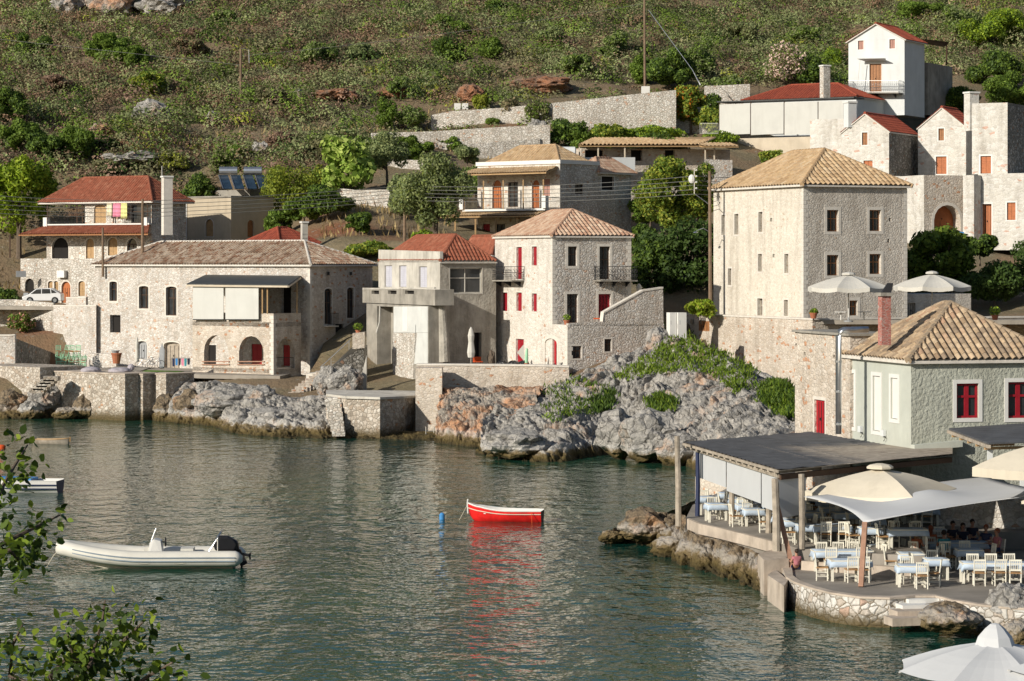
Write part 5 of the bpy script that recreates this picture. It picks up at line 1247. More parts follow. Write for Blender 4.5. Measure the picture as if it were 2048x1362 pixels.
for i, x in enumerate((915, 930)):
    o = MB().box(P(x,216,218.6), (.7,.7,1.0)).build('gate_post', 'white', None, origin=P(x,225,218.6)); tag(o, ('left' if i == 0 else 'right')+' small white block on top of the upper garden wall', 'post', 'white blocks on the garden wall')

# ================================================================== tavern house N
zN = 1.6
r = building('tavern_house', 'pale green stucco house with crimson windows and an old clay tile roof', P(1822,890,80), group=None)
N0 = Block(1822, 80, 15, 1688, 2110, 722, 892, r); N0.z0 = 1.5
for q_ in (N0.fl, N0.fr, N0.bl, N0.br): q_.z0 = 1.5
def stucco_win(f, x0, y0, x1, y1, sash):
    W, (u0, u1, v0, v1) = opening(f, r, x0, y0, x1, y1, kind='void', depth=.22)
    mb = MB(); o_ = .03; sw = .16
    for p in (((u0-sw,v0-sw),(u0-.003,v0-sw),(u0-.003,v1+sw),(u0-sw,v1+sw)), ((u1+.003,v0-sw),(u1+sw,v0-sw),(u1+sw,v1+sw),(u1+.003,v1+sw)), ((u0,v1+.003),(u1,v1+.003),(u1,v1+sw),(u0,v1+sw)), ((u0,v0-sw),(u1,v0-sw),(u1,v0-.003),(u0,v0-.003))):
        mb.prism([f.pt(a, b, o_) for a, b in p], f.n*-.05)
    mb.build('surround', 'white', W)
    if sash == 'red':
        for k_ in (0, 1):
            a, b = (u0, (u0+u1)/2) if k_ == 0 else ((u0+u1)/2, u1); fw = .09; mb = MB(); oo = -.10
            for uu in (a+fw/2, b-fw/2): mb.prism([f.pt(uu-fw/2, v0, oo), f.pt(uu+fw/2, v0, oo), f.pt(uu+fw/2, v1, oo), f.pt(uu-fw/2, v1, oo)], f.n*-.05)
            for vv in (v0+fw/2, v1-fw/2, v0+(v1-v0)*.62): mb.prism([f.pt(a+fw, vv-fw/2, oo), f.pt(b-fw, vv-fw/2, oo), f.pt(b-fw, vv+fw/2, oo), f.pt(a+fw, vv+fw/2, oo)], f.n*-.05)
            mb.build('sash', 'red_shutter', W); MB().quad(f.pt(a,v0,-.16), f.pt(b,v0,-.16), f.pt(b,v1,-.16), f.pt(a,v1,-.16)).build('pane', 'dark_glass', W)
    else:
        MB().prism([f.pt(u0+.02, v0+.02, -.05), f.pt(u1-.02, v0+.02, -.05), f.pt(u1-.02, v1-.02, -.05), f.pt(u0+.02, v1-.02, -.05)], f.n*-.05).build('shutter', 'white' if sash == 'white' else 'white_wall', W)
stucco_win(N0.fr, 1913,767,1957,836, 'red'); stucco_win(N0.fr, 2016,764,2060,836, 'red')
stucco_win(N0.fl, 1694,746,1709,853, 'white_wall'); stucco_win(N0.fl, 1746,752,1761,862, 'white'); stucco_win(N0.fl, 1782,756,1796,838, 'white')
N0.walls('stucco_green_smooth', matR='stucco_green')
hip_roof(r, N0, 2.2, 'tile_grey', over=.22, tile=.30, amp=.085, row=.36, sub=6, long='L', capmat='tile_grey', cap_r=.15)
N0.fr.n = N0.fr.n; q = MB(); q.prism([N0.fr.px(1822,889,.0), N0.fr.px(1918,880,.0), N0.fr.px(1918,880,.35), N0.fr.px(1822,889,.35)], (0,0,-.25)); q.build('plinth', 'stucco_green_smooth', r)
f_ = N0.fl
for x, y in ((1724,858),(1770,866)): MB().box(f_.px(x,y,.08), (.12,.3,.25), R(15)).build('junction_box', 'white_wall', r); MB().tube([f_.px(x,y+2,.1), f_.px(x+5,y+10,.1), f_.px(x+2,y+16,.1)], .02, 5).build('cable', 'iron', r)
# brick chimney with a metal cowl
q = chimney(r, 1757, 1781, 592, 690, 81.5, 'brick', 'concrete', rz=R(15))
MB().add([P(1759,592,81.5)+Vector(v) for v in ((0,-.2,0),(.42,-.2,0),(.42,.25,0),(0,.25,0))]+[P(1775,566,81.5)+Vector(v) for v in ((0,-.12,0),(.22,-.12,0),(.22,.12,0),(0,.12,0))], [(0,1,5,4),(1,2,6,5),(2,3,7,6),(3,0,4,7),(4,5,6,7)]).build('cowl', 'iron', q)
# stone annex
r = building('stone_annex', 'narrow pale stone annex with a red door behind the steel flue', P(1640,870,87), cat='annex')
NA = Block(1700, 84.5, 15, 1590, 1790, 672, 900, r); NA.z0 = 1.5
for q_ in (NA.fl, NA.fr, NA.bl, NA.br): q_.z0 = 1.5
opening(NA.fl, r, 1629,800,1650,872, kind='door', mat='red_door', depth=.12, surround='quoin', sw=.14)
for x, y in ((1609,708),(1668,714),(1592,690)): opening(NA.fl, r, x-2, y-4, x+2, y+3, kind='void', depth=.25, name='vent')
NA.walls('stone_warm', top=True)
MB().prism([NA.corner(i, NA.z1+.003, .12) for i in range(4)], (0,0,.10)).build('roof_slab', 'concrete', r)
r = empty('flue', P(1676,868,83), label='shiny steel flue pipe rising up the annex and bending right', cat='flue')
MB().tube([P(1677,868,82.6), P(1677,672,82.6), P(1679,664,82.6), P(1686,660,82.6), P(1736,659,82.9)], .125, 12).build('pipe', 'steel', r, smooth=True)
for y in (850,785,725): MB().tube([P(1677,y,82.6), P(1677,y-4,82.6)], .14, 12).build('joint', 'steel', r)

# ================================================================== tavern decks
zu, zl = 1.6, .92
def gu(x, y): return G(x, y, zu)
def gl(x, y): return G(x, y, zl)
up_edge = [(1372,1036),(1398,1046),(1440,1055),(1500,1070),(1562,1086),(1600,1098),(1660,1100),(1760,1108),(1850,1112),(1868,1064),(2150,1064)]
slab('tavern_upper_deck', [gu(x, y) for x, y in up_edge]+[gu(2400,1040), P(2400,930,100), P(1560,925,97), gu(1440,985), gu(1385,1010)], .9, 'deck')
r = empty('deck_kerb', gu(1480,1066), label='pale rust stained concrete kerb along the seaward edge of the upper deck', cat='kerb')
for i, (a, b) in enumerate(zip([(1374,1038),(1398,1048),(1440,1057),(1500,1072)], [(1398,1048),(1440,1057),(1500,1072),(1558,1087)])):
    pa, pb = gu(*a), gu(*b); pa.z = pb.z = zu+.01; MB().prism([pa, pb, pb+Vector((.1,.3,0)), pa+Vector((.1,.3,0))], (0,0,-.42)).build('kerb_block', 'kerb', r)
lo_edge = [(1572,1140),(1577,1156),(1592,1166),(1625,1178),(1665,1188),(1720,1196),(1780,1198),(1830,1194),(1870,1194),(1905,1203),(1960,1212),(2010,1217),(2150,1225)]
slab('tavern_lower_deck', [gl(x, y) for x, y in lo_edge]+[gl(2200,1090), gl(1600,1096), gl(1548,1112)], .5, 'deck')
mb = MB(); ep = [gl(x, y) for x, y in [(1562,1128)]+lo_edge]; cen = gl(1800,1120)
for a, b in zip(ep[:-1], ep[1:]):
    oa = (a-cen).normalized()*.12; ob = (b-cen).normalized()*.12; oa.z = ob.z = 0
    da, db = oa*3.0+Vector((0,0,-1.5)), ob*3.0+Vector((0,0,-1.5)); mb.quad(a+oa, b+ob, b+db, a+da)
r = empty('round_terrace_wall', gl(1720,1196), label='curved rubble wall of big pale stones around the front terrace', cat='wall')
M['stone_big'] = stone('big_pale_rubble', [(.46,.43,.38),(.62,.60,.56),(.70,.69,.66),(.50,.44,.38)], (.24,.20,.15), .33, 1.3, .03, .022, .07, (.45,.28,.2), .3, weed=.55)
mb.build('wall', 'stone_big', r, fix=False)
mb = MB()
for a, b in zip(ep[:-1], ep[1:]):
    oa = (a-cen).normalized(); ob = (b-cen).normalized(); oa.z = ob.z = 0; mb.prism([a+oa*.16, b+ob*.16, b-ob*.28, a-oa*.28], (0,0,.07))
mb.build('coping', 'kerb', r)
r = empty('deck_step', gu(1750,1108), label='low concrete step between the two decks', cat='step')
for i, (a, b) in enumerate((((1600,1100),(1760,1110)),((1760,1110),(1850,1114)))):
    pa, pb = gu(*a), gu(*b); pa.z = pb.z = zu-.35; MB().prism([pa+Vector((0,-.05,0)), pb+Vector((0,-.05,0)), pb+Vector((0,-.45,0)), pa+Vector((0,-.45,0))], (0,0,-.38)).build('step', 'kerb', r)
r = empty('concrete_ledge', P(1550,1180,76), label='pale concrete block between the rocks and the round terrace', cat='ledge')
MB().prism([G(1516,1108,1.3), G(1528,1120,1.3), G(1578,1118,1.3), G(1600,1100,1.3), G(1545,1098,1.3)], (0,0,-1.6)).build('block', 'kerb', r)
MB().prism([gl(1535,1150), gl(1568,1172), gl(1576,1160), gl(1550,1138)], (0,0,-1.2)).build('landing', 'kerb', r)
wall_thing('retaining_wall', 'dark stone wall in the shade behind the diners', [(1868,985,1100,79.5),(1990,995,1100,79),(2150,1005,1100,78.5)], .6, 'stone_rough')
wall_thing('retaining_wall', 'rough pink stone wall below the tavern canopy at the back', [(1392,955,1000,96),(1480,955,1005,94),(1600,950,1010,93)], .6, 'stone_warm')
r = empty('sea_steps', G(1820,1245,0), label='white painted steps leading down from the round terrace', cat='stairs')
for i, (x, y, m_) in enumerate(((1838,1200,'white'),(1826,1212,'white'),(1816,1224,'kerb'),(1806,1238,'kerb'))): MB().box(P(x, y+3, 66.9-i*.45), (1.05,.75,.26), .25).build('step', m_, r)

# ---- canopy roof of the tavern
r = empty('tavern_canopy', gu(1500,1060), label='big grey board canopy on rough timber posts with white drop blinds', cat='canopy')
A_, B_, C_, D_, E_ = P(1366,887,83.5), P(1556,942,73), P(1905,908,77.5), P(1905,872,86), P(1690,861,89)
mb = MB(); roof_plane(mb, [A_+Vector((0,0,.03)), B_+Vector((0,0,.03)), C_+Vector((0,0,.03)), D_+Vector((0,0,.03)), E_+Vector((0,0,.03))], .55, 1.3, .03, 4); mb.build('roof', 'asphalt_roof', r, fix=False); MB().prism([A_, B_, C_, D_, E_], (0,0,.02)).build('roof_boards', 'wood_grey', r)
for k_ in range(16): a = A_.lerp(B_, (k_+.5)/16); b = a+(E_-A_).normalized()*2.6; MB().beam(a-Vector((0,0,.08)), b-Vector((0,0,.08)), .09, .12).build('rafter', 'wood_grey', r)
MB().beam(A_+Vector((.4,.4,-.22)), B_+Vector((.1,.5,-.22)), .14).build('beam', 'wood_grey', r); MB().beam(B_+Vector((.1,.5,-.26)), C_+Vector((0,.5,-.26)), .2).build('beam', 'wood_dark', r)
MB().beam(A_+Vector((0,0,-.02)), B_+Vector((0,0,-.02)), .05, .1).build('fascia', 'wood_grey', r)
la, lb = A_+Vector((.5,.35,-.18)), B_+Vector((.12,.55,-.18))
for k0, k1, dz in ((.02,.40,1.2),(.41,.80,1.32),(.81,.99,1.42)):
    a, b = la.lerp(lb, k0), la.lerp(lb, k1); MB().prism([a, b, b-Vector((0,0,dz)), a-Vector((0,0,dz))], (.03,.03,0)).build('blind', 'canvas_white', r)
a = lb; b = lb+(C_-B_).normalized()*1.35; MB().prism([a, b, b-Vector((0,0,1.55)), a-Vector((0,0,1.6))], (.0,.04,0)).build('blind', 'canvas_white', r)
def zpost(x, yb, yt, w, mat, par, Yb=None, lean=0, z=zu, name='post'):
    b = G(x, yb, z); yn = b.y/K; t = P(x+lean, yt, yn); return MB().tube([b, b.lerp(t, .5)+Vector((.02,0,0)), t], [w, w*.92, w*.85], 8).build(name, mat, par)
zpost(1395,1032,905,.10,'navy',r); zpost(1463,1050,915,.12,'wood_grey',r); zpost(1537,1068,930,.12,'wood_grey',r); zpost(1603,1098,948,.13,'wood_grey',r)
zpost(1727,1062,930,.10,'wood_grey',r); zpost(1910,1040,925,.14,'wood_tan',r); zpost(1830,1040,925,.1,'wood_grey',r)
MB().beam(P(1602,985,78), P(1613,948,78), .1).build('brace', 'wood_tan', r)
for i, (x, yb, yt, w, lab) in enumerate(((1357,1052,872,.13,'tall pale mooring post standing on the rocks left of the canopy'),(1553,1102,957,.15,'pale square timber post in front of the white blinds'))):
    o = zpost(x, yb, yt, w, 'wood_grey', None, z=zu if i else 1.3, lean=-3, name='timber_post'); tag(o, lab, 'post')
o = MB().beam(G(1586,1138,zl), P(1549,990,73.2), .17, .2).build('leaning_beam', 'wood_red', None); tag(o, 'reddish timber beam leaning against the pale square post', 'beam')
o = MB().beam(G(1722,1174,zl), P(1730,1045,69.6), .17, .19).build('timber_post', 'wood_red', None); tag(o, 'red brown post holding the sail corner over the front terrace', 'post')
# upper right canopy
r = empty('side_canopy', P(1960,885,73), label='smaller grey board canopy under the crimson windows', cat='canopy')
q4 = [P(1897,859,79), P(1978,889,72), P(2200,880,73), P(2200,838,80)]
MB().prism(q4, (0,0,.05)).build('roof', 'asphalt_roof', r); MB().beam(q4[0]-Vector((0,0,.08)), q4[1]-Vector((0,0,.08)), .12).build('beam', 'wood_grey', r)
for k_ in range(5): a = q4[0].lerp(q4[1], k_/5+.1); MB().beam(a-Vector((0,0,.2)), a+Vector((1.5,.5,-.2)), .1).build('rafter', 'wood_tan', r)
MB().beam(P(1980,945,74), P(1980,892,74), .18).build('post', 'white_wall', r); MB().beam(P(2045,990,74), P(2045,900,74), .18).build('post', 'white_wall', r)

# ---- sun sail and umbrellas
def sail(name, label, corners, mat, sag=.12, peak=None, ph=0, n=18):
    A, B, C, D = corners; vs = []; fs = []
    for i in range(n+1):
        for j in range(n+1):
            u, v = i/n, j/n
            bu = u+.10*math.sin(math.pi*u)*0; p = A.lerp(B, u).lerp(D.lerp(C, u), v)
            e = 4*u*(1-u); e2 = 4*v*(1-v); c_ = (A+B+C+D)/4
            pull = .10*(e*(1-e2)+e2*(1-e)); p = p.lerp(c_, pull); z = -sag*e*e2
            if peak: z += ph*math.exp(-((u-peak[0])**2+(v-peak[1])**2)/.018)+ph*.6*math.exp(-((u-peak[0])**2+(v-peak[1])**2)/.12)
            z += .03*math.sin(u*9+v*5)*e*e2
            vs.append(p+Vector((0,0,z)))
    for i in range(n):
        for j in range(n): a = i*(n+1)+j; fs.append((a, a+1, a+n+2, a+n+1))
    mb = MB(); mb.add(vs, fs); o = mb.build(name, mat, None, origin=A, smooth=True); sm = o.modifiers.new('thick', 'SOLIDIFY'); sm.thickness = .012
    return tag(o, label, 'sun sail')
sail('sun_sail', 'white four cornered sun sail stretched over the front terrace', [P(1608,994,73), P(1728,1046,69.6), P(2120,985,70), P(1975,952,79)], 'canvas_white', .25, (.50,.48), .3)
def umbrella(label, px, yc, ye, wpx, Y, zb, sides=8, mat='canvas', group=None, val=.28, rot=.39, vent=True, square=False, weights=False, pole='white', tilt=0):
    s = 4000/Y; b = P(px, yc, Y); b.z = zb; root = empty('parasol', b, label=label, cat='parasol', group=group)
    Rr = wpx/2/s; zt_, ze = zat(yc, Y), zat(ye, Y); n = 4 if square else sides; sub = 6; vs = []; fs = []
    c = Vector((b.x, b.y, zt_)); corners = [Vector((b.x+Rr*math.cos(rot+2*math.pi*k/n), b.y+Rr*math.sin(rot+2*math.pi*k/n), ze)) for k in range(n)]
    mb = MB()
    for k in range(n):
        a, d = corners[k], corners[(k+1) % n]; g = [[None]*(sub+1) for _ in range(sub+1)]
        for i in range(sub+1):
            for j in range(sub+1):
                t = i/sub; e = a.lerp(d, j/sub); p = c.lerp(e, .06+.94*t); p.z += .05*Rr*math.sin(math.pi*t)*.6 - .035*Rr*t*4*(j/sub)*(1-j/sub)
                q = (e-c)*(.03*4*(j/sub)*(1-j/sub)*t); p -= Vector((q.x, q.y, 0)); g[i][j] = p
        for i in range(sub):
            for j in range(sub): mb.quad(g[i][j], g[i+1][j], g[i+1][j+1], g[i][j+1])
        if val:
            for j in range(sub): p, q = g[sub][j], g[sub][j+1]; mb.quad(p, q, q-Vector((0,0,val*(1 if j % 2 else .94))), p-Vector((0,0,val)))
    cn = mb.build('canopy', mat, root, fix=False); bm = bmesh.new(); bm.from_mesh(cn.data); bmesh.ops.remove_doubles(bm, verts=bm.verts, dist=.002); bm.to_mesh(cn.data); bm.free()
    if vent:
        mb = MB(); m_ = 10; vr = Rr*.16
        vh = 1; mb.lathe((b.x, b.y, zt_), [(vr*1.25, -.12), (vr*1.05, .08), (vr*.62, .26), (vr*.3, .36), (.03, .38)] if Y < 60 else [(vr, -.02), (vr*1.02, .05*vh), (vr*.8, .12*vh), (vr*.3, .17*vh), (.02, .18*vh)], n if n > 4 else 8); mb.build('vent', mat, cn)
    MB().tube([b, (b.x, b.y, zt_-.05)], .035, 8).build('pole', pole, root)
    for k in range(n):
        e = corners[k]; MB().beam((b.x, b.y, zt_-.12), (e.x, e.y, e.z-.03), .025).build('rib', pole, root)
    MB().lathe((b.x, b.y, zb), [(.32,0),(.32,.08),(.06,.12),(.05,.3)], 12).build('base', 'grey_metal', root)
    if weights:
        for k in (0, 1):
            pass
    return root
umbrella('big cream parasol between the canopy and the white sail', 1760, 936, 980, 330, 74.5, zu, square=True, mat='canvas_cream', rot=.25+math.pi*.0, val=.3)
umbrella('cream parasol cut by the right edge below the side canopy', 2085, 884, 930, 320, 70, zu, square=True, mat='canvas_cream', rot=.35, val=.32)
umbrella('small cream parasol corner at the right edge below the big one', 2110, 985, 1000, 150, 70.5, zu, square=True, mat='canvas_cream', rot=.3, val=.1)
gt = 'white parasols on the tower terrace'
umbrella('left white parasol of the pair on the tower terrace', 1697, 549, 574, 168, 134, z8, mat='canvas', group=gt)
umbrella('right white parasol of the pair on the tower terrace', 1864, 547, 572, 158, 134, z8, mat='canvas', group=gt)
for i, (x, y) in enumerate(((1702,576),(1798,579),(1858,578))):
    pass
# near pair at the lower right corner of the view
umbrella('nearest grey white parasol filling the lower right corner', 1990, 1280, 1336, 405, 45, .9, mat='canvas_white', group='near parasols on the lower platform', val=.0, rot=.2)
umbrella('grey white parasol tip poking in at the right edge', 2170, 1300, 1333, 330, 44, .9, mat='canvas_white', group='near parasols on the lower platform', val=.0, rot=.2)
slab('lower_platform', [Vector((7,38*K,.9)), Vector((22,38*K,.9)), Vector((24,50*K,.9)), Vector((8.5,47*K,.9))], 1.4, 'kerb')
def closed_umbrella(label, px, yb, yt, Y, zb=None, w=.16):
    b = P(px, yb, Y); root = empty('closed_parasol', b, label=label, cat='parasol', group='closed parasols')
    h = zat(yt, Y)-b.z; mb = MB(); mb.lathe(b, [(w*.9,h*.22),(w*1.15,h*.35),(w*.75,h*.62),(w*.95,h*.78),(w*.55,h*.93),(.03,h)], 9); mb.build('canopy', 'canvas', root); MB().tube([b, b+Vector((0,0,h*.4))], .03, 6).build('pole', 'steel', root)
    MB().lathe(b, [(.25,0),(.25,.08),(.05,.1)], 10).build('base', 'grey_metal', root)
closed_umbrella('closed white parasol beside the orange chair on the house terrace', 942, 732, 654, 144.5, w=.26)
closed_umbrella('closed parasol leaning by the bicycles on the quay', 274, 738, 674, 157.5, w=.16)
closed_umbrella('closed white parasol behind the stepped stair parapet', 1278, 604, 567, 148, w=.24)
# ================================================================== trees and shrubs
def T(label, px, pyb, pyt, wpx, Y, *a, **k):
    if Y > 160:      # stand it on the slope where its foot is seen
        y2 = yon(px, pyb); Y = y2 if y2 is not None and abs(y2-Y) < 30 else Y
    return tree(label, px, pyb, pyt, wpx, Y, *a, **k)
T('bright yellow green pine at the left edge above the villa', 38, 520, 298, 175, 186, G_BRIGHT, 'pine_tree', n=5200, leaf=.26, trunk=.25, seed=2, nl=46, aspect=.35, lr=(.16,.3), rough=.4)
T('yellow green bushy shrub beside the solar water heaters', 577, 440, 326, 135, 186, [(.13,.17,.02),(.16,.20,.03),(.08,.12,.02)], 'shrub', 'shrub', n=3600, leaf=.18, trunk=.0, seed=3, nl=34, aspect=.3, rough=.4)
T('prickly pear with pale green pads above the dusty bank', 690, 405, 272, 125, 193, [(.20,.30,.07),(.15,.24,.05),(.25,.33,.10)], 'prickly_pear', 'cactus', n=1300, leaf=.36, trunk=.0, seed=4, nl=26, aspect=.8)
T('upper olive tree above the dry stone wall', 775, 375, 262, 105, 197, G_OLIVE, 'olive_tree', n=2600, leaf=.18, trunk=.3, seed=5, nl=24, aspect=.35)
T('large grey green olive tree beside the loggia house', 870, 485, 298, 165, 185, G_OLIVE+[(.12,.16,.05)], 'olive_tree', n=9000, leaf=.18, trunk=.12, seed=6, nl=44, aspect=.35, lr=(.16,.32))
T('small olive tree right of the large olive', 935, 345, 285, 60, 196, G_OLIVE, 'olive_tree', n=1200, leaf=.18, trunk=.2, seed=61, nl=14, aspect=.35)
T('dark leafy tree left of the wire pole', 655, 445, 372, 125, 182, G_MID+G_DARK, 'broadleaf_tree', n=2400, leaf=.2, trunk=.2, seed=7)
T('low leafy tree behind the tan box building', 610, 455, 392, 80, 180, G_MID, 'broadleaf_tree', n=1800, leaf=.2, trunk=.15, seed=8)
T('hedge of mid green shrubs behind the concrete house', 740, 520, 482, 116, 166, G_MID+G_YEL, 'shrub', 'shrub', n=2000, leaf=.2, trunk=.0, seed=9)
T('small green shrub under the big olive tree', 850, 505, 458, 62, 170, G_MID+G_BRIGHT, 'shrub', 'shrub', n=1100, leaf=.2, trunk=.0, seed=10)
T('tall yellow green tree in front of the veranda house', 1340, 490, 296, 165, 174, G_YEL+G_MID, 'broadleaf_tree', n=5600, leaf=.2, trunk=.15, seed=11, nl=48, lr=(.15,.3))
T('dark green tree crown rising over the veranda roof', 1318, 370, 262, 150, 184, G_MID+G_DARK, 'broadleaf_tree', n=2800, leaf=.2, trunk=.1, seed=12, nl=26)
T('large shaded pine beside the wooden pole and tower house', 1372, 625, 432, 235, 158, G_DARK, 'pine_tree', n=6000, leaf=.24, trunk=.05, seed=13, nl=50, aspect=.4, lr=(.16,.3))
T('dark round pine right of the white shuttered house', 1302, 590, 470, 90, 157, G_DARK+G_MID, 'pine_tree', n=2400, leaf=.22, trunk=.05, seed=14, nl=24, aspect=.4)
T('bright bush at the left foot of the tower house', 1402, 634, 598, 66, 148, G_YEL+G_BRIGHT, 'shrub', 'shrub', n=1100, leaf=.18, trunk=.0, seed=15)
T('dark rounded garden tree at the left of the white garden', 1132, 300, 238, 92, 204, G_DARK+G_MID, 'broadleaf_tree', n=2300, leaf=.2, trunk=.0, seed=16)
T('round bright garden shrub beside the dark garden tree', 1214, 296, 244, 86, 205, G_MID+G_YEL, 'shrub', 'shrub', n=1900, leaf=.2, trunk=.0, seed=17)
T('long garden hedge above the veranda roof', 1310, 284, 246, 130, 205, G_MID+G_BRIGHT, 'shrub', 'shrub', n=2500, leaf=.2, trunk=.0, seed=18)
T('tall orange fruited citrus tree beside the pole base', 1382, 268, 158, 86, 212, G_MID+G_YEL+[(.3,.12,.02)], 'citrus_tree', n=3000, leaf=.22, trunk=.1, seed=19, nl=34, lr=(.16,.3))
T('leafy garden tree left of the white blind terrace', 1424, 272, 205, 60, 208, G_MID+G_YEL, 'broadleaf_tree', n=1900, leaf=.2, trunk=.05, seed=20)
T('short hedge between citrus tree and veranda roof', 1440, 292, 262, 90, 203, G_MID+G_BRIGHT, 'shrub', 'shrub', n=1400, leaf=.2, trunk=.0, seed=21)
for i, (x, lab) in enumerate(((1304,'left spiky yucca before the tall garden wall'),(1328,'right spiky yucca before the tall garden wall'))):
    T(lab, x, 216, 186, 28, 216, G_MID+G_BRIGHT, 'yucca', 'plant', n=420, leaf=.4, trunk=.3, seed=22+i, aspect=.16, nl=5)
for i, (x, yb, yt, w, Y, c, lab) in enumerate((
    (905,300,272,50,203,G_MID,'small round shrub under the lower garden wall'),(968,300,264,60,203,G_MID+G_DARK,'darker shrub below the middle of the lower garden wall'),
    (1003,302,256,26,203,G_OLIVE,'slim upright shrub against the lower garden wall'),(1035,302,272,50,203,G_MID+G_DARK,'shrub at the right end below the lower garden wall'),
    (845,305,282,50,204,G_MID,'first small shrub right of the upper olive'),(800,300,272,34,203,G_OLIVE,'grey green bush at the left end of the lower wall'),
    (770,262,196,66,216,G_MID,'round green bush just above the lower wall end'),(825,262,214,60,216,G_OLIVE+G_MID,'bush between the round bush and the gate posts'),
    (1075,250,196,60,219,G_GREY+G_MID,'grey flowering shrub on the upper garden terrace'),(1020,240,196,54,222,G_DEAD+G_GREY,'bare grey shrub behind the upper garden wall'),
    (960,222,186,40,222,G_YEL,'yellowish shrub beside the white gate posts'),(985,250,236,34,216,G_MID,'tiny green shrub on the upper garden terrace'),
    (215,350,318,84,200,G_GREY,'greyish bush left above the villa roof'),(232,330,296,70,205,G_BROWN+G_GREY,'brownish round bush above the villa roof'),
    (345,345,300,80,203,G_GREY+G_YEL,'pale flowering bush right of the villa antenna'),(450,352,300,70,203,G_MID+G_GREY,'green bush behind the solar water heaters'),
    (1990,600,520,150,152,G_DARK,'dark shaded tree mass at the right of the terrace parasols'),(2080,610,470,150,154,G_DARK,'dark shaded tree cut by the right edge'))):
    T(lab, x, yb, yt, w, Y, c, 'shrub' if i < 16 else 'broadleaf_tree', 'shrub' if i < 16 else 'tree', n=int(900+w*10) if i < 16 else 4500, leaf=.18, trunk=.0, seed=70+i, aspect=.4)
T('glossy green fig tree beside the tower house', 1885, 610, 440, 205, 156, [(.085,.13,.02),(.11,.17,.03),(.05,.085,.015)], 'fig_tree', n=5200, leaf=.26, trunk=.05, seed=24, nl=46, aspect=.7, lr=(.16,.3))
T('shrub covered in pale pink blossom behind the red roofed house', 1568, 172, 84, 104, 226, [(.50,.40,.42),(.45,.38,.40),(.10,.15,.04),(.08,.12,.03)], 'blossom_tree', n=2200, leaf=.2, trunk=.05, seed=25, nl=30)
T('dark green tree right of the blossom shrub', 1620, 172, 104, 70, 226, G_DARK+G_MID, 'broadleaf_tree', n=2000, leaf=.2, trunk=.0, seed=26)
T('bright palm like shrub touching the tall white house', 1668, 150, 96, 60, 222, G_BRIGHT+G_MID, 'shrub', 'shrub', n=1000, leaf=.34, trunk=.1, seed=27, aspect=.2)
T('leafy sprig in front of the concrete terrace base', 1545, 330, 300, 60, 190, G_MID+G_YEL, 'shrub', 'shrub', n=900, leaf=.2, trunk=.0, seed=28)
T('shrub with pink flowers behind the low wall at the left', 42, 668, 626, 60, 166, G_MID+[(.35,.2,.18)], 'shrub', 'shrub', n=1100, leaf=.16, trunk=.0, seed=29)
T('red flowered plant in the villa planter', 158, 600, 584, 42, 170, G_MID+[(.5,.02,.02)], 'shrub', 'shrub', n=500, leaf=.14, trunk=.0, seed=30)
T('leafy shrub behind the villa planter wall', 182, 604, 574, 34, 170, G_MID, 'shrub', 'shrub', n=600, leaf=.14, trunk=.0, seed=31)
T('green shrubs at the left edge below the villa sign', 10, 612, 575, 80, 176, G_MID+G_DARK, 'shrub', 'shrub', n=1200, leaf=.18, trunk=.0, seed=32)
T('clipped green ball bush in a clay pot on the tower terrace', 1627, 631, 616, 20, 138.5, G_MID+G_BRIGHT, 'potted_bush', 'plant', n=420, leaf=.09, trunk=.0, seed=33)
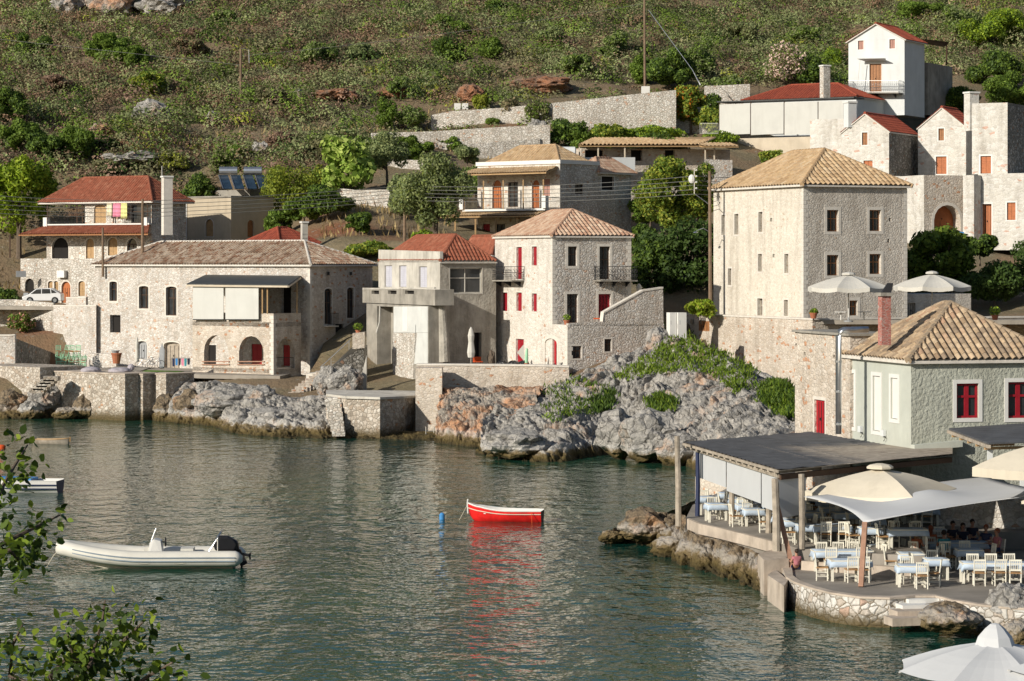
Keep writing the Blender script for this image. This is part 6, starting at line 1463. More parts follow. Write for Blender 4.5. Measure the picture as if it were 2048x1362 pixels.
hb = [(60,118,58,90,255,G_MID+G_DARK,'dark bush at the upper left edge of the hill'),(215,122,66,96,248,G_MID,'wide green bush left of the pair on the left hill'),(262,140,82,70,246,G_MID,'green bush right of the pair on the left hill'),
 (300,190,140,78,234,G_YEL+G_MID,'olive coloured bush in the middle of the left hill'),(20,250,170,90,228,G_MID+G_DARK,'tall dark bush at the left edge of the hill'),(40,310,236,100,214,G_MID,'green bush directly above the bright pine'),
 (150,320,250,100,213,G_MID,'broad dark bush above the villa'),(205,300,272,70,210,G_DARK,'small dark bush right above the villa'),(640,140,76,92,244,G_MID+G_OLIVE,'isolated round bush above the hillside pole'),
 (890,70,30,90,262,G_MID,'bush near the top in the middle of the hill'),(900,130,66,84,248,G_MID+G_DARK,'large bush in the middle of the slope'),(985,118,76,60,250,G_MID,'bush right of the large middle one'),
 (800,200,150,60,232,G_OLIVE+G_MID,'grey green bush above the lower wall corner'),(1340,180,96,120,228,G_MID+G_DARK,'large dark bush behind the concrete pole base'),(1290,170,110,70,230,G_MID,'bush just left of the tall pole'),
 (1395,160,70,90,232,G_MID+G_OLIVE,'bush right of the tall pole'),(1230,120,60,80,250,G_MID+G_OLIVE,'grey green bush left of the tall pole near the top'),(1480,90,40,90,256,G_OLIVE+G_GREY,'grey bush above the blossom shrub'),
 (1990,100,20,140,246,G_MID+G_BRIGHT,'big green bush at the top right corner'),(1995,180,100,120,232,G_MID+G_DARK,'dark bush behind the stone tower houses'),(1920,80,10,90,250,G_OLIVE+G_MID,'grey green bush right of the gabled house roof'),
 (1620,90,50,80,252,G_MID+G_OLIVE,'round bush high above the blossom shrub'),(1100,90,50,70,256,G_OLIVE,'pale bush at the top right of the slope centre'),(1000,30,0,80,272,G_MID,'bush touching the top of the frame in the middle'),
 (1840,40,0,110,262,G_MID,'bush touching the top edge above the gabled house'),(440,60,20,80,262,G_OLIVE+G_MID,'grey green bush at the top left of the slope'),(540,210,170,70,230,G_GREY,'grey bush right beside the hillside pole'),
 (720,120,84,70,250,G_OLIVE,'small grey green bush right of the isolated one'),(1150,150,108,80,238,G_OLIVE+G_MID,'olive toned bush above the orange earth'),(380,110,70,90,252,G_GREY+G_BROWN,'brown grey bush high on the left hill'),
 (560,300,262,60,208,G_PURP,'purplish dry bush below the grassy path'),(630,320,276,70,205,G_GREY,'grey spiky bush above the yellow green shrub'),(480,320,286,60,206,G_MID,'small green bush right of the pale rock shelf'),
 (110,180,150,90,238,G_PURP,'purplish brown cushion bush on the left hill'),(70,100,84,50,254,G_DEAD,'pale straw coloured cushion bush on the left hill'),(390,80,52,70,258,G_PURP,'purple brown cushion bush near the top left')]
for i, (x, yb, yt, w, Y, c, lab) in enumerate(hb):
    T(lab, x, yb, yt, w, (yon(x, yb) or Y), c, 'hillside_bush', 'bush', n=int(900+w*w*.32), leaf=.22, trunk=.0, seed=120+i, nl=18, aspect=.5, group='bushes standing out on the hillside')

more = [(1398,480,322,110,172,G_YEL+G_MID,'second yellow green tree close to the wooden lamp pole','broadleaf_tree'),(1300,470,360,90,170,G_MID,'mid green tree between the loggia house and the tall tree','broadleaf_tree'),
 (1352,400,276,120,186,G_MID+G_YEL,'green crown spreading over the veranda posts','broadleaf_tree'),(1285,520,440,70,166,G_MID+G_DARK,'dark leafy tree behind the white shuttered house','broadleaf_tree'),
 (720,470,420,70,172,G_MID+G_DARK,'small leafy tree behind the grey concrete balcony house','broadleaf_tree'),(800,440,350,80,184,G_OLIVE,'second olive left of the big one behind the wire pole','olive_tree'),
 (950,400,330,80,190,G_OLIVE+G_MID,'olive peeking from behind the loggia house','olive_tree'),(560,480,420,70,178,G_MID,'green tree between the tan box house and the red roof','broadleaf_tree'),
 (740,330,262,84,200,G_MID+G_OLIVE,'leafy shrub right of the prickly pear','shrub'),(820,320,270,70,200,G_MID,'leafy shrub below the left end of the lower wall','shrub'),
 (1060,300,262,70,203,G_MID+G_DARK,'dark shrub left of the rounded garden tree','shrub'),(1170,300,252,70,203,G_MID,'leafy shrub between the two rounded garden trees','shrub'),
 (1260,290,250,70,203,G_MID+G_BRIGHT,'bright shrub under the second tier garden wall','shrub'),(1420,240,186,60,212,G_MID+G_DARK,'dark shrub behind the citrus tree','shrub'),
 (1190,222,190,60,219,G_OLIVE,'grey shrub on top of the tall garden wall','shrub'),(1460,200,150,80,224,G_OLIVE+G_MID,'grey green tree left of the blossom shrub','broadleaf_tree'),
 (640,390,330,70,192,G_MID+G_YEL,'leafy bush left of the prickly pear','shrub'),(400,420,350,80,190,G_MID+G_DARK,'dark shrub right of the villa roof','shrub'),
 (90,330,262,90,206,G_DARK+G_MID,'dark tree behind the bright pine','broadleaf_tree'),(1920,240,170,110,224,G_DARK+G_MID,'dark tree mass behind the stone chimney','broadleaf_tree'),
 (2020,230,140,120,226,G_MID,'tree mass at the right edge above the tower houses','broadleaf_tree'),(1960,520,462,90,160,G_MID+G_DARK,'leafy tree under the orange doors at the right','broadleaf_tree')]
for i, (x, yb, yt, w, Y, c, lab, nm__) in enumerate(more):
    T(lab, x, yb, yt, w, Y, c, nm__, 'shrub' if nm__ == 'shrub' else 'tree', n=int(900+w*w*.3), leaf=.2, trunk=.0 if nm__ == 'shrub' else .12, seed=300+i, aspect=.45, nl=30, lr=(.16,.34))
# ---- branches of the tree beside the photographer
def near_tree():
    rng = np.random.default_rng(5); Y0 = 13.5; root = empty('near_tree', (-9.5, 15.0, 4.6), label='leafy branches reaching in at the lower left from a nearby tree', cat='tree')
    mb = MB(); b0 = Vector((-9.5, 15.0, 1.5)); 
    top = P(-260, 1250, Y0); mb.tube([tuple(b0), tuple(b0.lerp(top, .5)+Vector((-.3,0,.1))), tuple(top)], [.16,.12,.08], 8)
    br = [[(-260,1250),(-120,1160),(0,1090),(60,1060),(120,1030)],[(-260,1250),(-100,1080),(-10,1000),(30,930),(55,890)],[(-260,1250),(-60,1120),(20,1100),(45,1130)],
          [(-260,1250),(-40,1420),(110,1400),(180,1330),(205,1240),(210,1200)],[(110,1400),(20,1350),(25,1290),(45,1250)],[(180,1330),(240,1290),(285,1245)],[(110,1400),(100,1350),(150,1300),(135,1270)],[(110,1400),(230,1400),(300,1350),(345,1325)],[(180,1330),(150,1320),(140,1290)]]
    nodes = []
    for b in br:
        pts = [P(x, y, Y0+rng.normal()*.25) for x, y in b]; mb.tube(pts, [.028-.022*i/(len(pts)-1) for i in range(len(pts))], 6)
        for i in range(1, len(pts)):
            a, c = pts[i-1], pts[i]; n = max(2, int((c-a).length/.045))
            for k in range(n):
                p = a.lerp(c, k/n)
                if p.x*4000/(p.y/K)+1024 > -30: nodes.append(np.array(p))
    t = mb.build('branch', 'bark', None); me = t.data; off = root.location
    for v in me.vertices: v.co -= off
    t.parent = root
    cen = []; 
    for p in nodes:
        for _ in range(7): cen.append(p+rng.normal(size=3)*np.array([.085,.10,.075]))
    cen = np.array(cen)-np.array(off); n = len(cen)
    d = unit(rng.normal(size=(n, 3))+np.array([.2,0,-.5])); nr = unit(rng.normal(size=(n, 3))+np.array([-.3,-.4,.8])); s_ = unit(np.cross(d, nr)); nr = np.cross(s_, d)
    L = rng.uniform(.045, .09, n)[:, None]; prof = [(0,0),(.25,.26),(.6,.30),(1,0),(.6,-.30),(.25,-.26)]
    V = np.empty((n, 6, 3))
    for k, (a, b) in enumerate(prof): V[:, k] = cen+d*L*a+s_*L*b+nr*(abs(b)*.35*L)
    f = np.arange(n*6).reshape(n, 6); c = np.array([(.10,.16,.015),(.16,.23,.02),(.05,.085,.015),(.21,.27,.03),(.04,.07,.012)])[rng.integers(0, 5, n)]*(.8+.4*rng.random((n, 1)))
    np_mesh('leaves', V.reshape(-1, 3), f, 'fol', np.repeat(c, 6, 0), root)
near_tree()
# ================================================================== tables, chairs
def make_chair(mat, z=0):
    root = empty('chair', (0,0,0))
    for sx in (-1, 1):
        MB().beam((sx*.19,-.19,0), (sx*.19,-.19,.46), .042).build('leg', mat, root)
        MB().tube([(sx*.19,.19,0), (sx*.19,.19,.45), (sx*.195,.25,.93)], .024, 6).build('leg', mat, root)
    MB().box((0,0,.455), (.44,.42,.035)).build('seat', 'rush', root)
    mb = MB()
    for z_, y_ in ((.90,.245),(.56,.205)): mb.beam((-.19,y_,z_), (.19,y_,z_), .03, .06)
    for k in range(5): x = -.13+k*.065; mb.beam((x,.205,.57), (x,.245,.89), .022, .014)
    mb.build('backrest', mat, root)
    mb = MB()
    for z_ in (.16,.30):
        for sx in (-1,1): mb.beam((sx*.19,-.19,z_), (sx*.19,.19,z_), .022)
    for y_ in (-.19,.19): mb.beam((-.19,y_,.22), (.19,y_,.22), .022)
    mb.build('stretcher', mat, root); return root
def make_table(w, d):
    root = empty('dining_table', (0,0,0))
    for sx in (-1,1):
        for sy in (-1,1): MB().beam((sx*(w/2-.06), sy*(d/2-.06), 0), (sx*(w/2-.06), sy*(d/2-.06), .70), .085).build('leg', 'chair_cream', root)
    MB().box((0,0,.715), (w,d,.04)).build('table_top', 'chair_cream', root); return root
def make_cloth(w, d, mat, drop, seed):
    rng = np.random.default_rng(seed); n = 9; vs = []; fs = []; W, D = w+2*drop, d+2*drop
    for i in range(n+1):
        for j in range(n+1):
            x, y = (i/n-.5)*W, (j/n-.5)*D; ex, ey = max(0, abs(x)-w/2), max(0, abs(y)-d/2); e = math.hypot(ex, ey)
            px_ = math.copysign(min(abs(x), w/2+.02+.1*ex), x); py_ = math.copysign(min(abs(y), d/2+.02+.1*ey), y)
            vs.append((px_+(rng.random()-.5)*.03*(e > 0), py_+(rng.random()-.5)*.03*(e > 0), .742-e*.93))
    for i in range(n):
        for j in range(n): a = i*(n+1)+j; fs.append((a, a+1, a+n+2, a+n+1))
    mb = MB(); mb.add(vs, fs); return mb
chair0 = make_chair('chair_cream'); chair_used = [False]
def place(proto, used, loc, rz, label, cat, group):
    if not used[0]: o = proto; used[0] = True
    else: o = dup(proto)
    o.location = loc; o.rotation_euler = (0,0,rz); return tag(o, label, cat, group)
SIDE = {'f': 'front', 'b': 'back', 'l': 'left', 'r': 'right', 'f2': 'front right', 'b2': 'back right', 'f1': 'front left', 'b1': 'back left'}
TABLES = [  # description, px, py of its centre on the deck, deck height, width, depth, turn, chairs, cloth
    ('front table by the leaning beam', 1684,1140,zl,2.2,.8,.06,['f1','b1','b','b2','f2','r'],'b'),
    ('nearest table by the sail post', 1699,1160,zl,1.45,.8,.05,['f','f2','l'],'b'),
    ('nearest single table in the middle', 1822,1172,zl,1.0,.8,-.04,['r','b','f2'],'b'),
    ('white topped middle table', 1822,1146,zl,.95,.75,0,['r','l'],'w'),
    ('long front table at the right edge', 1990,1166,zl,2.4,.8,-.03,['f1','b1','f','b','f2','b2'],'b'),
    ('small white table behind the right long one', 1938,1138,zl,.95,.8,0,['l','b','r'],'w'),
    ('table where the diners sit', 1910,1122,zl,2.4,.85,-.02,['f1'],'w'),
    ('step table above the leaning beam', 1662,1088,zu,1.4,.8,.08,['f1','f2','b','r'],'b'),
    ('step table under the sail', 1815,1097,zu,1.4,.8,0,['b1','b2','l'],'b'),
    ('first seaside table from the left', 1432,1043,zu,.8,.75,.15,['r','b'],'w'),
    ('corner table at the far left post', 1414,1028,zu,.75,.7,.1,['b','r'],'w'),
    ('second seaside table from the left', 1506,1054,zu,.8,.75,.15,['r','b','l'],'b'),
    ('third seaside table behind the square post', 1586,1078,zu,.8,.75,.15,['r','b'],'b'),
    ('inner table behind the first seaside one', 1478,1032,zu,.8,.75,.1,['r','l','b'],'w'),
    ('inner table behind the second seaside one', 1545,1044,zu,.8,.75,.1,['r','l','b'],'b'),
    ('inner table right of the corner post', 1625,1060,zu,.85,.8,.1,['r','l','b'],'w'),
    ('deep table under the cream parasol', 1690,1062,zu,.9,.8,.1,['r','l','b'],'b'),
    ('deep table between parasol and sail', 1745,1074,zu,.9,.8,.0,['r','l'],'w'),
    ('back row table at the left', 1520,1024,zu,.8,.75,.1,['r','l'],'b'),
    ('back row table in the middle', 1590,1030,zu,.8,.75,.1,['r','l'],'w'),
    ('back row table at the right', 1655,1036,zu,.8,.75,.1,['r','l'],'b'),
    ('narrow table by the step', 1740,1094,zu,.8,.75,.1,['r','l','b'],'w'),('table tucked behind the square timber post', 1560,1066,zu,.8,.75,.1,['r','l','b'],'w'),('small table at the canopy corner post', 1612,1088,zu,.7,.7,.1,['b','l'],'b'),('deep table between the seaside rows', 1492,1044,zu,.8,.7,.1,['r','b'],'w'),
    ('table in the lower middle by the step', 1758,1128,zl,.9,.8,.05,['r','l','b','f'],'b'),
    ('inner blue table below the middle blind', 1530,1034,zu,.8,.75,.1,['r','l'],'b'),('far table beside the pink back wall', 1455,1020,zu,.75,.7,.1,['r','l'],'w'),
    ('far blue table under the rafters', 1560,1018,zu,.75,.7,.1,['r','l'],'b'),('white table between the two back rows', 1625,1028,zu,.8,.75,.1,['r','l'],'w'),
    ('table under the front edge of the parasol', 1660,1050,zu,.8,.75,.1,['r','f','l'],'w'),('blue table left of the step table', 1725,1052,zu,.8,.75,.1,['r','f'],'b'),
    ('far shaded table behind the diners', 1850,1052,zu,1.0,.8,0,['f','l'],'w'),('white table right of the step table', 1870,1096,zl,.9,.8,.0,['l','f'],'w'),
    ('small table near the white steps', 1872,1158,zl,.8,.75,.05,['l','b'],'w'),
    ('shaded table behind the sail', 1780,1050,zu,1.2,.8,.0,['r','b'],'w')]
tcache = {}
for i, (desc, px, py, z, w, d, rz, chairs, cl) in enumerate(TABLES):
    c = G(px, py, z); key = (w, d)
    if key not in tcache: tcache[key] = [make_table(w, d), [False]]
    place(tcache[key][0], tcache[key][1], c, rz, 'cream legged '+desc, 'table', 'tavern tables')
    o = make_cloth(w, d, cl, .26, i).build('tablecloth', 'tablecloth_blue', None, smooth=True); o.location = c; o.rotation_euler = (0,0,rz); sm = o.modifiers.new('t', 'SOLIDIFY'); sm.thickness = .008
    tag(o, ('blue' if cl == 'b' else 'blue and white')+' cloth on the '+desc, 'tablecloth', 'tavern tablecloths')
    if cl == 'w' or i in (1, 2, 4):
        o2 = make_cloth(w*.9, d*.9, 'w', .15 if cl == 'w' else .02, i+50).build('overlay', 'tablecloth_white', o, smooth=True); o2.location = (0,0,.009)
    k = empty('place_setting', c+Vector((0,0,.76)), label='napkins, glass and plate laid on the '+desc, cat='tableware', group='tableware on the tavern tables')
    MB().lathe((-.2,0,0), [(.05,0),(.11,.012),(.12,.02)], 12).build('plate', 'white', k); MB().lathe((.15,.1,0), [(.03,0),(.035,.11),(.03,.12)], 8).build('glass', 'steel', k)
    MB().add([(.0,-.12,.0),(.16,-.14,.0),(.1,-.02,.07),(.18,.02,.0),(.02,.03,.0)], [(0,1,2),(1,3,2),(3,4,2),(4,0,2)]).build('napkin', 'white', k); k.rotation_euler = (0,0,rz+i)
    pos = {'f': (0,-1,math.pi), 'b': (0,1,0), 'l': (-1,0,math.pi/2), 'r': (1,0,-math.pi/2), 'f1': (-.55,-1,math.pi), 'f2': (.55,-1,math.pi), 'b1': (-.55,1,0), 'b2': (.55,1,0)}
    rg = random.Random(i)
    for s_ in chairs:
        ux, uy, ro = pos[s_]
        if abs(uy) == 1 and s_ not in ('l', 'r'): x, y = ux*w/2*.95, uy*(d/2+.26)
        else: x, y = ux*(w/2+.26), 0
        q = c+Matrix.Rotation(rz, 3, 'Z')@Vector((x+rg.uniform(-.05,.05), y+rg.uniform(-.05,.05), 0))
        place(chair0, chair_used, q, rz+ro+rg.uniform(-.2,.2), ('cream chair on the '+SIDE[s_]+' side of the '+desc).replace(' on the front side of the long front',' before the long front'), 'chair', 'cream chairs of the tavern')
# mint chairs heap
mchair = make_chair('mint'); mu = [False]; rg = random.Random(3)
for i in range(14):
    cx = 118+(i % 5)*12; lv = i//5; b = P(cx+rg.uniform(-2,2), 0, 164.5); b.z = 3.35+lv*.45; 
    o = place(mchair, mu, b, rg.uniform(-.6,.6)+(math.pi if i % 2 else 0), 'mint green chair in the heap stacked against the tall rubble wall', 'chair', 'mint green chairs heaped by the wall')
    o.rotation_euler = (math.pi if lv == 1 else rg.uniform(-.2,.2), rg.uniform(-.25,.25), rg.uniform(-.6,.6)); 
    if lv == 1: o.location.z += .62
# more deck clutter
o = MB().box(gu(1595,1030)+Vector((0,0,.5)), (.1,.1,1.0)).build('serving_stand', 'boat_blue', None, origin=gu(1595,1030)); tag(o, 'small blue stand deep under the canopy', 'stand')
# ================================================================== people
def skin_person(joints, edges, name):
    me = bpy.data.meshes.new(name); me.from_pydata([j[0] for j in joints], edges, []); o = bpy.data.objects.new(name, me); COL.objects.link(o)
    sk = o.modifiers.new('skin', 'SKIN'); sk.use_smooth_shade = True; sub = o.modifiers.new('sub', 'SUBSURF'); sub.levels = 1; sub.render_levels = 1
    for v, j in zip(me.skin_vertices[0].data, joints): v.radius = (j[1], j[2] if len(j) > 2 else j[1]); v.use_root = False
    me.skin_vertices[0].data[0].use_root = True
    dg = bpy.context.evaluated_depsgraph_get(); ev = o.evaluated_get(dg); m2 = bpy.data.meshes.new_from_object(ev); bpy.data.objects.remove(o); m2.polygons.foreach_set('use_smooth', [True]*len(m2.polygons)); return m2
def seated(arm=0):
    J = [((0,0,.52),.15,.12), ((0,.02,.72),.135,.10), ((0,.02,.92),.16,.10), ((0,.01,1.02),.06), ((0,-.005,1.10),.055), ((0,-.02,1.20),.085,.10), ((0,-.02,1.29),.07,.08)]
    E = [(0,1),(1,2),(2,3),(3,4),(4,5),(5,6)]
    def chain(start, pts):
        a = start
        for p in pts: J.append(p); E.append((a, len(J)-1)); a = len(J)-1
        return a
    for s in (-1, 1):
        h = chain(2, [((s*.17,.02,.96),.055), ((s*.24,-.06,.74),.045), ((s*.19,-.30,.77),.034), ((s*.17,-.37,.775),.026,.018)])
        for k in range(4): chain(h, [((s*.17+(k-1.5)*.020,-.42,.778),.009), ((s*.17+(k-1.5)*.022,-.455+abs(k-1.3)*.008,.768),.008)])
        chain(h, [((s*.17-s*.035,-.385,.775),.010), ((s*.17-s*.05,-.41,.77),.009)])
        chain(0, [((s*.10,-.10,.50),.085), ((s*.13,-.42,.50),.062), ((s*.13,-.44,.28),.052), ((s*.13,-.42,.08),.036), ((s*.13,-.56,.04),.035,.025)])
    body = skin_person(J, E, 'person')
    JS = [((0,0,.55),.165,.135), ((0,.02,.74),.15,.118), ((0,.02,.93),.175,.118), ((0,.012,1.0),.085)]; ES = [(0,1),(1,2),(2,3)]
    for s in (-1, 1): JS += [((s*.175,.02,.955),.072), ((s*.215,-.03,.84),.062)]; ES += [(2,len(JS)-2),(len(JS)-2,len(JS)-1)]
    shirt = skin_person(JS, ES, 'shirt'); JP = [((0,0,.53),.165,.13)]; EP = []
    for s in (-1, 1): JP += [((s*.10,-.10,.51),.098), ((s*.12,-.30,.51),.08)]; EP += [(0,len(JP)-2),(len(JP)-2,len(JP)-1)]
    return body, shirt, skin_person(JP, EP, 'shorts')
PB = seated()
def hair_mesh(long=False):
    mb = MB(); mb.ball((0,.012,1.245), (.098,.108,.105), 12, 8)
    if long: mb.ball((0,.07,1.13), (.085,.055,.13), 10, 7)
    me = mb.build('hair', None, None); m = me.data; bpy.data.objects.remove(me); m.polygons.foreach_set('use_smooth', [True]*len(m.polygons)); return m
def face_mesh():
    mb = MB(); mb.ball((0,-.118,1.205), (.013,.02,.022), 6, 5); mb.ball((-.095,-.01,1.205), (.014,.022,.03), 6, 5); mb.ball((.095,-.01,1.205), (.014,.022,.03), 6, 5); return mb
def person(label, loc, rz, shirt, hair, long=False, shorts='navy', scale=1.0):
    r = PB[0].copy(); o = bpy.data.objects.new('person', r); COL.objects.link(o); r.materials.clear(); r.materials.append(M['skin']); o.location = loc; o.rotation_euler = (0,0,rz); o.scale = (scale,)*3
    tag(o, label, 'person')
    for nm_, src, mt in (('shirt', PB[1], shirt), ('shorts', PB[2], shorts), ('hair', hair_mesh(long), hair)):
        m = src.copy(); m.materials.clear(); m.materials.append(M[mt]); c = bpy.data.objects.new(nm_, m); COL.objects.link(c); c.parent = o
        if nm_ == 'hair': c.location = (0,.012,0)
    for nm_, mb, mt in (('nose', MB().ball((0,-.112,1.205), (.013,.02,.022), 6, 5), 'skin'),):
        q = mb.build(nm_, mt, None); q.parent = o
    for s in (-1, 1):
        q = MB().ball((s*.09,-.015,1.205), (.014,.022,.03), 6, 5).build('ear', 'skin', None); q.parent = o
        q = MB().ball((s*.033,-.103,1.225), (.011,.008,.009), 6, 5).build('eye', 'void', None); q.parent = o
    q = MB().ball((0,-.106,1.165), (.024,.008,.007), 6, 5).build('mouth', 'red_shutter', None); q.parent = o
    return o
M['teal_shirt'] = plain('teal_patterned_shirt', (.05,.28,.34), .9, .35, 14); M['dark_shirt'] = plain('dark_shirt', (.03,.03,.05), .9, .1, 5)
M['orange_shirt'] = plain('orange_brown_top', (.42,.13,.06), .9, .1, 5); M['pink_shirt'] = plain('dusty_pink_shirt', (.45,.17,.2), .9, .1, 5); M['straw_hat'] = plain('straw', (.55,.44,.26), .9, .1, 9)
ppl = [('fair haired person in an orange top at the left of the diners', 1834,1132,2.4,'orange_shirt','hair_fair',True),('person with long reddish hair beside the fair haired diner', 1862,1122,2.8,'orange_shirt','hair_red',True),
       ('person in a teal patterned shirt with their back to the sea', 1888,1132,math.pi,'teal_shirt','hair_dark',False),('dark haired person in black behind the teal shirt', 1906,1112,.2,'dark_shirt','hair_dark',False),
       ('dark haired person in a dark top in the middle of the diners', 1926,1116,.0,'dark_shirt','hair_dark',True),('shaded person in dark clothes at the back of the table', 1945,1108,.1,'dark_shirt','hair_dark',False),
       ('person in a navy shirt at the right of the table', 1972,1120,-.5,'navy','hair_red',False),('reddish haired person in pink at the right end', 1994,1128,-1.2,'pink_shirt','hair_red',False)]
for i, (lab, x, y, rz, sh, hr, lg) in enumerate(ppl):
    c = gl(x, y); person(lab, c, rz, sh, hr, lg)
    place(chair0, chair_used, c+Vector((0,.03,0)), rz, 'cream chair carrying the '+['fair haired diner','long reddish haired diner','teal shirted diner','diner in black behind the teal shirt','dark haired middle diner','backmost shaded diner','navy shirted diner','pink shirted diner at the end'][i], 'chair', 'cream chairs of the tavern')
c = gl(1593,1140); c.z = .62; person('small person in a pink shirt sitting on the concrete ledge', c, math.pi+.3, 'pink_shirt', 'hair_dark', False, scale=.8)
o = MB().lathe(gl(1838,1120)+Vector((0,-.35,.78)), [(.05,.12),(.11,.1),(.12,.03),(.24,0),(.24,-.01)], 14).build('sun_hat', 'straw_hat', None); tag(o, 'round straw sun hat hanging on a chair back', 'hat')

# ================================================================== boats
def loft_boat(root, L, B, D, sheer_bow, mat_out, mat_in, mat_trim, mat_tr, stripe=None, n=22, flare=.75, thwarts=(.25,.5,.75)):
    """open boat, stern at x=-L/2, bow at +L/2; z=0 at the waterline"""
    def st(t):
        b = B/2*(.80+.20*min(1, t*2.2)) if t < .45 else B/2*max(0, 1-((t-.45)/.55)**2.2); sh = D*(1+.05*(1-t))+(sheer_bow-D)*max(0, (t-.35)/.65)**2.2; k = -.14+.55*sheer_bow*max(0, (t-.86)/.14)**2*.9
        return -L/2+L*t, b, sh, k
    prof = [(1.0,1.0),(.96,.72),(.86,.42),(.66,.14),(.36,-.02),(0,-.06)]
    def ring(t, ins=0.0):
        x, b, sh, k = st(t); pts = []
        for a, h in prof: pts.append((x+(h*.12*sheer_bow if t > .85 else 0), max(0, b-ins)*a, k+(sh-k)*max(0, (h+.06)/1.06)+(ins*.8 if h < .5 else 0)))
        return pts+[(p[0], -p[1], p[2]) for p in reversed(pts[:-1])]
    ts = [i/n for i in range(n+1)]; m_ = len(ring(0))
    def skin(ins, nm_, mt):
        mb = MB(); rs = [ring(t, ins) for t in ts]
        for i in range(n):
            for j in range(m_-1): mb.quad(rs[i][j], rs[i+1][j], rs[i+1][j+1], rs[i][j+1])
        o = mb.build(nm_, mt, None, smooth=True, fix=False); bm = bmesh.new(); bm.from_mesh(o.data); bmesh.ops.remove_doubles(bm, verts=bm.verts, dist=.001); bm.to_mesh(o.data); bm.free(); o.parent = root; return o
    skin(0, 'hull', mat_out); skin(.05, 'inner_hull', mat_in)
    t_ = MB().poly(ring(0)).build('transom', mat_tr, None); t_.parent = root
    for s in (-1, 1):
        mb = MB(); mb.tube([(st(t)[0]+(.12*sheer_bow if t > .85 else 0), s*(st(t)[1]-.02), st(t)[2]) for t in ts], .035, 6); g = mb.build('gunwale', mat_trim, None); g.parent = root
        if stripe:
            mb = MB(); mb.tube([(st(t)[0]+(.08*sheer_bow if t > .85 else 0), s*(st(t)[1]*.985+.008), st(t)[2]*.72-.0) for t in ts], .022, 6); g = mb.build('rubbing_strake', stripe, None); g.parent = root
    for t in thwarts: x, b, sh, k = st(t); g = MB().box((x,0,sh*.62), (.24, b*1.85, .04)).build('thwart', mat_in, None); g.parent = root
    g = MB().tube([(L/2+.10*sheer_bow,0,sheer_bow*.4), (L/2+.13*sheer_bow,0,sheer_bow*1.0), (L/2+.10*sheer_bow,0,sheer_bow*1.22)], .035, 6).build('stem_post', mat_trim, None); g.parent = root
r = empty('rowing_boat', G(1012,1042,0), math.pi-.16, label='small glossy red rowing boat with a white rim and dark transom', cat='boat')
loft_boat(r, 3.45, 1.35, .50, .82, 'boat_red', 'white', 'white', 'wood_dark', 'canvas_cream')
g = MB().tube([(1.8,0,.8),(2.05,-.1,.35),(2.3,-.15,-.1)], .015, 5).build('mooring_rope', 'rope', None); g.parent = r
for s_ in (-1, 1): g = MB().tube([(-1.1,s_*.2,.40),(1.0,s_*.28,.48)], .022, 6).build('oar', 'wood_grey', None); g.parent = r
g = MB().tube([(-1.3,.66,.5), (-1.33,.72,.2), (-1.34,.74,-.1)], .015, 5).build('rope', 'orange_fabric', None); g.parent = r
r = empty('fishing_boat', G(36,984,0), math.pi-.14, label='white boat with navy stripes and a blue cover at the left edge', cat='boat')
loft_boat(r, 4.6, 1.7, .62, .95, 'white', 'white', 'white', 'navy', None)
for s in (-1, 1):
    for z_, m_ in ((.44,'navy'),(.24,'navy')):
        mb = MB(); mb.tube([(-2.28+4.0*t, s*(.86*(.80+.20*min(1, t*2.2)) if t < .45 else .86*max(0, 1-((t-.45)/.55)**2.2*.75))*(.99 if z_ > .4 else .93), z_+.1*max(0, t-.5)) for t in np.linspace(0, 1, 14)], .035, 6); g = mb.build('stripe', m_, None); g.parent = r
g = MB().prism([(-.9,-.6,.66),(1.2,-.5,.70),(1.2,.5,.70),(-.9,.6,.66)], (0,0,.10)).build('cover', 'boat_blue', None); g.parent = r
r = empty('skiff', G(104,888,0), math.pi+2.9, label='small tan wooden skiff drifting at the far left', cat='boat'); loft_boat(r, 2.5, 1.0, .3, .42, 'wood_grey', 'wood_grey', 'wood_tan', 'wood_grey', None, thwarts=(.3,.6))
# inflatable
r = empty('inflatable_boat', G(300,1133,0), math.pi+.035, label='pale grey inflatable boat with a console and black outboard motor', cat='boat')
Lb = 7.1
def ax(t):  # tube axis, stern to bow
    x = -Lb/2+.1+Lb*t; y = .92 if t < .55 else .92*math.cos((t-.55)/.45*math.pi/2)**.75; z = .40+.42*max(0, (t-.5)/.5)**1.7; return x, y, z
for s in (-1, 1):
    ts = list(np.linspace(0, .985, 26)); mb = MB(); mb.tube([(ax(0)[0]-.28, s*.92, .40), (ax(0)[0]-.12, s*.92, .40)]+[(ax(t)[0], s*ax(t)[1], ax(t)[2]) for t in ts], [.12,.26]+[.31-.05*max(0, t-.7) for t in ts], 14)
    g = mb.build('side_tube', 'rib_tube', None, smooth=True); g.parent = r
    for dz in (-.07, .07):
        mb = MB(); mb.tube([(ax(t)[0], s*(ax(t)[1]+.312*(1 if t < .6 else math.cos((t-.6)*1.2))), ax(t)[2]+dz) for t in ts[:-2]], .028, 5); g = mb.build('stripe', 'rib_stripe', None); g.parent = r
    mb = MB(); mb.tube([(ax(t)[0], s*(ax(t)[1]+.265), ax(t)[2]-.02-.14*math.sin((t*5 % 1)*math.pi)) for t in np.linspace(.15,.85,40)], .011, 4); g = mb.build('grab_rope', 'rope', None); g.parent = r
mb = MB(); ring_ = []
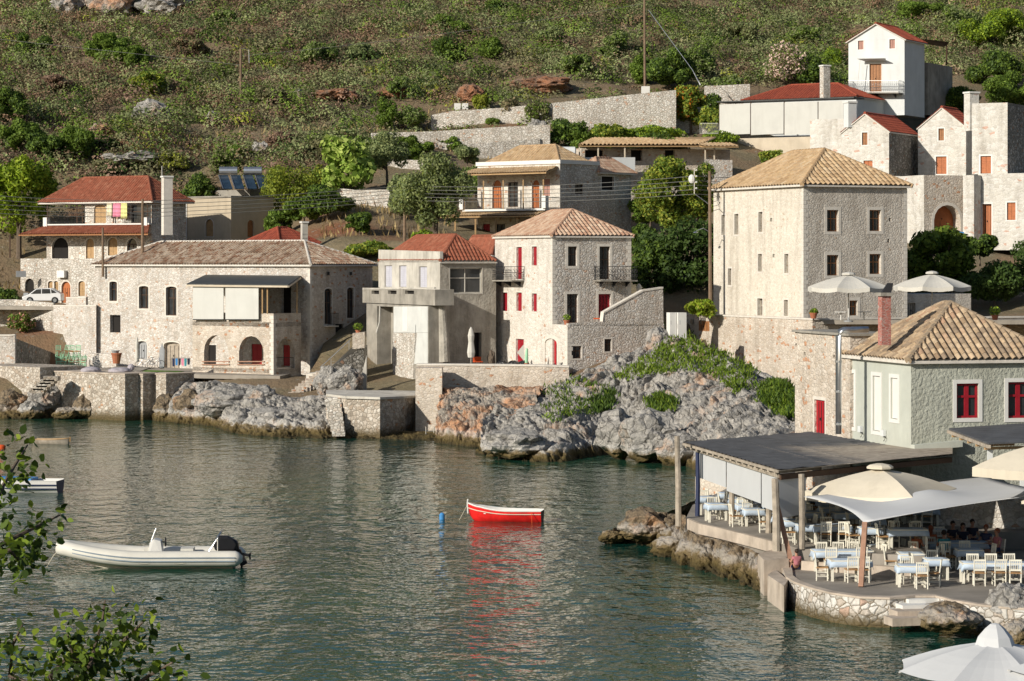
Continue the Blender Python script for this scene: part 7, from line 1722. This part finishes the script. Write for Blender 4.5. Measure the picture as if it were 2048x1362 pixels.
for t in np.linspace(0, 1, 16):
    x = -Lb/2+.2+(Lb-1.0)*t; b = .78*(1-max(0, (t-.5)/.5)**2.2); k = -.25+.75*max(0, (t-.72)/.28)**1.6; ring_.append([(x,b,.30+.35*max(0,(t-.6)/.4)**1.5),(x,b*.8,.02+k*.45),(x,0,k),(x,-b*.8,.02+k*.45),(x,-b,.30+.35*max(0,(t-.6)/.4)**1.5)])
for i in range(15):
    for j in range(4): mb.quad(ring_[i][j], ring_[i+1][j], ring_[i+1][j+1], ring_[i][j+1])
    mb.quad(ring_[i][0], ring_[i+1][0], ring_[i+1][4], ring_[i][4])
g = mb.build('hull', 'canvas_cream', None, smooth=True); g.parent = r
g = MB().ball((Lb/2-.02,0,.86), (.20,.30,.20), 12, 8).build('bow_cone', 'rib_tube', None, smooth=True); g.parent = r
mb = MB(); mb.prism([(-.55,-.35,.35),(.05,-.35,.35),(-.02,-.33,.98),(-.2,-.3,1.12),(-.45,-.33,1.05)], (0,.7,0)); g = mb.build('console', 'white', None); g.parent = r
g2 = MB().prism([(.02,-.28,.35),(.25,-.28,.35),(.2,-.26,.8),(.0,-.26,.8)], (0,.56,0)).build('console_seat', 'rib_tube', None); g2.parent = r
g2 = MB().tube([(-.05,0,1.0), (-.18,0,1.35), (-.25,0,1.52)], .03, 6).build('windscreen_rail', 'steel', None); g2.parent = r
mb = MB(); mb.tube([(-.62+.0*math.cos(a), .17*math.cos(a), .98+.17*math.sin(a)) for a in np.linspace(0, 2*math.pi, 13)], .022, 6); mb.beam((-.45,0,.98), (-.62,0,.98), .04); g2 = mb.build('steering_wheel', 'rubber', None); g2.parent = r
g2 = MB().box((-1.5,0,.5), (.5,.9,.5)).build('seat', 'rib_tube', None); g2.parent = r
mb = MB()
for s in (-1, 1): mb.tube([(-2.35,s*.85,.6), (-2.75,s*.8,1.25), (-2.85,s*.55,1.42)], .03, 6); mb.tube([(-2.75,s*.85,.6), (-2.75,s*.8,1.25)], .025, 6)
mb.tube([(-2.85,-.55,1.42), (-2.85,.55,1.42)], .03, 6); g2 = mb.build('roll_bar', 'steel', None); g2.parent = r
ob = MB(); ob.prism([(-2.9,-.2,1.08),(-2.62,-.2,1.3),(-2.35,-.2,1.22),(-2.25,-.2,.85),(-2.5,-.2,.62),(-2.9,-.2,.58)], (0,.42,0)); 
g2 = MB().prism([(-3.55,-.22,.62),(-3.5,-.2,1.0),(-3.1,-.2,1.22),(-2.65,-.2,1.22),(-2.5,-.2,.9),(-2.6,-.2,.62)], (0,.42,0)).build('outboard_motor', 'rubber', None); g2.parent = r; bv = g2.modifiers.new('b', 'BEVEL'); bv.width = .09; bv.segments = 3
mb = MB(); mb.beam((-3.45,0,.62), (-3.75,0,.05), .2, .3); mb.beam((-3.4,0,.55), (-3.95,0,.42), .10); 
for a in range(3): mb.beam((-3.95,0,.42), (-3.98,.16*math.cos(a*2.1+.5),.42+.16*math.sin(a*2.1+.5)), .08, .03)
g3 = mb.build('drive_leg', 'rubber', None); g3.parent = g2
mb = MB(); mb.tube([(3.5,.1,.82), (3.85,.0,.4), (4.15,-.1,-.1)], .02, 5); g2 = mb.build('mooring_rope', 'rope', None); g2.parent = r
mb = MB(); mb.tube([(1.9,.75,.78), (1.0,.9,.70), (.3,.98,.66)], .03, 5); g2 = mb.build('oar', 'rib_stripe', None); g2.parent = r
def buoy(label, px, py, rad, h, mat):
    o = empty('buoy', G(px, py, 0), label=label, cat='buoy'); MB().lathe(G(px, py, -.1), [(rad*.7,0),(rad,h*.25),(rad,h*.75),(rad*.6,h*.95),(.02,h)], 14).build('float', mat, o); MB().tube([G(px,py,h-.12), G(px,py,h+.02)], .02, 5).build('eye', 'steel', o)
buoy('small blue buoy floating left of the red boat', 884, 1043, .13, .42, 'boat_blue'); buoy('orange buoy at the left edge of the water', 3, 900, .26, .35, 'orange_fabric')

# ================================================================== poles and wires
def pole(label, px, yb, yt, Y, r_=.14, arm=None, name='utility_pole', mat='wood_pole'):
    b = P(px, yb, Y); t = P(px+random.uniform(-2,2), yt, Y); root = empty(name, b, label=label, cat='pole', group='wooden utility poles'); MB().tube([b-Vector((0,0,1)), t], [r_, r_*.7], 8).build('shaft', mat, root)
    if arm: arm(root, t)
    return root
def arm_a(root, t): MB().tube([t, t+Vector((.9,0,-.1)), t+Vector((.95,0,-1.6))], .04, 6).build('bracket', 'steel', root)
pole('leaning wooden pole standing alone on the left hillside', 482, 262, 97, 222, .17, arm_a)
def arm_base(root, t): MB().box(P(1291,182,222), (.9,.9,1.0)).build('concrete_base', 'white', root); MB().tube([P(1297,20,222), P(1385,140,217), P(1400,170,216)], .03, 5).build('guy_wire', 'steel', root); MB().tube([P(1388,146,217), P(1401,170,216)], .045, 6).build('guy_sleeve', 'white', root)
pole('tall wooden pole rising past the top of the frame', 1290, 178, -40, 222, .15, arm_base)
def arm_i(root, t):
    for k_ in range(4): MB().lathe(t+Vector((.18,0,-.15-.33*k_)), [(.05,0),(.09,.05),(.05,.12)], 8).build('insulator', 'white', root)
pole('dark wooden pole carrying wires above the concrete house', 809, 485, 368, 174, .15, arm_i)
def arm_l(root, t):
    MB().tube([t+Vector((0,0,-4.6)), t+Vector((-.5,0,-4.3)), t+Vector((-1.0,0,-4.5))], .03, 6).build('lamp_arm', 'steel', root); MB().lathe(t+Vector((-1.05,0,-4.65)), [(.02,.12),(.16,.06),(.2,0)], 10).build('lamp_shade', 'steel', root)
    MB().tube([t+Vector((-1.15,0,.2)), t+Vector((-1.15,0,-1.7)), t+Vector((-.05,0,-2.5))], .035, 6).build('bracket', 'steel', root); MB().ball(t+Vector((-1.35,0,-.6)), (.25,.15,.35), 8, 6).build('insulator_cluster', 'white', root)
    for k_ in range(4): MB().lathe(t+Vector((-1.0,0,0-.45*k_)), [(.05,0),(.09,.05),(.05,.12)], 8).build('insulator', 'white', root)
pole('tall wooden lamp pole at the left side of the tower house', 1421, 640, 342, 150.5, .15, arm_l)
pole('dark wooden pole in front of the villa', 285, 500, 398, 168, .14); pole('shorter wooden pole left of the dark villa pole', 206, 530, 455, 168, .12)
wn_ = ['topmost', 'second', 'middle', 'fourth', 'lowest']
for i in range(5):
    pts = [(-80,386+9*i,165),(285,402+8*i,168),(809,372+7*i,174),(1391,352+9*i,150.5),(1600,352+9*i,160)]
    c = []
    for a, b in zip(pts[:-1], pts[1:]):
        p, q = P(*a), P(*b)
        for k in range(12): t = k/12; c.append(p.lerp(q, t)-Vector((0,0,4*t*(1-t)*(.35 if a[0] == 809 else .15))))
    o = MB().tube(c, .022, 4, False).build('power_cable', 'wire', None, origin=c[0]); tag(o, wn_[i]+' of the five power cables crossing above the houses', 'cable', 'power cables')
o = MB().tube([P(-80,70,235), P(482,130,222)], .02, 4).build('power_cable', 'wire', None); tag(o, 'thin cable running left from the hillside pole', 'cable')
o = MB().tube([P(482,112,222)]+[P(482+(1290-482)*t,112-105*t+20*t*(1-t)*4*.4,222) for t in np.linspace(.1,1,10)], .02, 4).build('power_cable', 'wire', None); tag(o, 'thin cable between the hillside pole and the tall pole', 'cable')

# ================================================================== quay side things
def car():
    root = empty('parked_car', P(88,608,177), label='white hatchback parked in the villa yard, half hidden by the wall', cat='car'); c = P(88,0,177); c.z = zat(607,177); L_ = 1.6
    rz = Matrix.Rotation(.0, 3, 'Z')
    def W(x, y, z): return c+Vector((x, y, z))
    prof = [(-1.75,.25),(-1.8,.6),(-1.25,.80),(-.55,1.32),(.75,1.38),(1.45,.95),(1.65,.85),(1.68,.25)]
    b = MB(); b.prism([W(x,-.8,z) for x, z in prof], (0,1.6,0)); o = b.build('body', 'car_paint', root); bv = o.modifiers.new('b', 'BEVEL'); bv.width = .07; bv.segments = 3
    for nm_, q in (('window',[(-1.05,.86),(-.52,1.26),(-.12,1.29),(-.12,.88)]),('window',[(-.04,.88),(-.04,1.30),(.66,1.30),(.72,.90)]),('window',[(.80,.92),(.76,1.28),(1.02,1.15),(1.28,.95)])):
        MB().prism([W(x,-.815,z) for x, z in q], (0,.03,0)).build(nm_, 'dark_glass', root)
    MB().prism([W(-1.2,-.7,.86), W(-1.2,.7,.86), W(-.62,.66,1.32), W(-.62,-.66,1.32)], (-.03,0,.02)).build('windscreen', 'dark_glass', root)
    for x in (-1.1, 1.1):
        w = MB().tube([W(x,-.83,.3), W(x,-.62,.3)], .3, 16).build('wheel', 'rubber', root); MB().tube([W(x,-.84,.3), W(x,-.80,.3)], .17, 12).build('rim', 'steel', w)
    MB().box(W(-1.75,-.55,.62), (.1,.3,.15)).build('headlight', 'steel', root)
car()
o = MB().box(P(52,598,177), (.4,.3,1.1)).build('meter_box', 'grey_metal', None, origin=P(52,608,177)); tag(o, 'small grey box standing left of the parked car', 'box')
def bicycle(label, px, py, Y, col='steel', s=.95):
    c = P(px, py, Y); root = empty('bicycle', c, label=label, cat='bicycle', group='bicycles on the quay'); W = lambda x, z, y=0: c+Vector((x*s, y, z*s))
    for x in (-.5, .5):
        t = MB(); t.tube([W(x+.33*math.cos(a), .34+.33*math.sin(a)) for a in np.linspace(0, 2*math.pi, 19)], .022, 5, False); w = t.build('wheel', 'rubber', root)
        m_ = MB(); [m_.beam(W(x, .34), W(x+.31*math.cos(a), .34+.31*math.sin(a)), .008) for a in np.linspace(0, 2*math.pi, 9)[:-1]]; m_.build('spokes', 'steel', w)
    m_ = MB(); [m_.tube([W(*a), W(*b)], .018, 6) for a, b in (((-.5,.34),(-.1,.36)),((-.5,.34),(-.2,.78)),((-.1,.36),(-.22,.86)),((-.1,.36),(.33,.75)),((-.2,.78),(.33,.80)),((.5,.34),(.32,.92)))]; m_.build('frame', col, root)
    MB().box(W(-.23,.9), (.25,.12,.05)).build('saddle', 'rubber', root); MB().tube([W(.3,.94,-.25), W(.3,.97,.25)], .016, 6).build('handlebar', 'rubber', root)
bicycle('pale bicycle parked left on the quay by the grey door', 290, 738, 157.2, 'steel'); bicycle('dark bicycle parked right beside the upright board', 310, 737, 157.6, 'navy')
o = MB().prism([P(318,737,158.2), P(328,737,158.2), P(329,700,158.5), P(324,686,158.6), P(319,700,158.5)], (0,.12,0)).build('paddle_board', 'grey_metal', None, origin=P(323,737,158.2)); tag(o, 'dark upright board leaning on the stone house', 'board')
r = empty('clothes_rack', P(362,737,156.6), label='rack of colourful wetsuits drying by the plank door', cat='rack')
MB().tube([P(343,716,156.6), P(380,716,156.6)], .02, 5).build('rail', 'steel', r)
for i, x in enumerate((347,353,359,365,371,377)):
    MB().prism([P(x-2.5,717,156.6), P(x+2.5,717,156.6), P(x+2,733-(i % 3)*2,156.6), P(x-2,733-(i % 2)*3,156.6)], (0,.06,0)).build('garment', ['navy','boat_blue','dark_shirt','pink_fabric','teal_shirt','dark_shirt'][i], r)
for x in (343, 380): MB().tube([P(x,738,156.6), P(x,716,156.6)], .02, 5).build('post', 'steel', r)
def beanbag(label, px, py, Y, w, h):
    o = boulder(label, px, py, Y, w, h, mat='plastic_grey', seed=px, amp=.05, name='bean_bag', cat='bean bag', group='bean bags on the quay'); o.data.polygons.foreach_set('use_smooth', [True]*len(o.data.polygons))
beanbag('left lilac grey bean bag on the quay edge', 182, 741, 154.3, 40, 16); beanbag('right lilac grey bean bag lying beside the lawn', 240, 742, 154.3, 46, 15); beanbag('small upright bean bag behind the right one', 262, 735, 154.8, 14, 14)
def pot(label, px, py, Y, r_=.3, h=.5, mat='clay_pot', plant=None):
    c = P(px, py, Y); root = empty('plant_pot', c, label=label, cat='pot'); MB().lathe(c, [(r_*.65,0),(r_*.95,h*.85),(r_*1.08,h*.86),(r_*1.05,h),(r_*.85,h),(r_*.8,h*.85)], 14).build('pot', mat, root)
    if plant:
        rng = np.random.default_rng(px); v, f, cc = cloud([(0,0,h+plant*.5,plant*.7,plant*.7,plant*.6)], 160, plant*.35, G_MID+G_BRIGHT, rng, .4); np_mesh('plant', v, f, 'fol', cc, root)
pot('large clay pot at the end of the stone ledge', 233, 727, 161.5, .42, .85); pot('stacked grey bowl above the clay pot', 231, 708, 161.8, .34, .3, 'grey_metal')
pot('clay pot under the green ball bush on the tower terrace', 1627, 637, 138.4, .28, .4); pot('terracotta pot on the stair landing of the white house', 1133, 650, 143.8, .22, .35, plant=.4)
pot('small pale pot right of the red arched door', 1120, 736, 142.6, .2, .4, 'quoin'); pot('potted plant above the little stair head wall', 716, 668, 150.8, .2, .3, plant=.5)
pot('potted shrub in the shade of the right tower terrace', 1990, 640, 137, .25, .35, plant=.55)
for i, x in enumerate((1682, 1728, 1772)):
    o = empty('cafe_table', P(x,640,137), label=['left','middle','right'][i]+' small white table on the tower terrace edge', cat='table', group='white tables on the tower terrace'); c = P(x,640,137); MB().box(c+Vector((0,0,.55)), (.8,.6,.05)).build('table_top', 'white', o); MB().tube([c, c+Vector((0,0,.55))], .05, 6).build('leg', 'white', o)
r = empty('chair', P(956,733,144.8), .3, label='orange folding chair beside the closed white parasol', cat='chair'); c = P(956,733,144.8)
MB().box(c+Vector((0,0,.35)), (.6,.5,.06)).build('seat', 'orange_fabric', r); MB().box(c+Vector((.0,.25,.5)), (.6,.05,.4)).build('backrest', 'orange_fabric', r)
for sx in (-.25,.25):
    for sy in (-.2,.2): MB().beam(c+Vector((sx,sy,0)), c+Vector((sx,sy,.33)), .04).build('leg', 'wood_dark', r)
boulder('brown gnarled stump standing on the house terrace', 983, 718, 145.2, 15, 32, mat='bark', seed=2, name='tree_stump', cat='stump')
for i, (x, w) in enumerate(((1005,22),(1027,26),(1048,20))): boulder(['left','middle','right'][i]+' dark sunlit heap beside the stump on the house terrace', x, 727, 144.6, w, 12, mat='rubber', seed=i+8, amp=.15, name='dark_cushion', cat='cushion', group='dark cushions on the house terrace')
c = P(1053,733,143.6); r = empty('cactus', c, label='slim green cactus near the crimson ground floor shutter', cat='cactus'); MB().tube([c, c+Vector((0,0,.6)), c+Vector((.03,0,1.3))], [.10,.13,.08], 8).build('stem', 'mint', r); MB().lathe(c, [(.14,0),(.17,.25)], 10).build('pot', 'clay_pot', r)
o = MB().prism([P(1034,705,144.2), P(1048,688,144.2), P(1048,722,144.2)], (0,.05,0)).build('sail_cloth', 'canvas', None, origin=P(1040,722,144.2)); tag(o, 'small white triangular cloth before the lowest crimson shutter', 'cloth')
r = empty('lounge_bench', P(1190,640,145.5), label='low dark table and orange bench on the stair terrace', cat='bench'); MB().box(P(1198,637,145.5), (.8,.5,.08)).build('bench', 'orange_fabric', r); MB().box(P(1165,646,145), (2.4,.6,.06)).build('table_top', 'wood_dark', r)
